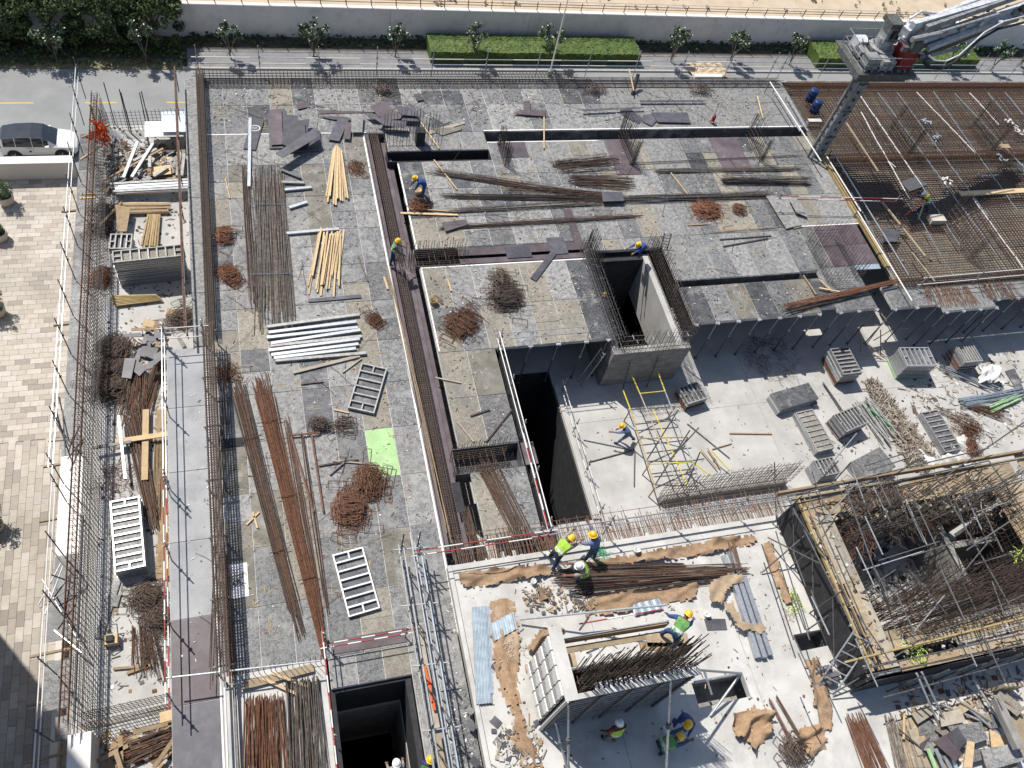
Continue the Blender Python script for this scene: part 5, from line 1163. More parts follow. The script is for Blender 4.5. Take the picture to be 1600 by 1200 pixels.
# corrugated sheets on the near slab
def corrug(c,z,label,n=7,th=.0):
    ce,e1,e2=quadinfo(c,z); o=at(*c[0],z); u=(at(*c[1],z)-o); v=(at(*c[3],z)-o); mb=MB(); k=n*4
    for i in range(k):
        h=[0,.05,.05,0][i%4]; h2=[.05,.05,0,0][i%4]; a=o+u*(i/k)+Vector((0,0,h)); b=o+u*((i+1)/k)+Vector((0,0,h2)); mb.quad(a,b,b+v,a+v)
    return tag(mb.build('corrugated_sheet','galv'),label,'metal sheet')
corrug(((737,949),(760,947),(765,1097),(744,1101)),ZS+.12,'long narrow galvanised corrugated sheet on the near slab',5)
corrug(((766,975),(802,956),(808,982),(772,1002)),ZS+.1,'short slanting corrugated sheet beside the long one',1+4) 
corrug(((742,949),(764,947),(768,1080),(748,1086)),ZS+.03,'lower corrugated sheet half hidden under the long one',5)
# ================================================================ panel stacks
for c,nr,lab,z in [(((563,568),(607,574),(583,646),(545,636)),5,'aluminium formwork panel lying tilted above the green sheet',.05),(((520,868),(566,853),(595,950),(544,964)),6,'aluminium formwork panel lying flat near the square pit',.03)]:
    ce,e1,e2=quadinfo(c,z+.15); r=make_panel(e2.length,e1.length,nr,'alu_dirty' if nr==5 else 'alu',.15,True,(0,0,0),lab,None,'ply_dark'); r.location=(ce.x,ce.y,z); r.rotation_euler=(0,0,math.atan2(e2.y,e2.x))
stack(((1297,545),(1326,541),(1347,581),(1319,586)),ZL+1.2,9,'tall panel stack in the shade edge',accent=('rust_bright',(6,7)))
stack(((1407,542),(1453,543),(1463,570),(1417,572)),ZL+1.4,10,'tall bright stack on the lower floor','alu',accent=('pale_green',(9,)),nr=5)
stack(((1495,538),(1523,537),(1534,563),(1505,567)),ZL+1.2,9,'stack by the short ladder',accent=('rust_bright',(4,6)),face='ply_tan')
stack(((1205,613),(1263,599),(1280,621),(1219,642)),ZL+.6,5,'dark face-up stack',faceup=True,face='ply_dark')
stack(((1244,645),(1269,638),(1306,700),(1277,705)),ZL+.5,5,'long low stack below the dark one',nr=7,face='ply_tan')
stack(((1307,646),(1341,634),(1353,660),(1318,677)),ZL+1.0,8,'medium stack beside the tubes',accent=('rust_bright',(6,)))
stack(((1272,719),(1301,713),(1314,738),(1284,745)),ZL+1.1,9,'stack half hidden by the core scaffold','alu_dirty',nr=4)
stack(((1330,722),(1375,697),(1400,730),(1358,752)),ZL+.7,6,'grey face-up stack at the core scaffold',faceup=True,face='ply_gray')
stack(((1440,646),(1464,638),(1503,700),(1478,708)),ZL+.45,4,'narrow ribbed stack on the grey sheet',nr=7)
stack(((1060,604),(1092,596),(1105,621),(1076,632)),ZL+.75,6,'small stack right of the shaft',accent=('rust_bright',(3,4)),nr=4)
offcut(((1438,650),(1452,640),(1510,715),(1480,730)),ZL+.05,'ply_light','large grey sheet under the narrow ribbed panel stack','.03' if False else .03)
offcut(((1570,580),(1585,576),(1600,610),(1600,628)),ZL+.05,'ply_dark','dark sheet leaning at the right edge of the lower floor',.03)
stack(((172,782),(217,776),(228,884),(178,894)),ZL+.85,7,'white stack on the near strip','alu',nr=9,face='ply_light')
stack(((174,392),(284,381),(288,399),(177,410)),ZL+1.9,12,'tall dark stack on the strip','alu_dirty',nr=7,face='ply_tan')
stack(((170,365),(205,365),(207,388),(172,388)),ZL+1.0,5,'small grey stack on the strip','alu_dirty',nr=3,face='ply_slate')
# ================================================================ plywood piles
def heap(items,z,base,grp,m='ply_slate',dz=.022,th=.018):
    n=len(items); order=sorted(range(n),key=lambda i:sum(p[0] for p in items[i][0])/len(items[i][0]))
    for i,it in enumerate(items):
        offcut(it[0],z+i*dz,it[1] if len(it)>1 else m,fromleft(order.index(i),n)+' of the '+base,th,group=grp)
heap([(((421,172),(445,170),(447,228),(423,230)),),(((423,172),(440,171),(442,226),(424,227)),'ply_purple'),(((444,180),(466,181),(456,232),(440,225)),),(((462,190),(484,186),(478,225),(452,232)),),(((453,195),(476,192),(478,212),(452,230)),),(((492,200),(498,214),(442,247),(431,240)),)],.03,'dark boards in the large plywood pile','dark plywood pile in the far left bay',dz=.13,th=.03)
heap([(((420,175),(447,174),(449,231),(422,231)),),(((419,178),(446,177),(448,232),(421,233)),),(((450,205),(500,205),(502,235),(452,238)),)],.0,'lower boards under the large dark plywood pile','lower boards of the dark pile',dz=.04,th=.05)
offcut(((395,184),(413,187),(399,235),(380,232)),.05,'ply_slate','dark board with a round white stamp lying above the silver beam',.03)
sgn=MB(); cc=at(398,200,.085)
for k in range(20):
    a0=k*.314;a1=(k+1)*.314; f=lambda a,r:(cc.x+r*1.25*math.cos(a),cc.y+r*math.sin(a),cc.z); sgn.quad(f(a0,.2),f(a1,.2),f(a1,.245),f(a0,.245))
for k,(dx,dy,ex,ey) in enumerate([(-.12,-.08,-.12,.08),(-.12,.08,-.03,.08),(-.03,.08,-.03,-.08),(.02,-.08,.08,.08),(.08,.08,.13,-.08),(.04,-.01,.11,-.01)]): sgn.bar((cc.x+dx,cc.y+dy,cc.z),(cc.x+ex,cc.y+ey,cc.z),.018,.004)
tag(sgn.build('board_stamp','coping'),'round white stamp printed on the dark board above the silver beam','stamp')
heap([(((497,172),(560,174),(590,176),(500,178)),'ply_purple'),(((494,181),(540,183),(572,190),(520,187)),),(((528,186),(545,187),(530,221),(512,218)),),(((541,190),(550,192),(547,218),(536,217)),'ply_purple'),(((549,182),(568,181),(566,207),(549,207)),'ply_light'),(((570,178),(650,180),(654,190),(580,186)),),(((578,166),(602,158),(622,180),(592,183)),'ply_purple'),(((600,168),(632,178),(625,186),(592,190)),'ply_purple'),(((614,164),(650,170),(655,182),(628,180)),),(((585,186),(636,190),(633,201),(600,196)),)],.02,'dark boards in the long far plywood heap','long heap of dark boards on the far deck',dz=.05,th=.022)
heap([(((632,158),(700,168),(705,190),(694,194)),'ply_gray'),(((666,205),(725,190),(727,193),(672,210)),'timber_grey'),(((672,200),(722,199),(721,203),(690,212)),'ply_olive'),(((462,163),(480,160),(484,167),(465,171)),'ply_purple'),(((646,147),(656,146),(662,156),(652,158)),'ply_purple'),(((815,172),(853,173),(852,182),(800,178)),'ply_purple'),(((818,158),(828,158),(829,180),(819,180)),'ply_purple')],.01,'loose boards between long heap and far trench','scattered loose boards on the far deck',dz=.02)
heap([(((968,172),(985,170),(1005,187),(998,194),(972,180)),),(((1004,180),(1020,178),(1027,188),(1018,197),(1004,190)),),(((1018,176),(1074,176),(1079,192),(1028,191)),),(((1000,157),(1102,157),(1100,159),(1000,160)),),(((910,171),(1005,167),(1006,169),(910,174)),)],.02,'dark boards at the middle of the far deck','dark boards on the middle of the far deck',dz=.05)
heap([(((1215,310),(1224,308),(1253,355),(1240,358)),'ply_olive'),(((1196,306),(1224,306),(1252,352),(1228,358)),'ply_light'),(((1233,312),(1250,316),(1262,340),(1244,333)),'ply_light')],.03,'pale boards lying loose near the timber kerb','pale loose boards near the kerb',dz=.06,th=.04)
offcut(((940,300),(972,300),(975,314),(942,315)),.3,'ply_slate','small dark board lying over the bar bundles of the middle deck',.02)
offcut(((690,348),(727,343),(732,351),(696,362)),.12,'ply_purple','small purple sheet at the start of the narrow brown bundle',.03)
offcut(((1382,357),(1408,362),(1400,378),(1375,378)),.25,'ply_slate','dark plywood scrap on the tubes right of the timber kerb',.02)
offcut(((1330,409),(1372,410),(1376,420),(1335,422)),-.03,'galv','bright metal sheet at the corner of the purple boards',.02)
heap([(((230,515),(236,517),(213,575),(205,572)),),(((222,540),(240,530),(232,560),(218,556)),),(((237,540),(248,545),(240,562),(226,556)),),(((212,562),(230,575),(218,588),(208,580)),),(((195,560),(212,560),(205,592),(190,590)),),(((240,555),(252,548),(252,562),(240,572)),),(((228,525),(255,527),(256,535),(230,533)),),(((195,522),(220,520),(222,526),(196,527)),),(((240,518),(256,520),(258,530),(242,528)),),(((232,566),(244,562),(238,575),(226,578)),)],ZL+.1,'dark broken boards heaped on the white strip','broken boards on the white strip',m='ply_slate',dz=.08,th=.025)
heap([(((243,240),(250,238),(265,262),(255,264)),'timber_old'),(((250,250),(268,245),(262,268),(246,268)),'timber_new'),(((228,258),(240,255),(246,270),(232,274)),'timber_old'),(((205,245),(220,240),(222,255),(208,262)),'ply_tan'),(((236,262),(266,258),(268,272),(240,276)),'timber_new'),(((186,260),(200,254),(204,262),(188,270)),'timber_old'),(((180,320),(204,325),(198,362),(184,362)),'timber_old')],ZL+.1,'brown wooden scraps at the far strip end','wooden scraps on the strip',dz=.07,th=.03)
heap([(((262,482),(284,484),(280,496),(258,494)),'timber_old'),(((225,498),(243,503),(240,512),(222,510)),'timber_new'),(((205,513),(262,511),(262,515),(205,517)),'timber_old'),(((242,502),(248,503),(246,520),(240,520)),'timber_old'),(((276,528),(282,526),(291,540),(285,544)),'ply_olive')],ZL+.15,'wooden scraps beside the stirrups against the deck edge','wooden scraps by the deck edge',dz=.08,th=.03)
for i,(x,y,s,m) in enumerate([(775,1042,9,'ply_purple'),(737,1134,9,'ply_slate'),(735,1110,7,'ply_gray'),(775,1128,10,'ply_slate'),(788,1150,11,'ply_slate'),(742,1190,10,'ply_slate'),(1118,975,14,'ply_slate'),(910,945,7,'ply_slate'),(778,1160,9,'ply_tan'),(808,1170,12,'ply_slate')]):
    z=ZS+.02 if x>760 or i==6 else ZS+.02
    offcut(((x-s,y),(x-s*.2,y-s),(x+s,y+s*.1),(x+s*.2,y+s*1.1)) if i!=6 else ((1100,967),(1133,967),(1136,984),(1105,985)),z,m,['small purple diamond board left of the long corrugated sheet','small dark diamond board left of the near slab edge','grey square offcut at the near slab edge','dark offcut leaning below the corrugated sheet','dark scrap board at the lower left of the near slab','lowest small dark board at the slab edge','dark rectangular plate beside the three silver beams','small dark scrap between the burlap strips','small tan scrap in the corner heap of the near slab','broad dark board in the corner heap of the near slab'][i],.02)
# burlap
G='brown burlap sheets on the near slab'
for poly,lab,amp in [(((715,900),(728,893),(860,883),(862,900),(745,918),(718,915)),'rolled brown burlap strip at the far left corner of the near slab',.12),
 (((985,868),(1150,838),(1180,838),(1182,848),(1100,868),(1000,880)),'long brown burlap strip along the far edge of the near slab',.1),
 (((900,880),(985,868),(1000,878),(925,890)),'brown burlap by the green rope behind the workers',.06),
 (((925,932),(1090,912),(1085,935),(960,960),(910,962)),'wide brown burlap between the bar bundle and the platform wall',.07),
 (((765,940),(800,935),(812,1000),(808,1060),(815,1110),(790,1100),(772,1045)),'brown burlap under the corrugated sheets, upper wide part',.06),
 (((790,1075),(802,1080),(822,1140),(850,1195),(835,1200),(806,1150)),'thin tail of brown burlap running down to the bottom edge',.08),
 (((822,1015),(835,995),(850,980),(878,985),(870,1005),(872,1028),(850,1025),(828,1030)),'crumpled brown burlap left of the formwork wall, upper piece',.22),
 (((820,1040),(835,1032),(872,1036),(870,1048),(845,1052),(832,1065),(820,1055)),'crumpled brown burlap left of the formwork wall, lower piece',.2),
 (((1142,1118),(1180,1105),(1205,1115),(1200,1150),(1175,1178),(1165,1160),(1145,1150)),'crumpled brown burlap heap at the bottom right of the near slab',.25),
 (((838,920),(862,925),(860,940),(842,938)),'small brown burlap scrap near the yellow fittings',.15),
 (((1190,850),(1205,850),(1215,885),(1235,940),(1226,945),(1205,900)),'long brown burlap strip hanging down the right part of the near slab',.1),
 (((1258,1032),(1280,1030),(1292,1080),(1300,1140),(1285,1145),(1268,1095)),'brown burlap strip below the steel ladder',.12),
 (((1245,1140),(1275,1132),(1290,1145),(1290,1168),(1265,1185),(1240,1160)),'brown burlap heap near the bottom edge beside the hooked bars',.2),
 (((800,1145),(812,1150),(848,1200),(815,1200)),'brown burlap corner at the bottom left of the near slab',.1),
 (((190,655),(262,645),(262,900),(245,900),(240,700),(205,690)),'',.05)]:
    if lab: cloth(poly,ZS,'burlap',lab,amp,group=G)
cloth(((242,640),(262,640),(266,905),(244,905),(246,750)),ZL,'timber_old','brown plywood strip along the right side of the white strip slab',.02,name='brown_strip',cat='board')
for poly,lab,m,z in [(((960+0,905),(1148,895),(1160,920),(1130,955),(1110,940),(1120,915)),'',0,0),(((1105,915),(1125,900),(1158,896),(1160,908),(1135,920),(1128,945),(1108,940)),'loose beige webbing slings draped over the ends of the silver beams','webbing',ZS+.3),(((1130,945),(1142,940),(1160,975),(1195,975),(1192,990),(1160,985),(1140,965)),'beige webbing sling trailing across the three silver beams','webbing',ZS+.32),(((1525,575),(1560,570),(1565,600),(1530,600)),'white crumpled tarpaulin on the lower floor near the right panel stack','tarp_white',ZL+.2),(((1430,650),(1436,700),(1470,730),(1520,725),(1505,690),(1500,680),(1450,735),(1430,700)),'white tarpaulin under the narrow ribbed stack','tarp_white',ZL+.0),(((1270,1040),(1310,1050),(1300,1075),(1275,1070)),'dark crumpled tarpaulin under the steel ladder','ply_slate',ZS)]:
    if lab: cloth(poly,z,m,lab,.06 if m=='webbing' else .14,name='webbing_sling' if m=='webbing' else 'tarpaulin',cat='sling' if m=='webbing' else 'tarpaulin')
# ================================================================ concrete placing boom
mb0=at(1275,240,0); MX,MY=mb0.x,mb0.y; HM=7.2
t=empty('concrete_pump',(MX,MY,-.1),'grey concrete placing boom on a square mast with red box and white arms','concrete pump')
mast=MB(); mast.box(MX-.34,MY-.34,-3.4,MX+.34,MY+.34,HM); mast.build('mast','pump_grey',t)
for k in range(12):
    z=.5+k*.56
    MB().box(MX-.08,MY-.365,z,MX+.08,MY-.342,z+.17).build('mast_hole','black_and_shade',t); MB().box(MX-.365,MY-.08,z,MX-.342,MY+.08,z+.17).build('mast_hole','black_and_shade',t)
for k in range(3):
    z=1.6+k*2; MB().box(MX-.38,MY-.38,z,MX+.38,MY+.38,z+.1).build('mast_collar','pump_dark',t)
MB().tube((MX-.75,MY-.3,-.2),(MX-.7,MY-.25,HM+.4),.07,8).build('delivery_pipe','steel_dark',t)
MB().tube((MX-.55,MY-.5,-.2),(MX-.5,MY-.45,HM+.4),.05,8).build('delivery_pipe','pump_grey',t)
MB().tube((MX-.75,MY-.3,-3.3),(MX-.75,MY-.3,-.2),.07,8).build('delivery_pipe','steel_dark',t)
for k in range(3): MB().bar((MX-.75,MY-.3,1+k*2.4),(MX-.3,MY-.1,1+k*2.4),.06,.06).build('pipe_bracket','pump_dark',t)
# platform
pz_=HM
pl=MB(); pl.box(MX-1.95,MY-1.6,pz_,MX+1.95,MY+1.5,pz_+.08); pl.box(MX-1.95,MY-1.66,pz_-.2,MX+1.95,MY-1.601,pz_+.1); pl.build('platform','pump_dark',t)
for yy_ in (-1.42,-.5,.5,1.2): MB().box(MX-1.65,MY+yy_,pz_-.55,MX+1.65,MY+yy_+.09,pz_-.01).build('platform_girder','pump_dark',t)
for xx_ in (-1.66,-.55,.5,1.58): MB().box(MX+xx_,MY-1.33,pz_-.5,MX+xx_+.09,MY+1.2,pz_-.02).build('platform_girder','pump_grey',t)
for a_ in range(10): MB().box(MX-1.6+a_*.33,MY-1.3,pz_+.081,MX-1.6+a_*.33+.05,MY+1.2,pz_+.14).build('grating_bar','pump_grey',t)
for (xa,ya,xb,yb,hh_) in [(-1.5,-1.3,-.7,-.6,.7),(-.5,-1.35,.35,-.7,.6),(-1.5,-.4,-.9,.3,.5),(.6,.2,1.4,1.1,.6)]: MB().box(MX+xa,MY+ya,pz_+.14,MX+xb,MY+yb,pz_+.14+hh_).build('equipment_box',random.choice(['pump_dark','pump_grey']),t)
for i in range(7): MB().box(MX-1.5+i*.45,MY-1.42,pz_+.1,MX-1.42+i*.45,MY+1.3,pz_+.2).build('platform_beam','pump_grey',t)
for (x0,y0,x1,y1) in [(-1.6,-1.4,1.6,-1.4),(1.6,-1.4,1.6,1.3),(1.6,1.3,-1.6,1.3),(-1.6,1.3,-1.6,-1.4)]:
    for hh in (.5,1.0): MB().tube((MX+x0,MY+y0,pz_+hh),(MX+x1,MY+y1,pz_+hh),.025,6).build('platform_rail','pump_grey',t)
for (x,y) in [(-1.6,-1.4),(0,-1.4),(1.6,-1.4),(1.6,0),(1.6,1.3),(0,1.3),(-1.6,1.3),(-1.6,0)]: MB().tube((MX+x,MY+y,pz_),(MX+x,MY+y,pz_+1.05),.025,6).build('platform_post','pump_grey',t)
MB().box(MX+.75,MY-1.2,pz_+.1,MX+1.7,MY-.2,pz_+1.25).build('hydraulic_box','red_paint',t)
MB().box(MX-1.3,MY+.4,pz_+.1,MX-.5,MY+1.1,pz_+.75).build('control_cabinet','pump_white',t)
MB().box(MX-1.2,MY-1.1,pz_+.1,MX-.4,MY-.4,pz_+.55).build('hose_tray','pump_dark',t)
for k in range(6): MB().tube((MX-1.3+k*.3,MY-.9,pz_+.45),(MX-1.0+k*.32,MY+.6,pz_+.8+.1*(k%3)),.03,6).build('hydraulic_hose','rubber',t)
MB().lathe((MX,MY,pz_+.08),[(.62,0),(.62,.5),(.75,.5),(.75,.72),(.5,.75),(.5,1.3)],20).build('slewing_ring','pump_grey',t)
MB().box(MX-.42,MY-.35,pz_+1.2,MX+.5,MY+.35,pz_+2.3).build('turret','pump_grey',t)
MB().box(MX-.2,MY-.40,pz_+1.5,MX+.05,MY-.352,pz_+2.0).box(MX+.15,MY-.40,pz_+1.5,MX+.38,MY-.352,pz_+2.0).build('turret_opening','black_and_shade',t)
MB().box(MX-.6,MY-.5,pz_+2.2,MX+.2,MY+.5,pz_+2.5).build('turret_head','pump_dark',t)
# arms: folded sections running right and slightly up
def arm(p,zp,q,zq,w,h,m,name='boom_arm'):
    a=at(*p,zp);b=at(*q,zq); MB().bar(a,b,w,h).build(name,m,t); return a,b
a,b=arm((1412,52),9.4,(1612,-30),10.2,.5,.6,'pump_white')
arm((1425,40),9.9,(1620,-16),10.3,.3,.4,'pump_white'); arm((1450,76),8.7,(1610,14),9.1,.25,.3,'pump_white')
arm((1440,62),9.0,(1620,2),9.4,.34,.42,'pump_white')
arm((1432,72),8.6,(1590,28),8.9,.3,.34,'pump_grey')
arm((1436,88),8.2,(1560,38),8.4,.26,.3,'pump_dark')
arm((1445,44),9.8,(1600,-10),10.3,.3,.36,'pump_grey')
for p,zp,q,zq,r in [((1425,62),9.5,(1470,52),9.6,.16),((1470,50),9.7,(1560,22),9.8,.08),((1440,90),8.4,(1500,75),8.5,.1),((1405,60),9.2,(1450,90),8.3,.09)]:
    MB().tube(at(*p,zp),at(*q,zq),r,8).build('hydraulic_cylinder','pump_grey',t)
for p,zp,r in [((1430,70),9.0,.38),((1448,92),8.3,.26),((1600,18),9.4,.3)]:
    c=at(*p,zp); MB().tube(c+Vector((0,-.3,0)),c+Vector((0,.3,0)),r,14).build('arm_joint','pump_dark',t)
for off,rr,m in ((0,.075,'rubber'),(.12,.05,'pump_white')):
    pts=[at(1443,98,8.3),at(1452,106,8.1),at(1470,107,8.0),at(1490,98,8.2),at(1510,80,8.5),at(1530,62,8.8),at(1560,45,9.0),at(1600,35,9.2)]
    MB().path([p+Vector((0,0,off*4)) for p in pts],rr,8).build('end_hose',m,t,smooth=True)
pts=[at(1412,60,9.2),at(1420,30,9.8),at(1440,18,10.),at(1470,22,10.),at(1500,10,10.2),at(1560,-12,10.4)]
MB().path(pts,.08,8).build('delivery_pipe','pump_white',t,smooth=True)
for k in range(16):
    c=at(1415+k*12+U(-3,3),66-k*3.5+U(-14,12),9.3); MB().box(c.x-.12,c.y-.1,c.z-.15,c.x+.12*U(.5,2),c.y+.1,c.z+.15).build('bracket',random.choice(['pump_grey','pump_white','pump_dark']),t)
# blue barrels
for i,(px,py,lab) in enumerate([(1264,158,'rear blue plastic barrel at the far right deck corner'),(1270,176,'front blue plastic barrel at the far right deck corner')]):
    b=at(px,py,0); r=empty('blue_barrel',b,lab,'barrel','blue barrels by the pump'); MB().lathe(b,[(.27,0),(.3,.05),(.3,.3),(.315,.32),(.3,.34),(.3,.62),(.315,.64),(.3,.66),(.3,.9),(.26,.95)],18).build('drum','blue_plastic',r,smooth=True); MB().lathe(b+Vector((.1,0,.95)),[(.05,0),(.05,.03)],8).build('cap','blue_plastic',r)
tag(MB().bar(at(1262,190,.02),at(1282,190,.02),.3,.25).build('concrete_lump','slab_concrete'),'small grey rubble lump in front of the blue barrels','rubble')
tag(MB().tube(at(988,148,0),at(993,128,.3)+Vector((0,0,.6)),.12,8).build('black_post','black_and_shade'),'short black post leaning at the far deck edge above the middle deck','post')
r=empty('red_bottle',at(1112,192,0),'small red cylinder standing on the far deck left of the dark column bars','gas bottle'); MB().lathe(at(1112,192,0),[(.11,0),(.12,.05),(.12,.5),(.06,.6),(.04,.66)],10).build('cylinder','red_paint',r); MB().lathe(at(1112,192,.66),[(.05,0),(.05,.06)],8).build('valve','steel',r)
# orange netting / cones at strip corner
r=empty('orange_barrier',at(156,215,ZL),'bundle of bright orange barrier netting tied on the far left corner of the strip','barrier net')
for k,(px,py,z) in enumerate([(155,200,-1.2),(158,210,-1.5),(148,216,-1.6),(160,218,-2.2)]):
    c=at(px,py,z); mb=MB()
    for _ in range(60): p=c+Vector((U(-.3,.3),U(-.25,.25),U(-.3,.3))); q=p+Vector((U(-.2,.2),U(-.2,.2),U(-.2,.2))); mb.quad(p,q,q+Vector((.05,.03,.08)),p+Vector((.05,0,.1)))
    mb.build('net_fold','orange_plastic',r)
MB().bar((r.location.x,r.location.y,ZL),(r.location.x,r.location.y,-1.0),.1,.1).build('post','timber_old',r)
for i,(p,q,zp,zq,m) in enumerate([((128,215),(170,195),-2,-1.6,'timber_old'),((125,250),(160,226),-2,-1.8,'timber_old'),((127,304),(150,303),ZL+1,ZL+1,'timber_old'),((125,310),(150,309),ZL+1,ZL+1,'timber_new')]): batten(at(*p,zp),at(*q,zq),0,m,['upper','lower','rear','front'][i]+' brown timber sticking out over the left ledge near its far end',.1,.08)
# white tank-like sheets and dark boxes at far strip end
r=empty('site_bench',at(252,205,ZL),'pale bench of white sheets at the far end of the strip against the street','bench')
a=at(222,208,ZL+.9); b=at(292,208,ZL+.9)
piece('sheet',2.1,1.3,.04,'white_paint',r,a.x+1.2,a.y+.3,ZL+.9); piece('sheet',1.3,1.8,.04,'galv',r,b.x-.7,a.y+.7,ZL+1.1); 
for dx in(0,2.0): MB().box(a.x+.2+dx,a.y-.2,ZL,a.x+.3+dx,a.y-.1,ZL+.9).build('leg','steel',r)
MB().box(a.x+1.1,a.y+1.0,ZL,a.x+2.1,a.y+1.5,ZL+1.0).build('dark_box','black_and_shade',r)
# small machine on the strip
c=at(176,1003,ZL); r=empty('compactor',c,'small tan petrol machine with wire handles standing alone on the white strip','machine')
MB().box(c.x-.26,c.y-.2,ZL+.06,c.x+.26,c.y+.2,ZL+.42).build('body','timber_new',r); MB().box(c.x-.15,c.y-.12,ZL+.42,c.x+.12,c.y+.12,ZL+.55).build('engine','black_and_shade',r); MB().path([c+Vector((-.2,.2,.3)),c+Vector((-.2,.55,.5)),c+Vector((.25,.55,.5)),c+Vector((.25,.2,.3))],.02,5).build('handle','steel_dark',r); MB().path([c+Vector((-.2,-.2,.1)),c+Vector((0,-.5,.15)),c+Vector((.35,-.35,.1)),c+Vector((.25,-.2,.1))],.02,5).build('base_frame','steel_dark',r)
# buckets and bits
def bucket(px,py,z,m,label,r0=.16,h=.3):
    b=at(px,py,z); r=empty('bucket',b,label,'bucket'); MB().lathe(b,[(r0*.8,0),(r0,h),(r0*.93,h),(r0*.75,.04)],14).build('pail',m,r,smooth=True); MB().path([b+Vector((-r0,0,h)),b+Vector((0,.02,h+.16)),b+Vector((r0,0,h))],.008,4).build('handle','steel_dark',r)
bucket(653,303,0,'timber_new','tan bucket at the hands of the blue worker on the middle deck',.2,.34)
bucket(677,474,0,'timber_yellow','olive bucket on the deck above the bright rusty heap',.2,.3)
bucket(1103,962,ZS,'hat_white','small white pot near the three silver beams',.13,.25)
bucket(993,862,ZS,'hat_white','white bucket on its side at the far edge of the near slab',.14,.3)
bucket(832,911,ZS,'hat_white','small white pail left of the kneeling workers',.12,.28)
bucket(1270,650-17,ZL,'steel','small round bucket between the face-up stack and the tubes',.14,.28)
tag(MB().bar(at(679,462,.03),at(690,470,.03),.14,.1).bar(at(684,468,.03),at(692,475,.03),.1,.08).build('broken_blocks','bar_brown'),'few broken brown blocks beside the olive bucket','rubble')
tag(MB().bar(at(1452,343,.25),at(1474,343,.25),.55,.35).build('tool_case','pot_stone'),'pale grey tool case lying on the rebar mat beside the surveyor','case')
tag(MB().bar(at(1413,293,.12),at(1440,283,.12),.9,.14).build('embedded_box','steel_dark'),'dark open box set in the rebar mat inside the boom shadow','box')
tag(MB().bar(at(1563,229,.15),at(1577,229,.15),.4,.1).build('small_plate','timber_old'),'small pinkish plate lying on the mat near the right edge','plate')
for i,(px,py) in enumerate([(1446,192),(1463,216),(1563,248),(1530,275),(1595,265),(1478,285),(1577,192),(1590,205)]):
    c=at(px,py,.2); mb=MB()
    for _ in range(12): p=c+Vector((U(-.3,.3),U(-.3,.3),U(0,.15))); mb.bar(p,p+Vector((U(-.25,.25),U(-.25,.25),.05)),.07,.05)
    tag(mb.build('conduit_box','galv' if i<5 else 'coping'),'blue-grey electrical fitting tied to the rebar mat, '+fromleft(sorted([1446,1463,1563,1530,1595,1478,1577,1590]).index(px),8),'electrical fitting','electrical fittings on the rebar mat')
# survey tripod
b=at(1412,335,.15); r=empty('survey_tripod',b,'orange wooden survey tripod held by the surveyor on the rebar mat','tripod'); top=at(1428,332,.15)+Vector((0,0,1.3))
for dx,dy in ((-.75,-.2),(-.5,.5),(.0,-.6)): MB().bar(Vector((top.x+dx,top.y+dy,.15)),top,.06,.06).build('leg','timber_new' if dx>-.6 else 'orange_plastic',r)
MB().box(top.x-.12,top.y-.12,top.z,top.x+.12,top.y+.12,top.z+.22).build('instrument','yellow_paint',r)
# ================================================================ yellow mobile scaffold on the lower floor
r=empty('scaffold',at(1020,690,ZL),'yellow and grey tube scaffold frames standing in front of the concrete shaft','scaffold')
S=[((975,610),(1062,880-160)),]
q0=at(985,640,ZL); 
for (p,zp,q,zq,m) in [((988,588),ZL+1.7,(1000,615),ZL+1.6,'yellow_paint'),((1000,615),ZL+1.6,(1039,611),ZL+1.6,'yellow_paint'),((1039,611),ZL+1.6,(1028,581),ZL+1.7,'yellow_paint'),((973,608),ZL+1.0,(985,640),ZL+1,'yellow_paint'),((1000,615),ZL+1.6,(1060,780-20),ZL+1.7,'timber_grey'),((1039,611),ZL+1.6,(1095,755),ZL+1.7,'steel'),((985,640),ZL+1.2,(1025,765),ZL+1.2,'timber_yellow'),((1020,640),ZL+1.2,(1075,760),ZL+1.2,'yellow_paint'),((985,640),ZL+1.2,(1055,635),ZL+1.2,'steel_dark'),((992,663),ZL+1.2,(1060,656),ZL+1.2,'steel_dark'),((1000,685),ZL+1.3,(1075,683),ZL+1.4,'timber_yellow'),((1010,708),ZL+1.2,(1080,700),ZL+1.2,'steel_dark'),((1015,725),ZL+1.2,(1085,722),ZL+1.4,'yellow_paint'),((1022,745),ZL+1.2,(1090,740),ZL+1.2,'steel_dark'),((998,677),ZL+.2,(1058,645),ZL+2.0,'steel_dark'),((1010,720),ZL+.2,(1060,640),ZL+2.1,'steel_dark'),((1024,757),ZL+.2,(1078,672),ZL+2.2,'steel_dark'),((1072,760),ZL+.2,(1094,706),ZL+2.2,'steel_dark'),((1045,720),ZL+.2,(1092,668),ZL+1.8,'steel_dark'),((1087,725),ZL+1.1,(1112,745),ZL+1.1,'yellow_paint'),((1112,705),ZL+.6,(1140,735),ZL+.3,'yellow_paint'),((1105,700),ZL+.2,(1125,730),ZL+.2,'timber_yellow'),((1095,702),ZL+.2,(1120,732),ZL+.2,'timber_yellow'),((985,540+25),ZL+2.6,(973,608),ZL+.1,'steel_dark'),((1028,560),ZL+2.4,(1010,605),ZL+.1,'steel_dark')]:
    MB().tube(at(*p,zp),at(*q,zq),.035,6).build('tube',m,r)
for px,py in [(985,640),(1055,635),(1000,685),(1075,683),(1015,725),(1085,722),(1025,760),(1075,760)]:
    c=at(px,py,ZL+1.2); MB().tube(Vector((c.x,c.y,ZL)),c,.035,6).build('standard','timber_yellow',r)
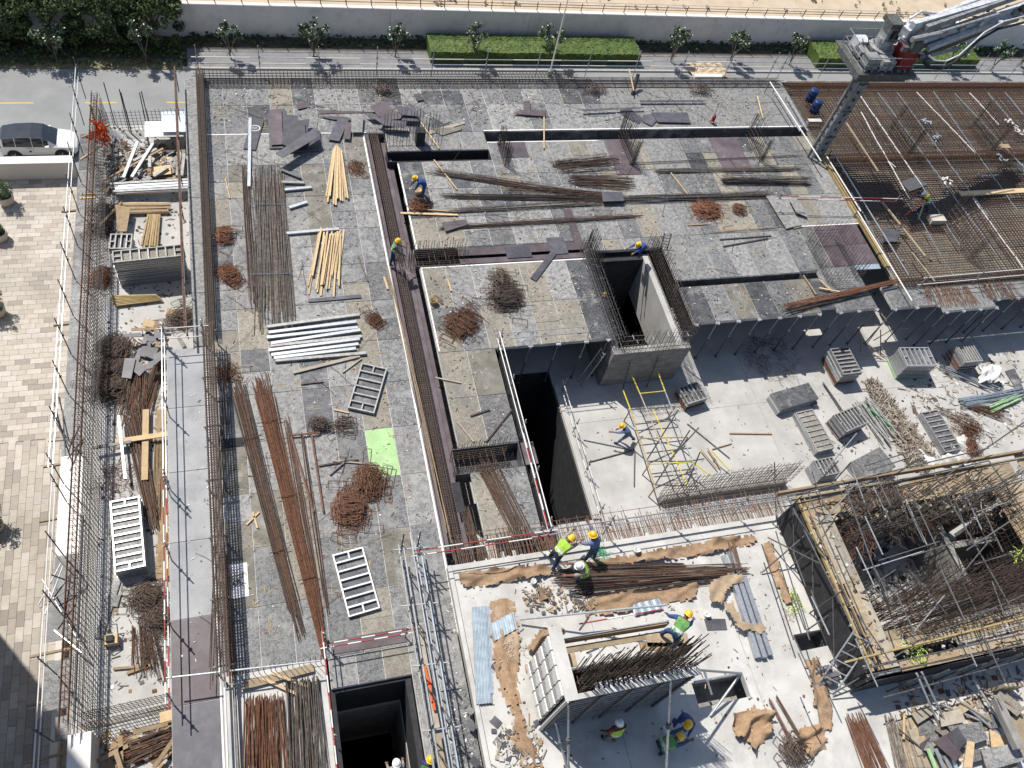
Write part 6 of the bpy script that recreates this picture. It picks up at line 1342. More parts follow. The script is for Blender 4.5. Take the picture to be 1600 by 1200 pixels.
for i,(p,q,m,lab) in enumerate([((912,687),(990,703),'steel','tube lying from the slot rail to the floor joint'),((990,703),(920,722),'steel_dark','dark tube slanting back to the slot rail'),((992,705),(991,760),'steel_dark','dark tube lying straight on the bright floor below the walking worker'),((1074,662),(1140,716),'steel_dark','long dark tube right of the yellow scaffold'),((1113,702),(1143,693),'timber_old','short brown batten crossing the long dark tube')]):
    tag(MB().tube(at(*p,ZL+.05),at(*q,ZL+.05),.035,6).build('loose_tube',m),lab,'tube')
def floorbundle(p,q,w,n,m,label,z=ZL+.05,r=.035): return bundle(p,q,w,w,n,m,label,z=z,r=r,je=.3,stack=.25,cat='tube bundle',name='tube_bundle')
floorbundle((1345,628),(1392,690),1.2,22,'alu_dirty','pile of grey scaffold tubes running down beside the medium panel stack')
floorbundle((1355,640),(1388,668),.3,5,'green_paint','green tubes on the pile beside the medium panel stack')
floorbundle((1500,628),(1592,612),.9,14,'galv','pile of greenish-grey tubes on the lower floor at the right')
floorbundle((1545,640),(1590,620),.6,8,'pale_green','pale green tubes under the grey ones at the right edge')
floorbundle((1285,600),(1318,650),.15,3,'steel_dark','thin dark props lying between the face-up and tall stacks')
floorbundle((1470,575),(1558,612),.5,8,'steel','thin tubes fanned on the lower floor below the middle panel stack')
DIAG=[(1352,600),(1368,594),(1462,715),(1452,742),(1425,735)]
hoops((1512,670),.9,60,'rust','rusty stirrup heap on the lower floor near the right edge',z=ZL+.05)
hoops((1515,700),.7,50,'rust','second rusty heap on the lower floor near the right scaffold',z=ZL+.05)
r=empty('scaffold',at(1390,540,ZL),'small rusty scaffold frame in the light gap between the shaded decks','scaffold')
for (p,zp,q,zq) in [((1375,488),ZL+2.2,(1395,512),ZL+2.0),((1346,510),ZL+2,(1372,508),ZL+2),((1395,514),ZL+2,(1418,513),ZL+2),((1343,512),ZL+2,(1345,550),ZL),((1375,510),ZL+2,(1352,540),ZL+.1),((1395,514),ZL+2,(1365,532),ZL+.4),((1350,535),ZL+.5,(1380,555),ZL+.3),((1376,555),ZL+.2,(1376,515),ZL+1.8),((1340,556),ZL+.3,(1390,557),ZL+.3)]: MB().tube(at(*p,zp),at(*q,zq),.03,6).build('tube','timber_old',r)
# ================================================================ formwork wall on the near slab
FZ=ZS+4.55; X0,X1,Y0,Y1=8.15,13.0,4.9,7.1
w=empty('wall_formwork',((X0+X1)/2,Y0,ZS),'tall aluminium wall formwork box full of upright bars on the near white slab','wall formwork')
MB().box(X0,Y0+.001,ZS,X1,Y0+.06,FZ).build('face_panel','ply_dark',w)
for k in range(12): MB().box(X0,Y0-.10,ZS+.15+k*.38,X1,Y0-.001,ZS+.23+k*.38).build('waler','alu_dirty',w)
for k in range(5): MB().box(X0+.1+k*1.1,Y0-.17,ZS+.02,X0+.2+k*1.1,Y0-.102,FZ-.1).build('soldier','steel_dark',w)
for k in range(4):
    MB().box(X0+.001,Y0+.15+k*.52,ZS,X0+.05,Y0+.15+k*.52+.5,FZ-.08 if k<3 else FZ-.9).build('side_panel','alu',w)
    for j in range(7): MB().box(X0-.10,Y0+.17+k*.52,ZS+.2+j*.6,X0-.001,Y0+.63+k*.52,ZS+.62+j*.6).build('rib','steel_pipe' if j%2 else 'white_paint',w)
for (x0,y0,x1,y1) in [(X0-.12,Y0-.12,X0+.35,Y1+.2),(X0+.352,Y0-.12,X1,Y0+.06)]: MB().box(x0,y0,FZ,x1,y1,FZ+.05).build('top_board','slab_concrete',w)
for k in range(22): MB().box(X0+1.0+k*.18,Y0+.062,FZ-.02,X0+1.1+k*.18,Y0+.30,FZ+.03).build('top_rib','white_paint',w)
MB().tube((X0-.05,Y0-.1,ZS),(X0-.05,Y0-.1,FZ+.03),.07,4).build('corner_post','coping',w)
MB().box(X0+.36,Y0+.86,ZS,X1,Y0+.93,FZ-.12).build('back_panel','ply_dark',w)
for k in range(9): MB().box(X0+.36,Y0+.931,ZS+.3+k*.45,X1,Y0+1.0,ZS+.38+k*.45).build('waler','alu_dirty',w)
comb(Vector((X0+.5,Y0+.5,FZ-1.2)),Vector((X1-.1,Y0+.5,FZ-1.2)),2.9,.075,'bar_brown','dense forest of brown bars rising out of the wall formwork on the near slab',rows=3,gap=.28,horiz=6,hz=(0,.5),lean=.05,r=.018)
comb(Vector((X0+.5,Y0+.65,ZS)),Vector((X1-.1,Y0+.65,ZS)),4.0,.2,'bar_brown','lower bars standing inside the wall formwork down to the slab',rows=2,gap=.5,horiz=8,hz=(0,1),lean=.02)
pf=empty('work_platform',(10.8,7.2,3.2),'brown plank platform with a deep timber beam behind the bars of the wall formwork','platform')
zp=ZS+3.2
MB().bar(at(868,1004,zp+.15),at(1042,976,zp+.15),.07,.5).build('side_beam','timber_old',pf)
MB().bar(at(872,1018,zp),at(1040,990,zp),.22,.06).build('plank','timber_deck',pf)
MB().bar(at(868,1000,zp+.45),at(1045,970,zp+.45),.03,.03).build('rail','steel_pipe',pf)
MB().bar(at(868,1036,zp),at(900,1030,zp),.5,.05).build('plank','timber_deck',pf)
MB().bar(at(1010,1000,zp+.02),at(1075,1000,zp+.02),.5,.05).build('plank','timber_deck',pf)
MB().bar(at(1000,1010,zp+.02),at(1072,1012,zp+.02),.3,.05).build('plank','timber_old',pf)
for px,py in ((870,1008),(1040,985),(960,995)): c=at(px,py,zp); MB().tube(Vector((c.x,c.y,ZS)),c,.035,6).build('post','steel',pf)
for i,(p,zp1,q,zq,m,lab) in enumerate([((888,1097),FZ-.4,(888,1225),ZS,'steel','left'),((1048,1063),FZ-.3,(1040,1215),ZS,'steel_pipe','right'),((868,1130),ZS+1.6,(886,1200),ZS,'steel','lowest left')]):
    r=empty('push_pull_prop',at(*q,zq),lab+' grey push-pull prop bracing the wall formwork down to the near slab','prop'); a=at(*p,zp1);b=at(*q,zq); m_=a.lerp(b,.45); MB().tube(a,m_,.035,8).build('inner_tube',m,r); MB().tube(m_,b,.05,8).build('outer_tube',m,r); MB().tube(m_-(b-a).normalized()*.1,m_+(b-a).normalized()*.1,.09,8).build('collar','steel_dark',r); MB().box(b.x-.12,b.y-.12,b.z,b.x+.12,b.y+.12,b.z+.02).build('foot_plate','steel_dark',r)
r=empty('brace_frame',at(1110,1060,ZS),'grey tube brace frame at the right end of the wall formwork','brace')
for (p,zp1,q,zq) in [((1078,1046),FZ-.6,(1158,1052),ZS+.9),((1085,1066),ZS+1.5,(1158,1052),ZS+.9),((1158,1052),ZS+.9,(1110,1118),ZS+.1),((1100,1048),ZS+.6,(1112,1085),ZS+.1)]: MB().tube(at(*p,zp1),at(*q,zq),.05,8).build('tube','steel',r)
r=empty('site_tube',at(900,945,ZS),'long grey tube with couplers lying behind the wall formwork','tube'); MB().tube(at(812,968,ZS+.3),at(1042,945,ZS+2.2),.045,8).build('tube','steel_pipe',r); MB().tube(at(905,985,ZS+1.2),at(920,965,ZS+1.6),.04,6).build('coupler','steel_dark',r)
r=empty('site_tube',at(980,970,ZS),'red and white striped tube behind the wall formwork','tube'); striped(r,'tube',at(905,975,ZS+.5),at(1035,952,ZS+.8),.03,('red_paint','coping'),.9)
t2=corrug(((985,945),(1030,935),(1037,952),(992,962)),ZS+.1,'bluish metal mesh sheet lying behind the wall formwork',4)
# ================================================================ scatter: fittings, chips
def ondeck(x,y,m=.1): return any(r[0]+m<x<r[2]-m and r[1]+m<y<r[3]-m for r in deckR)
def scatter(poly,z,n,size,ms,label,cat,name='debris',bar=.5):
    P=[at(x,y,z) for x,y in poly]; m=len(P); x0=min(p.x for p in P);x1=max(p.x for p in P);y0=min(p.y for p in P);y1=max(p.y for p in P); mb=MB(); k=0; it=0
    while k<n and it<n*20:
        it+=1; x,y=U(x0,x1),U(y0,y1); c=False
        for i in range(m):
            a=P[i];b=P[i-1]
            if (a.y>y)!=(b.y>y) and x<(b.x-a.x)*(y-a.y)/(b.y-a.y)+a.x: c=not c
        if not c or (z==0 and not ondeck(x,y)): continue
        k+=1; s=size*U(.4,1.6); a=U(0,3.14); mb.mi=random.randrange(len(ms)); d=Vector((math.cos(a),math.sin(a),U(-.05,.15)))*s
        if R_()<bar: mb.bar(Vector((x,y,z+.02)),Vector((x,y,z+.02))+d,.02+s*.05,.015)
        else: mb.bar(Vector((x,y,z+.015)),Vector((x,y,z+.015))+d*.5,s*.4,.012+s*.05)
    return tag(mb.build(name,ms),label,cat,kind='stuff')
scatter([(320,140),(600,140),(700,840),(360,1040)],0,1100,.11,['timber_old','joint_cement','bar_dark','ply_slate','rust'],'small chips, ties and timber scraps littering the left bay','litter')
scatter([(320,135),(1200,135),(1200,195),(330,195)],0,900,.14,['timber_old','joint_cement','bar_dark','ply_slate','bar_grey'],'small scraps littering the far deck strip','litter')
scatter([(610,260),(1230,220),(1260,400),(650,520)],0,900,.13,['timber_old','joint_cement','bar_dark','timber_grey','rust'],'small scraps and ties littering the middle deck','litter')
scatter([(655,430),(930,420),(950,520),(790,540),(830,820),(700,820)],0,400,.12,['timber_old','joint_cement','bar_dark'],'small scraps on the deck left of the slot','litter')
scatter([(1060,440),(1260,430),(1290,490),(1090,500)],0,150,.12,['timber_old','joint_cement','bar_dark'],'small scraps on the deck right of the shaft','litter')
scatter([(160,200),(290,200),(300,530),(265,530),(262,1080),(155,1090)],ZL,700,.22,['timber_old','coping','bar_dark','rust','ply_slate','bar_grey'],'chips, wires and scraps littering the white strip slab','litter')
scatter([(165,220),(290,230),(290,285),(165,300)],ZL+.2,380,.5,['timber_old','timber_grey','rust','alu_dirty','ply_slate'],'dense scrap heap under the white beams at the far end of the strip','scrap heap')
scatter([(190,530),(262,530),(262,640),(195,640)],ZL,160,.4,['timber_old','timber_grey','ply_slate','rust'],'scraps among the broken boards of the white strip','scrap')
scatter([(300,560),(320,560),(335,1050),(280,1050)],0,30,.1,['timber_old','coping'],'few specks on the light deck extension','litter')
scatter([(880,650),(1250,600),(1600,600),(1600,690),(1230,740),(950,800)],ZL,170,.11,['timber_old','bar_dark','coping','rust'],'specks and scraps on the bright lower floor','litter')
scatter(DIAG,ZL,1700,.30,['bar_brown','bar_dark','bar_grey','timber_grey','timber_old','wall_concrete'],'dense strip of bar ends and scraps running diagonally between the stacks','scrap',bar=.9)
scatter(DIAG,ZL+.15,600,.3,['bar_brown','bar_grey','timber_grey'],'upper layer of bar ends in the diagonal strip between the stacks','scrap',bar=1)
scatter([(1400,560),(1600,560),(1600,690),(1450,730)],ZL,520,.36,['timber_grey','bar_dark','joint_cement','bar_brown','alu_dirty','timber_grey'],'scattered timber, wire and tube ends at the right of the lower floor','scrap')
scatter([(720,900),(1190,840),(1280,1180),(780,1190)],ZS,380,.14,['timber_new','bar_dark','rust','ply_slate','steel'],'nails, chips and wire bits on the near white slab','litter')
scatter([(815,920),(930,915),(940,960),(820,960)],ZS+.05,170,.22,['timber_old','timber_yellow','ply_slate','bar_dark','steel_dark','timber_old'],'heap of yellowish couplers and fittings left of the bar bundles','fittings')
scatter([(775,1140),(840,1130),(850,1200),(775,1200)],ZS+.05,140,.3,['ply_slate','joint_cement','timber_old','timber_grey'],'broken rubble in the lower left corner of the near slab','rubble')
scatter([(700,900),(720,900),(755,1190),(700,1190)],0,90,.12,['coping','slab_concrete','bar_dark'],'white mortar crumbs along the foot of the near slab edge','rubble')
scatter([(1230,700),(1450,600),(1470,720),(1260,740)],ZL,160,.2,['bar_brown','timber_grey','bar_dark'],'small scraps between the panel stacks','litter')
scatter([(150,1150),(275,1140),(275,1200),(150,1200)],ZL,160,.4,['rust','timber_old','bar_dark','timber_old'],'scrap wood and wire in the bottom left yard','scrap')
# ================================================================ lower right yard
Y=ZS
yard=[(((1405,1128),(1448,1112),(1480,1200),(1415,1200)),'timber_deck','wide brown plank sheet at the bottom edge right of the grey bars',.02),
 (((1432,1128),(1455,1120),(1462,1143),(1436,1150)),'ply_gray','grey offcut in the light below the core shadow',.06),(((1442,1142),(1462,1134),(1466,1156),(1448,1162)),'ply_gray','second grey offcut below the core shadow',.05),
 (((1433,1165),(1452,1152),(1450,1175),(1443,1184)),'ply_slate','purplish offcut pointing down in the right yard',.08),
 (((1467,1115),(1500,1108),(1508,1128),(1470,1136)),'timber_grey','grey-brown boxed board in the right yard',.4),
 (((1480,1135),(1532,1128),(1543,1155),(1500,1170)),'ply_gray','large grey formwork board in the middle of the right yard',.35),
 (((1458,1160),(1476,1148),(1503,1178),(1492,1190)),'ply_purple','dark purple board lying aslant in the right yard',.55),
 (((1478,1148),(1495,1136),(1510,1158),(1498,1172)),'ply_slate','dark slate board behind the purple one in the right yard',.5),
 (((1532,1172),(1590,1160),(1600,1188),(1542,1205)),'ply_light','light grey formwork board at the bottom right corner',.5),
 (((1510,1158),(1522,1160),(1518,1200),(1504,1200)),'timber_new','pale upright timber board in the right yard',.7),
 (((1545,1140),(1570,1150),(1575,1165),(1548,1168)),'timber_new','yellowish chip panel between the grey boards of the right yard',.2),
 (((1575,1120),(1600,1115),(1600,1190),(1590,1180)),'timber_deck','brown plywood at the right edge of the yard',.1),
 (((1515,1172),(1538,1170),(1540,1185),(1518,1192)),'ply_gray','small grey board beside the pale timber in the right yard',.3)]
for c,m,lab,dz in yard: offcut(c,Y+dz,m,lab,.05)
MB_=MB(); MB_.bar(at(1556,1092,Y+1.0),at(1592,1170,Y+1.0),.35,.3); tag(MB_.build('concrete_block','wall_concrete'),'long pale concrete beam end leaning in the right yard','beam')
for i,(p,q,m,r_) in enumerate([((1470,1100),(1560,1138),'alu_dirty',.05),((1495,1092),(1565,1150),'steel',.05),((1500,1096),(1570,1140),'timber_grey',.05),((1520,1060),(1582,1160),'steel',.05),((1535,1075),(1555,1090),'timber_grey',.04),((1413,1110),(1412,1155),'timber_new',.05),((1450,1170),(1462,1200),'pale_green',.09),((1462,1170),(1475,1200),'steel',.08),((1475,1180),(1488,1205),'steel_pipe',.08),((1488,1182),(1496,1205),'galv',.08),((1570,1095),(1598,1118),'timber_old',.05),((1445,1085),(1487,1096),'steel_dark',.04),((1405,1140),(1440,1170),'bar_brown',.04)]):
    tag(MB().tube(at(*p,Y+.3+.07*(i%4)),at(*q,Y+.15+.07*(i%4)),r_,7).build('loose_tube',m),ordn(i)+' tube or pole, counted in a row, of the loose tubes lying in the right yard' if False else ['grey tube slanting from the core shadow','steel tube beside the slanting grey one','pale timber pole in the tube bunch','long steel tube leaning on the concrete beam end','short pale pole near the beam end','short yellow timber post at the yard edge','pale green tube at the bottom edge','grey tube next to the pale green one','bright tube next to the grey bottom one','rightmost bright tube of the bottom row','brown pole right of the beam end','dark tube lying in the core shadow','thin brown pole left of the purplish offcut'][i],'tube')
scatter([(1400,1070),(1600,1050),(1600,1190),(1420,1200)],Y,380,.35,['timber_old','timber_grey','steel_dark','ply_slate','timber_new','rust'],'loose scraps of timber and steel across the right yard','scrap')
for i in range(5): tag(MB().box(*(at(1550+i*7,1078,Y)-Vector((.06,.06,0))).to_tuple(),*(at(1550+i*7,1078,Y)+Vector((.06,.06,.9))).to_tuple()).build('timber_stub','timber_grey'),fromleft(i,5)+' of the grey timber stubs shaded in the right yard','timber','timber stubs in the right yard')
# bottom-left structures
r=empty('timber_post_form',(-8.8,5.5,ZL),'white boxed concrete upstand at the bottom edge beside the plaza','upstand'); a=at(108,1150,-2.0); MB().box(a.x,0,ZG,a.x+.75,at(110,1150,-2).y,-2.0).build('body','parapet_cream',r); MB().box(a.x-.02,0,-1.99,a.x+.77,at(110,1150,-2).y+.02,-1.9).build('cap','coping',r)
for i,(p,q) in enumerate([((208,1145),(272,1128)),((150,1190),(200,1165)),((188,1150),(190,1205)),((240,1200),(275,1150))]): batten(p,q,ZL+.4,'timber_old',['brown plank along the near mesh','slanting plank in the bottom left yard','upright plank in the bottom left yard','plank leaning at the right of the bottom left yard'][i],.16,.06)
batten((250,1122),(276,1115),ZL+1.0,'timber_new','pale board end beside the near mesh of the strip',.4,.1)
r=empty('tube_rail',(-3.1,6,.9),'white tubes running down beside the near deck extension to the bottom edge','tube'); MB().tube((-3.0,8.7,.7),(-3.05,1.5,.7),.045,6).build('tube','coping',r); MB().tube((-2.7,8.7,.35),(-2.75,1.5,.35),.06,6).build('tube','steel_dark',r); MB().tube((-4.9,8.9,1.2),(.4,8.6,1.0),.035,6).build('tube','steel_pipe',r); MB().bar((-2.9,8.4,.15),(-2.9,1.5,.15),.25,.25).build('beam','slab_concrete',r)
batten((378,1072),(490,1043),.12,'timber_deck','pale brown plank along the near edge of the left bay',.3,.05)
batten((410,1060),(480,1092),.16,'timber_new','slanting pale batten over the bottom bar bundles',.1,.05)
batten((425,1052),(484,1074),.18,'timber_new','second slanting pale batten over the bottom bar bundles',.1,.05)
# opening with plate in the left bay
piece('plate',1.0,1.4,.015,'coping',deck,at(367,908).x,at(367,908).y,.006); tangle((365,905),.4,40,'bar_brown','rusty nest of bars in the small opening of the near left bay',z=.02,h=.15)
tag(MB().box(at(345,694).x,at(345,694).y-.22,.01,at(392,690).x,at(345,694).y+.22,.025).build('slot_shade_plate','black_and_shade'),'narrow black plate painting the dark of a slot left of the slanting bar bundles','slot')  # black plate on the deck paints the shade of an open slot
for (px,py,lab,rr) in [(750,812,'small black plate painting the dark of a square opening under the cross trench',0)]:
    a=at(705,755);b=at(722,800); tag(MB().box(a.x+.0,b.y,.012,b.x+.15,a.y,.03).build('opening_shade_plate','black_and_shade'),lab,'opening')  # black plate paints the opening's shade; no hole is cut
# bottom scaffold platform in the square pit
r=empty('work_platform',(2.2,3.6,-1.3),'rusty scaffold deck with boards crossing the near end of the square pit','platform')
for k in range(4): MB().tube((.9,4.4-k*.45,-1.2+k*.03),(3.5,4.3-k*.45,-1.2),.04,6).build('ledger','steel' if k%2 else 'bar_brown',r)
for k in range(5): MB().bar((1.2+k*.5,4.2,-1.35),(1.2+k*.5,1.5,-1.35),.4,.05).build('board','timber_grey' if k%2 else 'timber_deck',r)
for k in range(3): MB().bar((1.1+k*.9,4.4,-1.5),(1.1+k*.9,1.5,-1.5),.08,.1).build('bearer','steel_dark',r)

# faint yellow setting-out strokes and thin single wires lying on the deck
def strokes(poly,n,L,m,label,cat,name,th,zz):
    P=[at(x,y,0) for x,y in poly]; mb=MB()
    x0=min(p.x for p in P);x1=max(p.x for p in P);y0=min(p.y for p in P);y1=max(p.y for p in P); k=0;it=0
    while k<n and it<9000:
        it+=1; x,y=U(x0,x1),U(y0,y1); c=False
        for i in range(len(P)):
            a=P[i];b=P[i-1]
            if (a.y>y)!=(b.y>y) and x<(b.x-a.x)*(y-a.y)/(b.y-a.y)+a.x: c=not c
        if not c or not ondeck(x,y) or not ondeck(x+L,y) or not ondeck(x,y+L) or not ondeck(x-L*.8,y): continue
        k+=1
        if L<1:
            for d in ((1,0),(0,1)):
                if R_()<.7: mb.bar((x,y,zz),(x+d[0]*U(.2,L),y+d[1]*U(.2,L),zz),th,.002)
        else:
            a=U(0,3.14); q=Vector((x,y,.03)); pts=[q]
            for j in range(4): a+=U(-.25,.25); q=q+Vector((math.cos(a),math.sin(a),0))*L/4*U(.5,1.2); pts.append(q+Vector((0,0,U(0,.05))))
            mb.path(pts,th,3)
    return tag(mb.build(name,m),label,cat,kind='stuff')
strokes([(320,140),(1200,140),(1250,400),(1270,480),(700,830),(360,1040)],150,.7,'timber_yellow','yellow setting-out strokes marked on the deck sheets','deck markings','setting_out_mark',.03,.012)
strokes([(320,140),(600,140),(700,840),(360,1040)],60,2.2,'bar_dark','single thin wires lying about on the left bay','wire','loose_wire',.009,.03)
strokes([(610,260),(1230,220),(1260,400),(900,520),(650,520)],50,2.2,'bar_dark','single thin wires lying about on the middle deck','wire','loose_wire',.009,.03)
strokes([(320,135),(1200,135),(1200,195),(330,195)],40,2.4,'bar_dark','single thin wires lying about on the far deck','wire','loose_wire',.009,.03)

scatter([(1262,815),(1300,812),(1385,985),(1600,960),(1600,1015),(1355,1050)],ZC+.03,260,.22,['timber_grey','bar_dark','bar_brown','timber_old','joint_cement'],'scraps lying on the timber walkways of the core','scrap')
scatter([(1250,790),(1540,735),(1600,820),(1520,800),(1300,815)],ZC+.03,300,.3,['timber_grey','bar_dark','bar_brown','timber_old'],'bar ends and scraps on the far walkway of the core','scrap')
scatter([(1330,850),(1480,820),(1560,900),(1380,960)],-1.58,240,.4,['timber_grey','bar_dark','timber_old','steel'],'scraps on the floor of the core pit','scrap')
YB=[]
for k in range(13):
    x=U(1425,1590); y=U(1085,1190); a=U(0,3.1); l=U(10,24); w=U(4,10); ca,sa=math.cos(a),math.sin(a)
    YB.append((((x-ca*l-sa*w,y-sa*l+ca*w),(x+ca*l-sa*w,y+sa*l+ca*w),(x+ca*l+sa*w,y+sa*l-ca*w),(x-ca*l+sa*w,y-sa*l-ca*w)),random.choice(['timber_old','timber_grey','ply_gray','timber_deck','ply_slate','ply_tan'])))
heap(YB,ZS+.02,'smaller mixed boards strewn over the right yard','mixed boards of the right yard',dz=.03,th=.03)
r=empty('scaffold',at(85,930,ZL),'loose bunch of scaffold tubes hanging outside the near left ledge','scaffold')
for (p,q) in [((60,945),(95,880)),((62,950),(130,905)),((82,860),(108,890)),((80,898),(118,912)),((66,905),(128,1010)),((85,985),(128,1020)),((98,885),(70,960)),((75,935),(112,900))]: MB().tube(at(*p,ZL+U(.2,1.2)),at(*q,ZL+U(.2,1.2)),.03,6).build('tube',random.choice(['steel_dark','steel_pipe','steel']),r)
r=empty('scaffold',at(95,680,ZL),'loose bunch of scaffold tubes standing outside the middle of the left ledge','scaffold')
for (p,q) in [((84,628),(104,700)),((92,620),(108,690)),((88,650),(112,720)),((76,690),(126,686)),((98,640),(102,712)),((82,650),(110,700))]: MB().tube(at(*p,ZL+1.4),at(*q,ZL+.1),.03,6).build('tube',random.choice(['steel_dark','steel_pipe','steel']),r)
for i,(p,q,m,z) in enumerate([((455,682),(490,800),'rust',.1),((487,680),(505,800),'rust',.1),((455,680),(500,676),'rust',.12),((565,560),(535,582),'timber_grey',.03),((520,720),(592,726),'timber_grey',.03),((498,728),(560,718),'bar_dark',.03),((515,742),(538,722),'steel_dark',.05),((522,640),(545,645),'timber_new',.02),((535,812),(560,815),'bar_brown',.02),((385,820),(405,800),'timber_new',.02),((395,800),(402,825),'timber_new',.02),((470,600),(505,596),'bar_brown',.03),((715,660),(740,690),'timber_grey',.03),((735,650),(765,640),'bar_dark',.03),((680,590),(720,598),'timber_grey',.03),((575,440),(560,400),'bar_brown',.02),((1075,352),(1105,350),'timber_old',.02),((1125,374),(1205,368),'steel_dark',.03),((1130,385),(1200,372),'steel_dark',.03),((760,690),(800,640),'bar_dark',.03)]):
    L=['left leg of the bent rusty bar right of the long bundles','right leg of the bent rusty bar right of the long bundles','top piece of the bent rusty bar right of the long bundles','grey stick just left of the tilted panel','thin grey board above the brown heaps','dark rod crossing near the brown heaps','short dark beam end above the brown heaps','short pale stick left of the green sheet','small brown rod below the tilted panel','first pale stick near the cage shadow','second pale stick near the cage shadow','brown rod above the two small clumps','grey stick on the narrow deck strip by the slot','dark rod on the narrow deck strip by the slot','short grey stick near the yellow strokes of the strip','brown rod beside the lower timber bundle','small brown piece right of the shaft ladder','upper thin steel rod on the far middle deck','lower thin steel rod on the far middle deck','long dark rod reaching the small cross trench']
    batten(p,q,z,m,L[i],.07,.05)
# ================================================================ people
DG=None
def rotm(axis,a): return Matrix.Rotation(a,3,axis)
def person(foot,heading,label,hat='hat_yellow',top='blue_cloth',trousers='blue_cloth',vest=None,lean=20,twist=0,arms=((12,12,30),(15,12,30)),legs=((5,6,5),(-5,6,5)),headp=10,scale=1.1,crouch=None,side=0,sleeve=True):
    "body from a posed skeleton; x forward, y left; arms: (raise, out, elbow) legs: (forward, out, knee)"
    J={}; E=[]; r={}
    rad=math.radians
    tor=rotm('Y',rad(lean))@rotm('X',rad(side))@rotm('Z',rad(twist))
    pel=Vector((0,0,0)); J['pelvis']=pel; 
    def T(v): return pel+tor@Vector(v)
    J['belly']=T((0,0,.15)); J['chest']=T((0.0,0,.36)); J['neck']=T((.01,0,.50)); hr=rotm('Y',rad(lean*.6+headp))
    J['head']=J['neck']+hr@Vector((.02,0,.12)); J['crown']=J['neck']+hr@Vector((.02,0,.23))
    Ed=[('pelvis','belly','t'),('belly','chest','s'),('chest','neck','s'),('neck','head','k'),('head','crown','k')]
    for sd,(ra,ou,el) in zip((1,-1),arms):
        n='LR'[sd<0]; sh=T((0,sd*.19,.44)); J['sh'+n]=sh
        d=rotm('X',rad(sd*ou))@(rotm('Y',rad(-ra))@Vector((0,0,-1))); 
        J['el'+n]=sh+d*.29; d2=rotm('X',rad(sd*ou*.4))@(rotm('Y',rad(-(ra+el)))@Vector((0,0,-1))); J['wr'+n]=J['el'+n]+d2*.25; J['ha'+n]=J['wr'+n]+d2*.07
        Ed+=[('chest','sh'+n,'s'),('sh'+n,'el'+n,'s'),('el'+n,'wr'+n,'s' if sleeve else 'k'),('wr'+n,'ha'+n,'k')]; J['_d'+n]=d2
    for sd,(fw,ou,kn) in zip((1,-1),legs):
        n='LR'[sd<0]; hp=Vector((0,sd*.095,-.02)); J['hp'+n]=hp; d=rotm('X',rad(sd*ou))@(rotm('Y',rad(-fw))@Vector((0,0,-1)))
        J['kn'+n]=hp+d*.43; d2=rotm('X',rad(sd*ou*.5))@(rotm('Y',rad(-(fw-kn)))@Vector((0,0,-1))); J['an'+n]=J['kn'+n]+d2*.41; J['to'+n]=J['an'+n]+Vector((.17,0,-.05))
        Ed+=[('pelvis','hp'+n,'t'),('hp'+n,'kn'+n,'t'),('kn'+n,'an'+n,'t'),('an'+n,'to'+n,'b')]
    low_=min(J['anL'].z,J['anR'].z)-.085
    R={'pelvis':(.175,.14),'belly':(.17,.14),'chest':(.19,.145),'neck':(.06,.06),'head':(.095,.085),'crown':(.07,.07)}
    for n in 'LR': R['sh'+n]=(.09,.09); R['el'+n]=(.062,.062); R['wr'+n]=(.035,.035); R['ha'+n]=(.035,.025); R['hp'+n]=(.11,.11); R['kn'+n]=(.082,.082); R['an'+n]=(.058,.058); R['to'+n]=(.05,.04)
    names=[k for k in J if not k.startswith('_')]; idx={k:i for i,k in enumerate(names)}
    me=bpy.data.meshes.new('body_skeleton'); me.from_pydata([J[k] for k in names],[(idx[a],idx[b]) for a,b,_ in Ed],[])
    ob=bpy.data.objects.new('body_tmp',me); C.objects.link(ob); md=ob.modifiers.new('s','SKIN')
    for k in names: me.skin_vertices[0].data[idx[k]].radius=R[k]
    me.skin_vertices[0].data[idx['pelvis']].use_root=True
    md.use_smooth_shade=True; ss=ob.modifiers.new('d','SUBSURF'); ss.levels=1; ss.render_levels=1
    bpy.context.view_layer.update()
    dg=bpy.context.evaluated_depsgraph_get(); m2=bpy.data.meshes.new_from_object(ob.evaluated_get(dg)); bpy.data.objects.remove(ob)
    for v in m2.vertices: v.co=Vector((v.co.x,v.co.y,v.co.z-low_))
    off=Vector((0,0,-low_))
    mats=[top,trousers,'skin','boot']; code={'s':0,'t':1,'k':2,'b':3}
    m2.materials.clear()
    for m in mats: m2.materials.append(MATS[m])
    segs=[(J[a]+off,J[b]+off,c) for a,b,c in Ed]
    def near(p):
        best=9;bc='s'
        for a,b,c in segs:
            ab=b-a; t=max(0,min(1,(p-a).dot(ab)/ab.length_squared)); d=(p-(a+ab*t)).length
            if d<best: best=d;bc=c
        return bc
    vmb=MB()
    Zt=tor.inverted()
    for f in m2.polygons:
        c=near(f.center); f.material_index=code[c]; f.use_smooth=True
        if vest:
            lp=Zt@(f.center-off)
            if .02<lp.z<.47 and abs(lp.y)<.20 and c in 'st' and abs(lp.x)<.2 :
                vs=[m2.vertices[i].co+m2.vertices[i].normal*.014 for i in f.vertices]
                band=.10<lp.z<.145
                vmb.mi=1 if band else 0
                if len(vs)==4: vmb.quad(*vs)
                elif len(vs)==3: vmb.tri(*vs)
    root=empty('person',foot,label,'person'); root.rotation_euler=(0,0,math.radians(heading)); root.scale=(scale,)*3
    body=bpy.data.objects.new('body',m2); C.objects.link(body); body.parent=root
    def child(mb,name,mt):
        root['_w']=(0,0,0); o=mb.build(name,mt,root,smooth=(name in('hard_hat','safety_vest'))); return o
    if vest and vmb.v: child(vmb,'safety_vest',[vest,'vest_tape'])
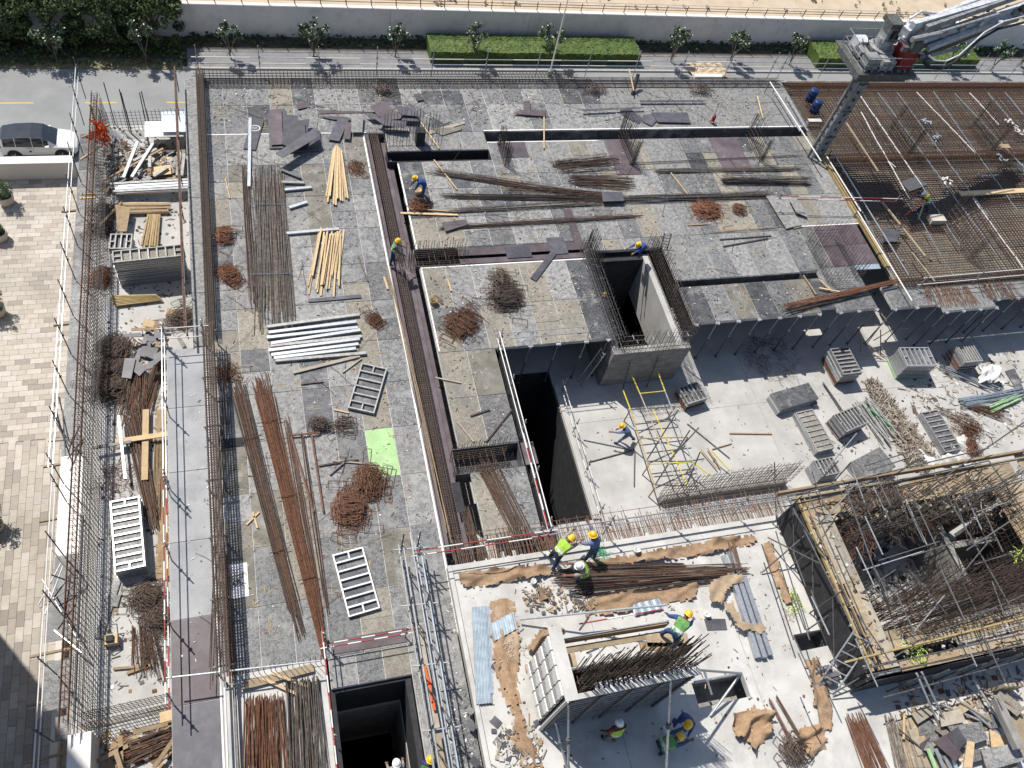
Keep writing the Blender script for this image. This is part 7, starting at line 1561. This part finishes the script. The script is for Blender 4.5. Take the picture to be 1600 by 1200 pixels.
    # hard hat
    hc=J['neck']+off+hr@Vector((.02,0,.17)); mb=MB(); ax=hr; n=14; rings=[]
    prof=[(.175,-.005,1.0),(.150,.0,1.),(.145,.05,1.),(.125,.10,1.),(.08,.135,1.),(.03,.148,1.)]
    i0=len(mb.v)
    for q,(rr,zz,_) in enumerate(prof):
        for k in range(n):
            a=2*math.pi*k/n; fx=1.12*(1.22 if (q==0 and math.cos(a)>.3) else 1)
            mb.v.append(tuple(hc+ax@Vector((rr*fx*math.cos(a)*.82,rr*math.sin(a)*.82,zz))))
    for q in range(len(prof)-1):
        for k in range(n):
            j=(k+1)%n; mb.f.append((i0+q*n+k,i0+q*n+j,i0+(q+1)*n+j,i0+(q+1)*n+k)); mb.m.append(0)
    mb.f.append(tuple(i0+(len(prof)-1)*n+k for k in range(n))); mb.m.append(0)
    mb.bar(hc+ax@Vector((-.09,0,.128)),hc+ax@Vector((.09,0,.128)),.03,.03)
    child(mb,'hard_hat',hat)
    # face and hands
    fc=J['neck']+off; mb=MB(); mb.mi=0
    mb.bar(fc+hr@Vector((.105,0,.135)),fc+hr@Vector((.135,0,.10)),.03,.03)
    for s in (-1,1): mb.bar(fc+hr@Vector((.01,s*.092,.14)),fc+hr@Vector((.015,s*.092,.09)),.02,.035)
    mb.mi=1
    for s in (-1,1): mb.bar(fc+hr@Vector((.10,s*.03,.142)),fc+hr@Vector((.112,s*.03,.142)),.022,.012)
    mb.bar(fc+hr@Vector((.1,-.025,.075)),fc+hr@Vector((.1,.025,.075)),.012,.01)
    child(mb,'face',['skin','boot'])
    for n_ in 'LR':
        d=J['_d'+n_].normalized(); h=J['ha'+n_]+off; s=d.cross(Vector((0,0,1)));
        s=s.normalized() if s.length>.1 else Vector((0,1,0)); u=s.cross(d); mb=MB()
        mb.bar(h-d*.03,h+d*.055,.08,.03,up=u)
        for k in range(4):
            a=h+d*.055+s*(k-1.5)*.021; L=(.034,.042,.038,.028)[k]; m_=a+d*L; mb.tube(a,m_,.0095,5); mb.tube(m_,m_+(d-u*.9).normalized()*L*.9,.0085,5)
        a=h+d*.0+s*.04; mb.tube(a,a+(d+s*.9).normalized()*.04,.011,5); mb.tube(a+(d+s*.9).normalized()*.04,a+(d+s*.9).normalized()*.04+(d*.8-u*.5).normalized()*.03,.009,5)
        child(mb,'hand','skin' if not hat=='x' else 'boot')
    return root
A=at
person(A(661,308),185,'bent worker in blue coveralls and yellow hard hat holding a bucket on the middle deck',lean=52,arms=((20,4,10),(25,4,10)),legs=((12,8,12),(-4,8,4)),top='blue_cloth',trousers='blue_cloth')
person(A(613,412,.05),-10,'worker with green vest and yellow hard hat standing on the long trench rebar',vest='vest_green',top='grey_cloth',trousers='navy_cloth',lean=12,arms=((20,12,40),(20,12,40)))
person(A(1002,397),200,'crouching worker in blue with yellow hard hat at the far edge of the shaft',lean=60,arms=((70,8,10),(60,8,20)),legs=((75,12,100),(60,12,100)))
person(Vector((A(943,466,-1.7).x,A(943,466,-1.7).y,ZL)),60,'worker almost hidden inside the shaft, only the yellow hard hat in clear view',top='grey_cloth',trousers='navy_cloth',lean=15)
person(A(974,691,ZL),160,'worker in light blue coveralls and yellow hard hat striding over the bright lower floor',top='ltblue_cloth',trousers='ltblue_cloth',lean=42,arms=((60,6,20),(10,6,20)),legs=((28,6,12),(-28,6,20)))
person(A(1437,333,.12),150,'surveyor in green vest and white hard hat leaning over the tripod on the rebar mat',hat='hat_white',vest='vest_green',top='navy_cloth',trousers='navy_cloth',lean=45,arms=((80,8,10),(70,8,10)),legs=((30,10,20),(-20,10,15)))
person(A(862,880,ZS),30,'worker in lime vest and yellow hard hat leaning over, left of the slab trio',scale=1.25,vest='vest_lime',top='beige_cloth',trousers='navy_cloth',lean=48,arms=((75,10,15),(65,10,15)),legs=((10,10,10),(-12,10,5)))
person(A(919,874,ZS),120,'worker in denim blue and yellow hard hat standing by the green rope',scale=1.25,top='ltblue_cloth',trousers='denim_cloth',lean=25,arms=((30,12,30),(105,12,15)))
person(A(911,902,ZS+.12),170,'kneeling worker in lime vest and white hard hat on the bar bundle',hat='hat_white',scale=1.25,vest='vest_lime',top='beige_cloth',trousers='grey_cloth',lean=32,arms=((60,8,30),(55,8,30)),legs=((80,12,125),(70,12,125)),sleeve=False)
person(A(1040,1003,ZS+3.25),42,'blue worker with green vest and yellow hard hat bending behind the formwork bars',vest='vest_green',top='blue_cloth',trousers='blue_cloth',lean=58,arms=((-12,48,40),(35,14,25)),legs=((15,14,20),(-12,14,8)),scale=1.2)
person(A(950,1156,ZS),95,'worker in bright lime vest and white hard hat in the shade below the wall formwork',scale=1.2,hat='hat_white',vest='vest_lime',top='maroon_cloth',trousers='grey_cloth',lean=14,arms=((0,24,22),(4,22,25)),sleeve=False)
person(A(1022,1172,ZS),10,'worker with green vest and yellow hard hat bent over a drawing in the formwork shade',scale=1.2,vest='vest_green',top='denim_cloth',trousers='navy_cloth',lean=58,arms=((80,10,10),(75,10,10)),legs=((60,12,95),(50,12,95)))
person(A(1062,1126,ZS),230,'worker in blue with yellow hard hat crouching at the right foot of the wall formwork',scale=1.2,top='blue_cloth',trousers='blue_cloth',lean=35,arms=((15,12,35),(15,12,35)),legs=((60,12,95),(50,12,95)))
person(A(617,1216,-1.3),90,'worker with white hard hat and lime vest at the bottom edge in the square pit',hat='hat_white',vest='vest_lime',top='beige_cloth',trousers='navy_cloth',lean=15)
person(A(662,1212,-1.3),60,'worker with green vest cut off at the bottom edge beside the tube scaffold',vest='vest_green',top='navy_cloth',trousers='navy_cloth',lean=20)
# drawing held on the slab
c=at(1060,1158,ZS+.75); dr=empty('site_drawing',c,'large creased paper site drawing held in the formwork shade','drawing')
mb=MB(); 
a,b,c2,d=[at(x,y,ZS+.75) for x,y in ((1036,1135),(1062,1130),(1074,1153),(1046,1168))]
for i in range(5):
    for j in range(5):
        f=lambda i,j:(a.lerp(b,i/5)).lerp(d.lerp(c2,i/5),j/5)+Vector((0,0,.02*math.sin(i*2+j)))
        mb.quad(f(i,j),f(i+1,j),f(i+1,j+1),f(i,j+1))
mb.build('sheet','paper',dr)
mb=MB()
for k in range(14):
    p=a.lerp(b,U(.2,.9)).lerp(d.lerp(c2,U(.2,.9)),U(.2,.9))+Vector((0,0,.03)); mb.bar(p,p+Vector((U(-.15,.15),U(-.15,.15),0)),.012,.003)
mb.build('ink_lines','ink',dr)
for o in bpy.data.objects:
    if '_w' in o: del o['_w']
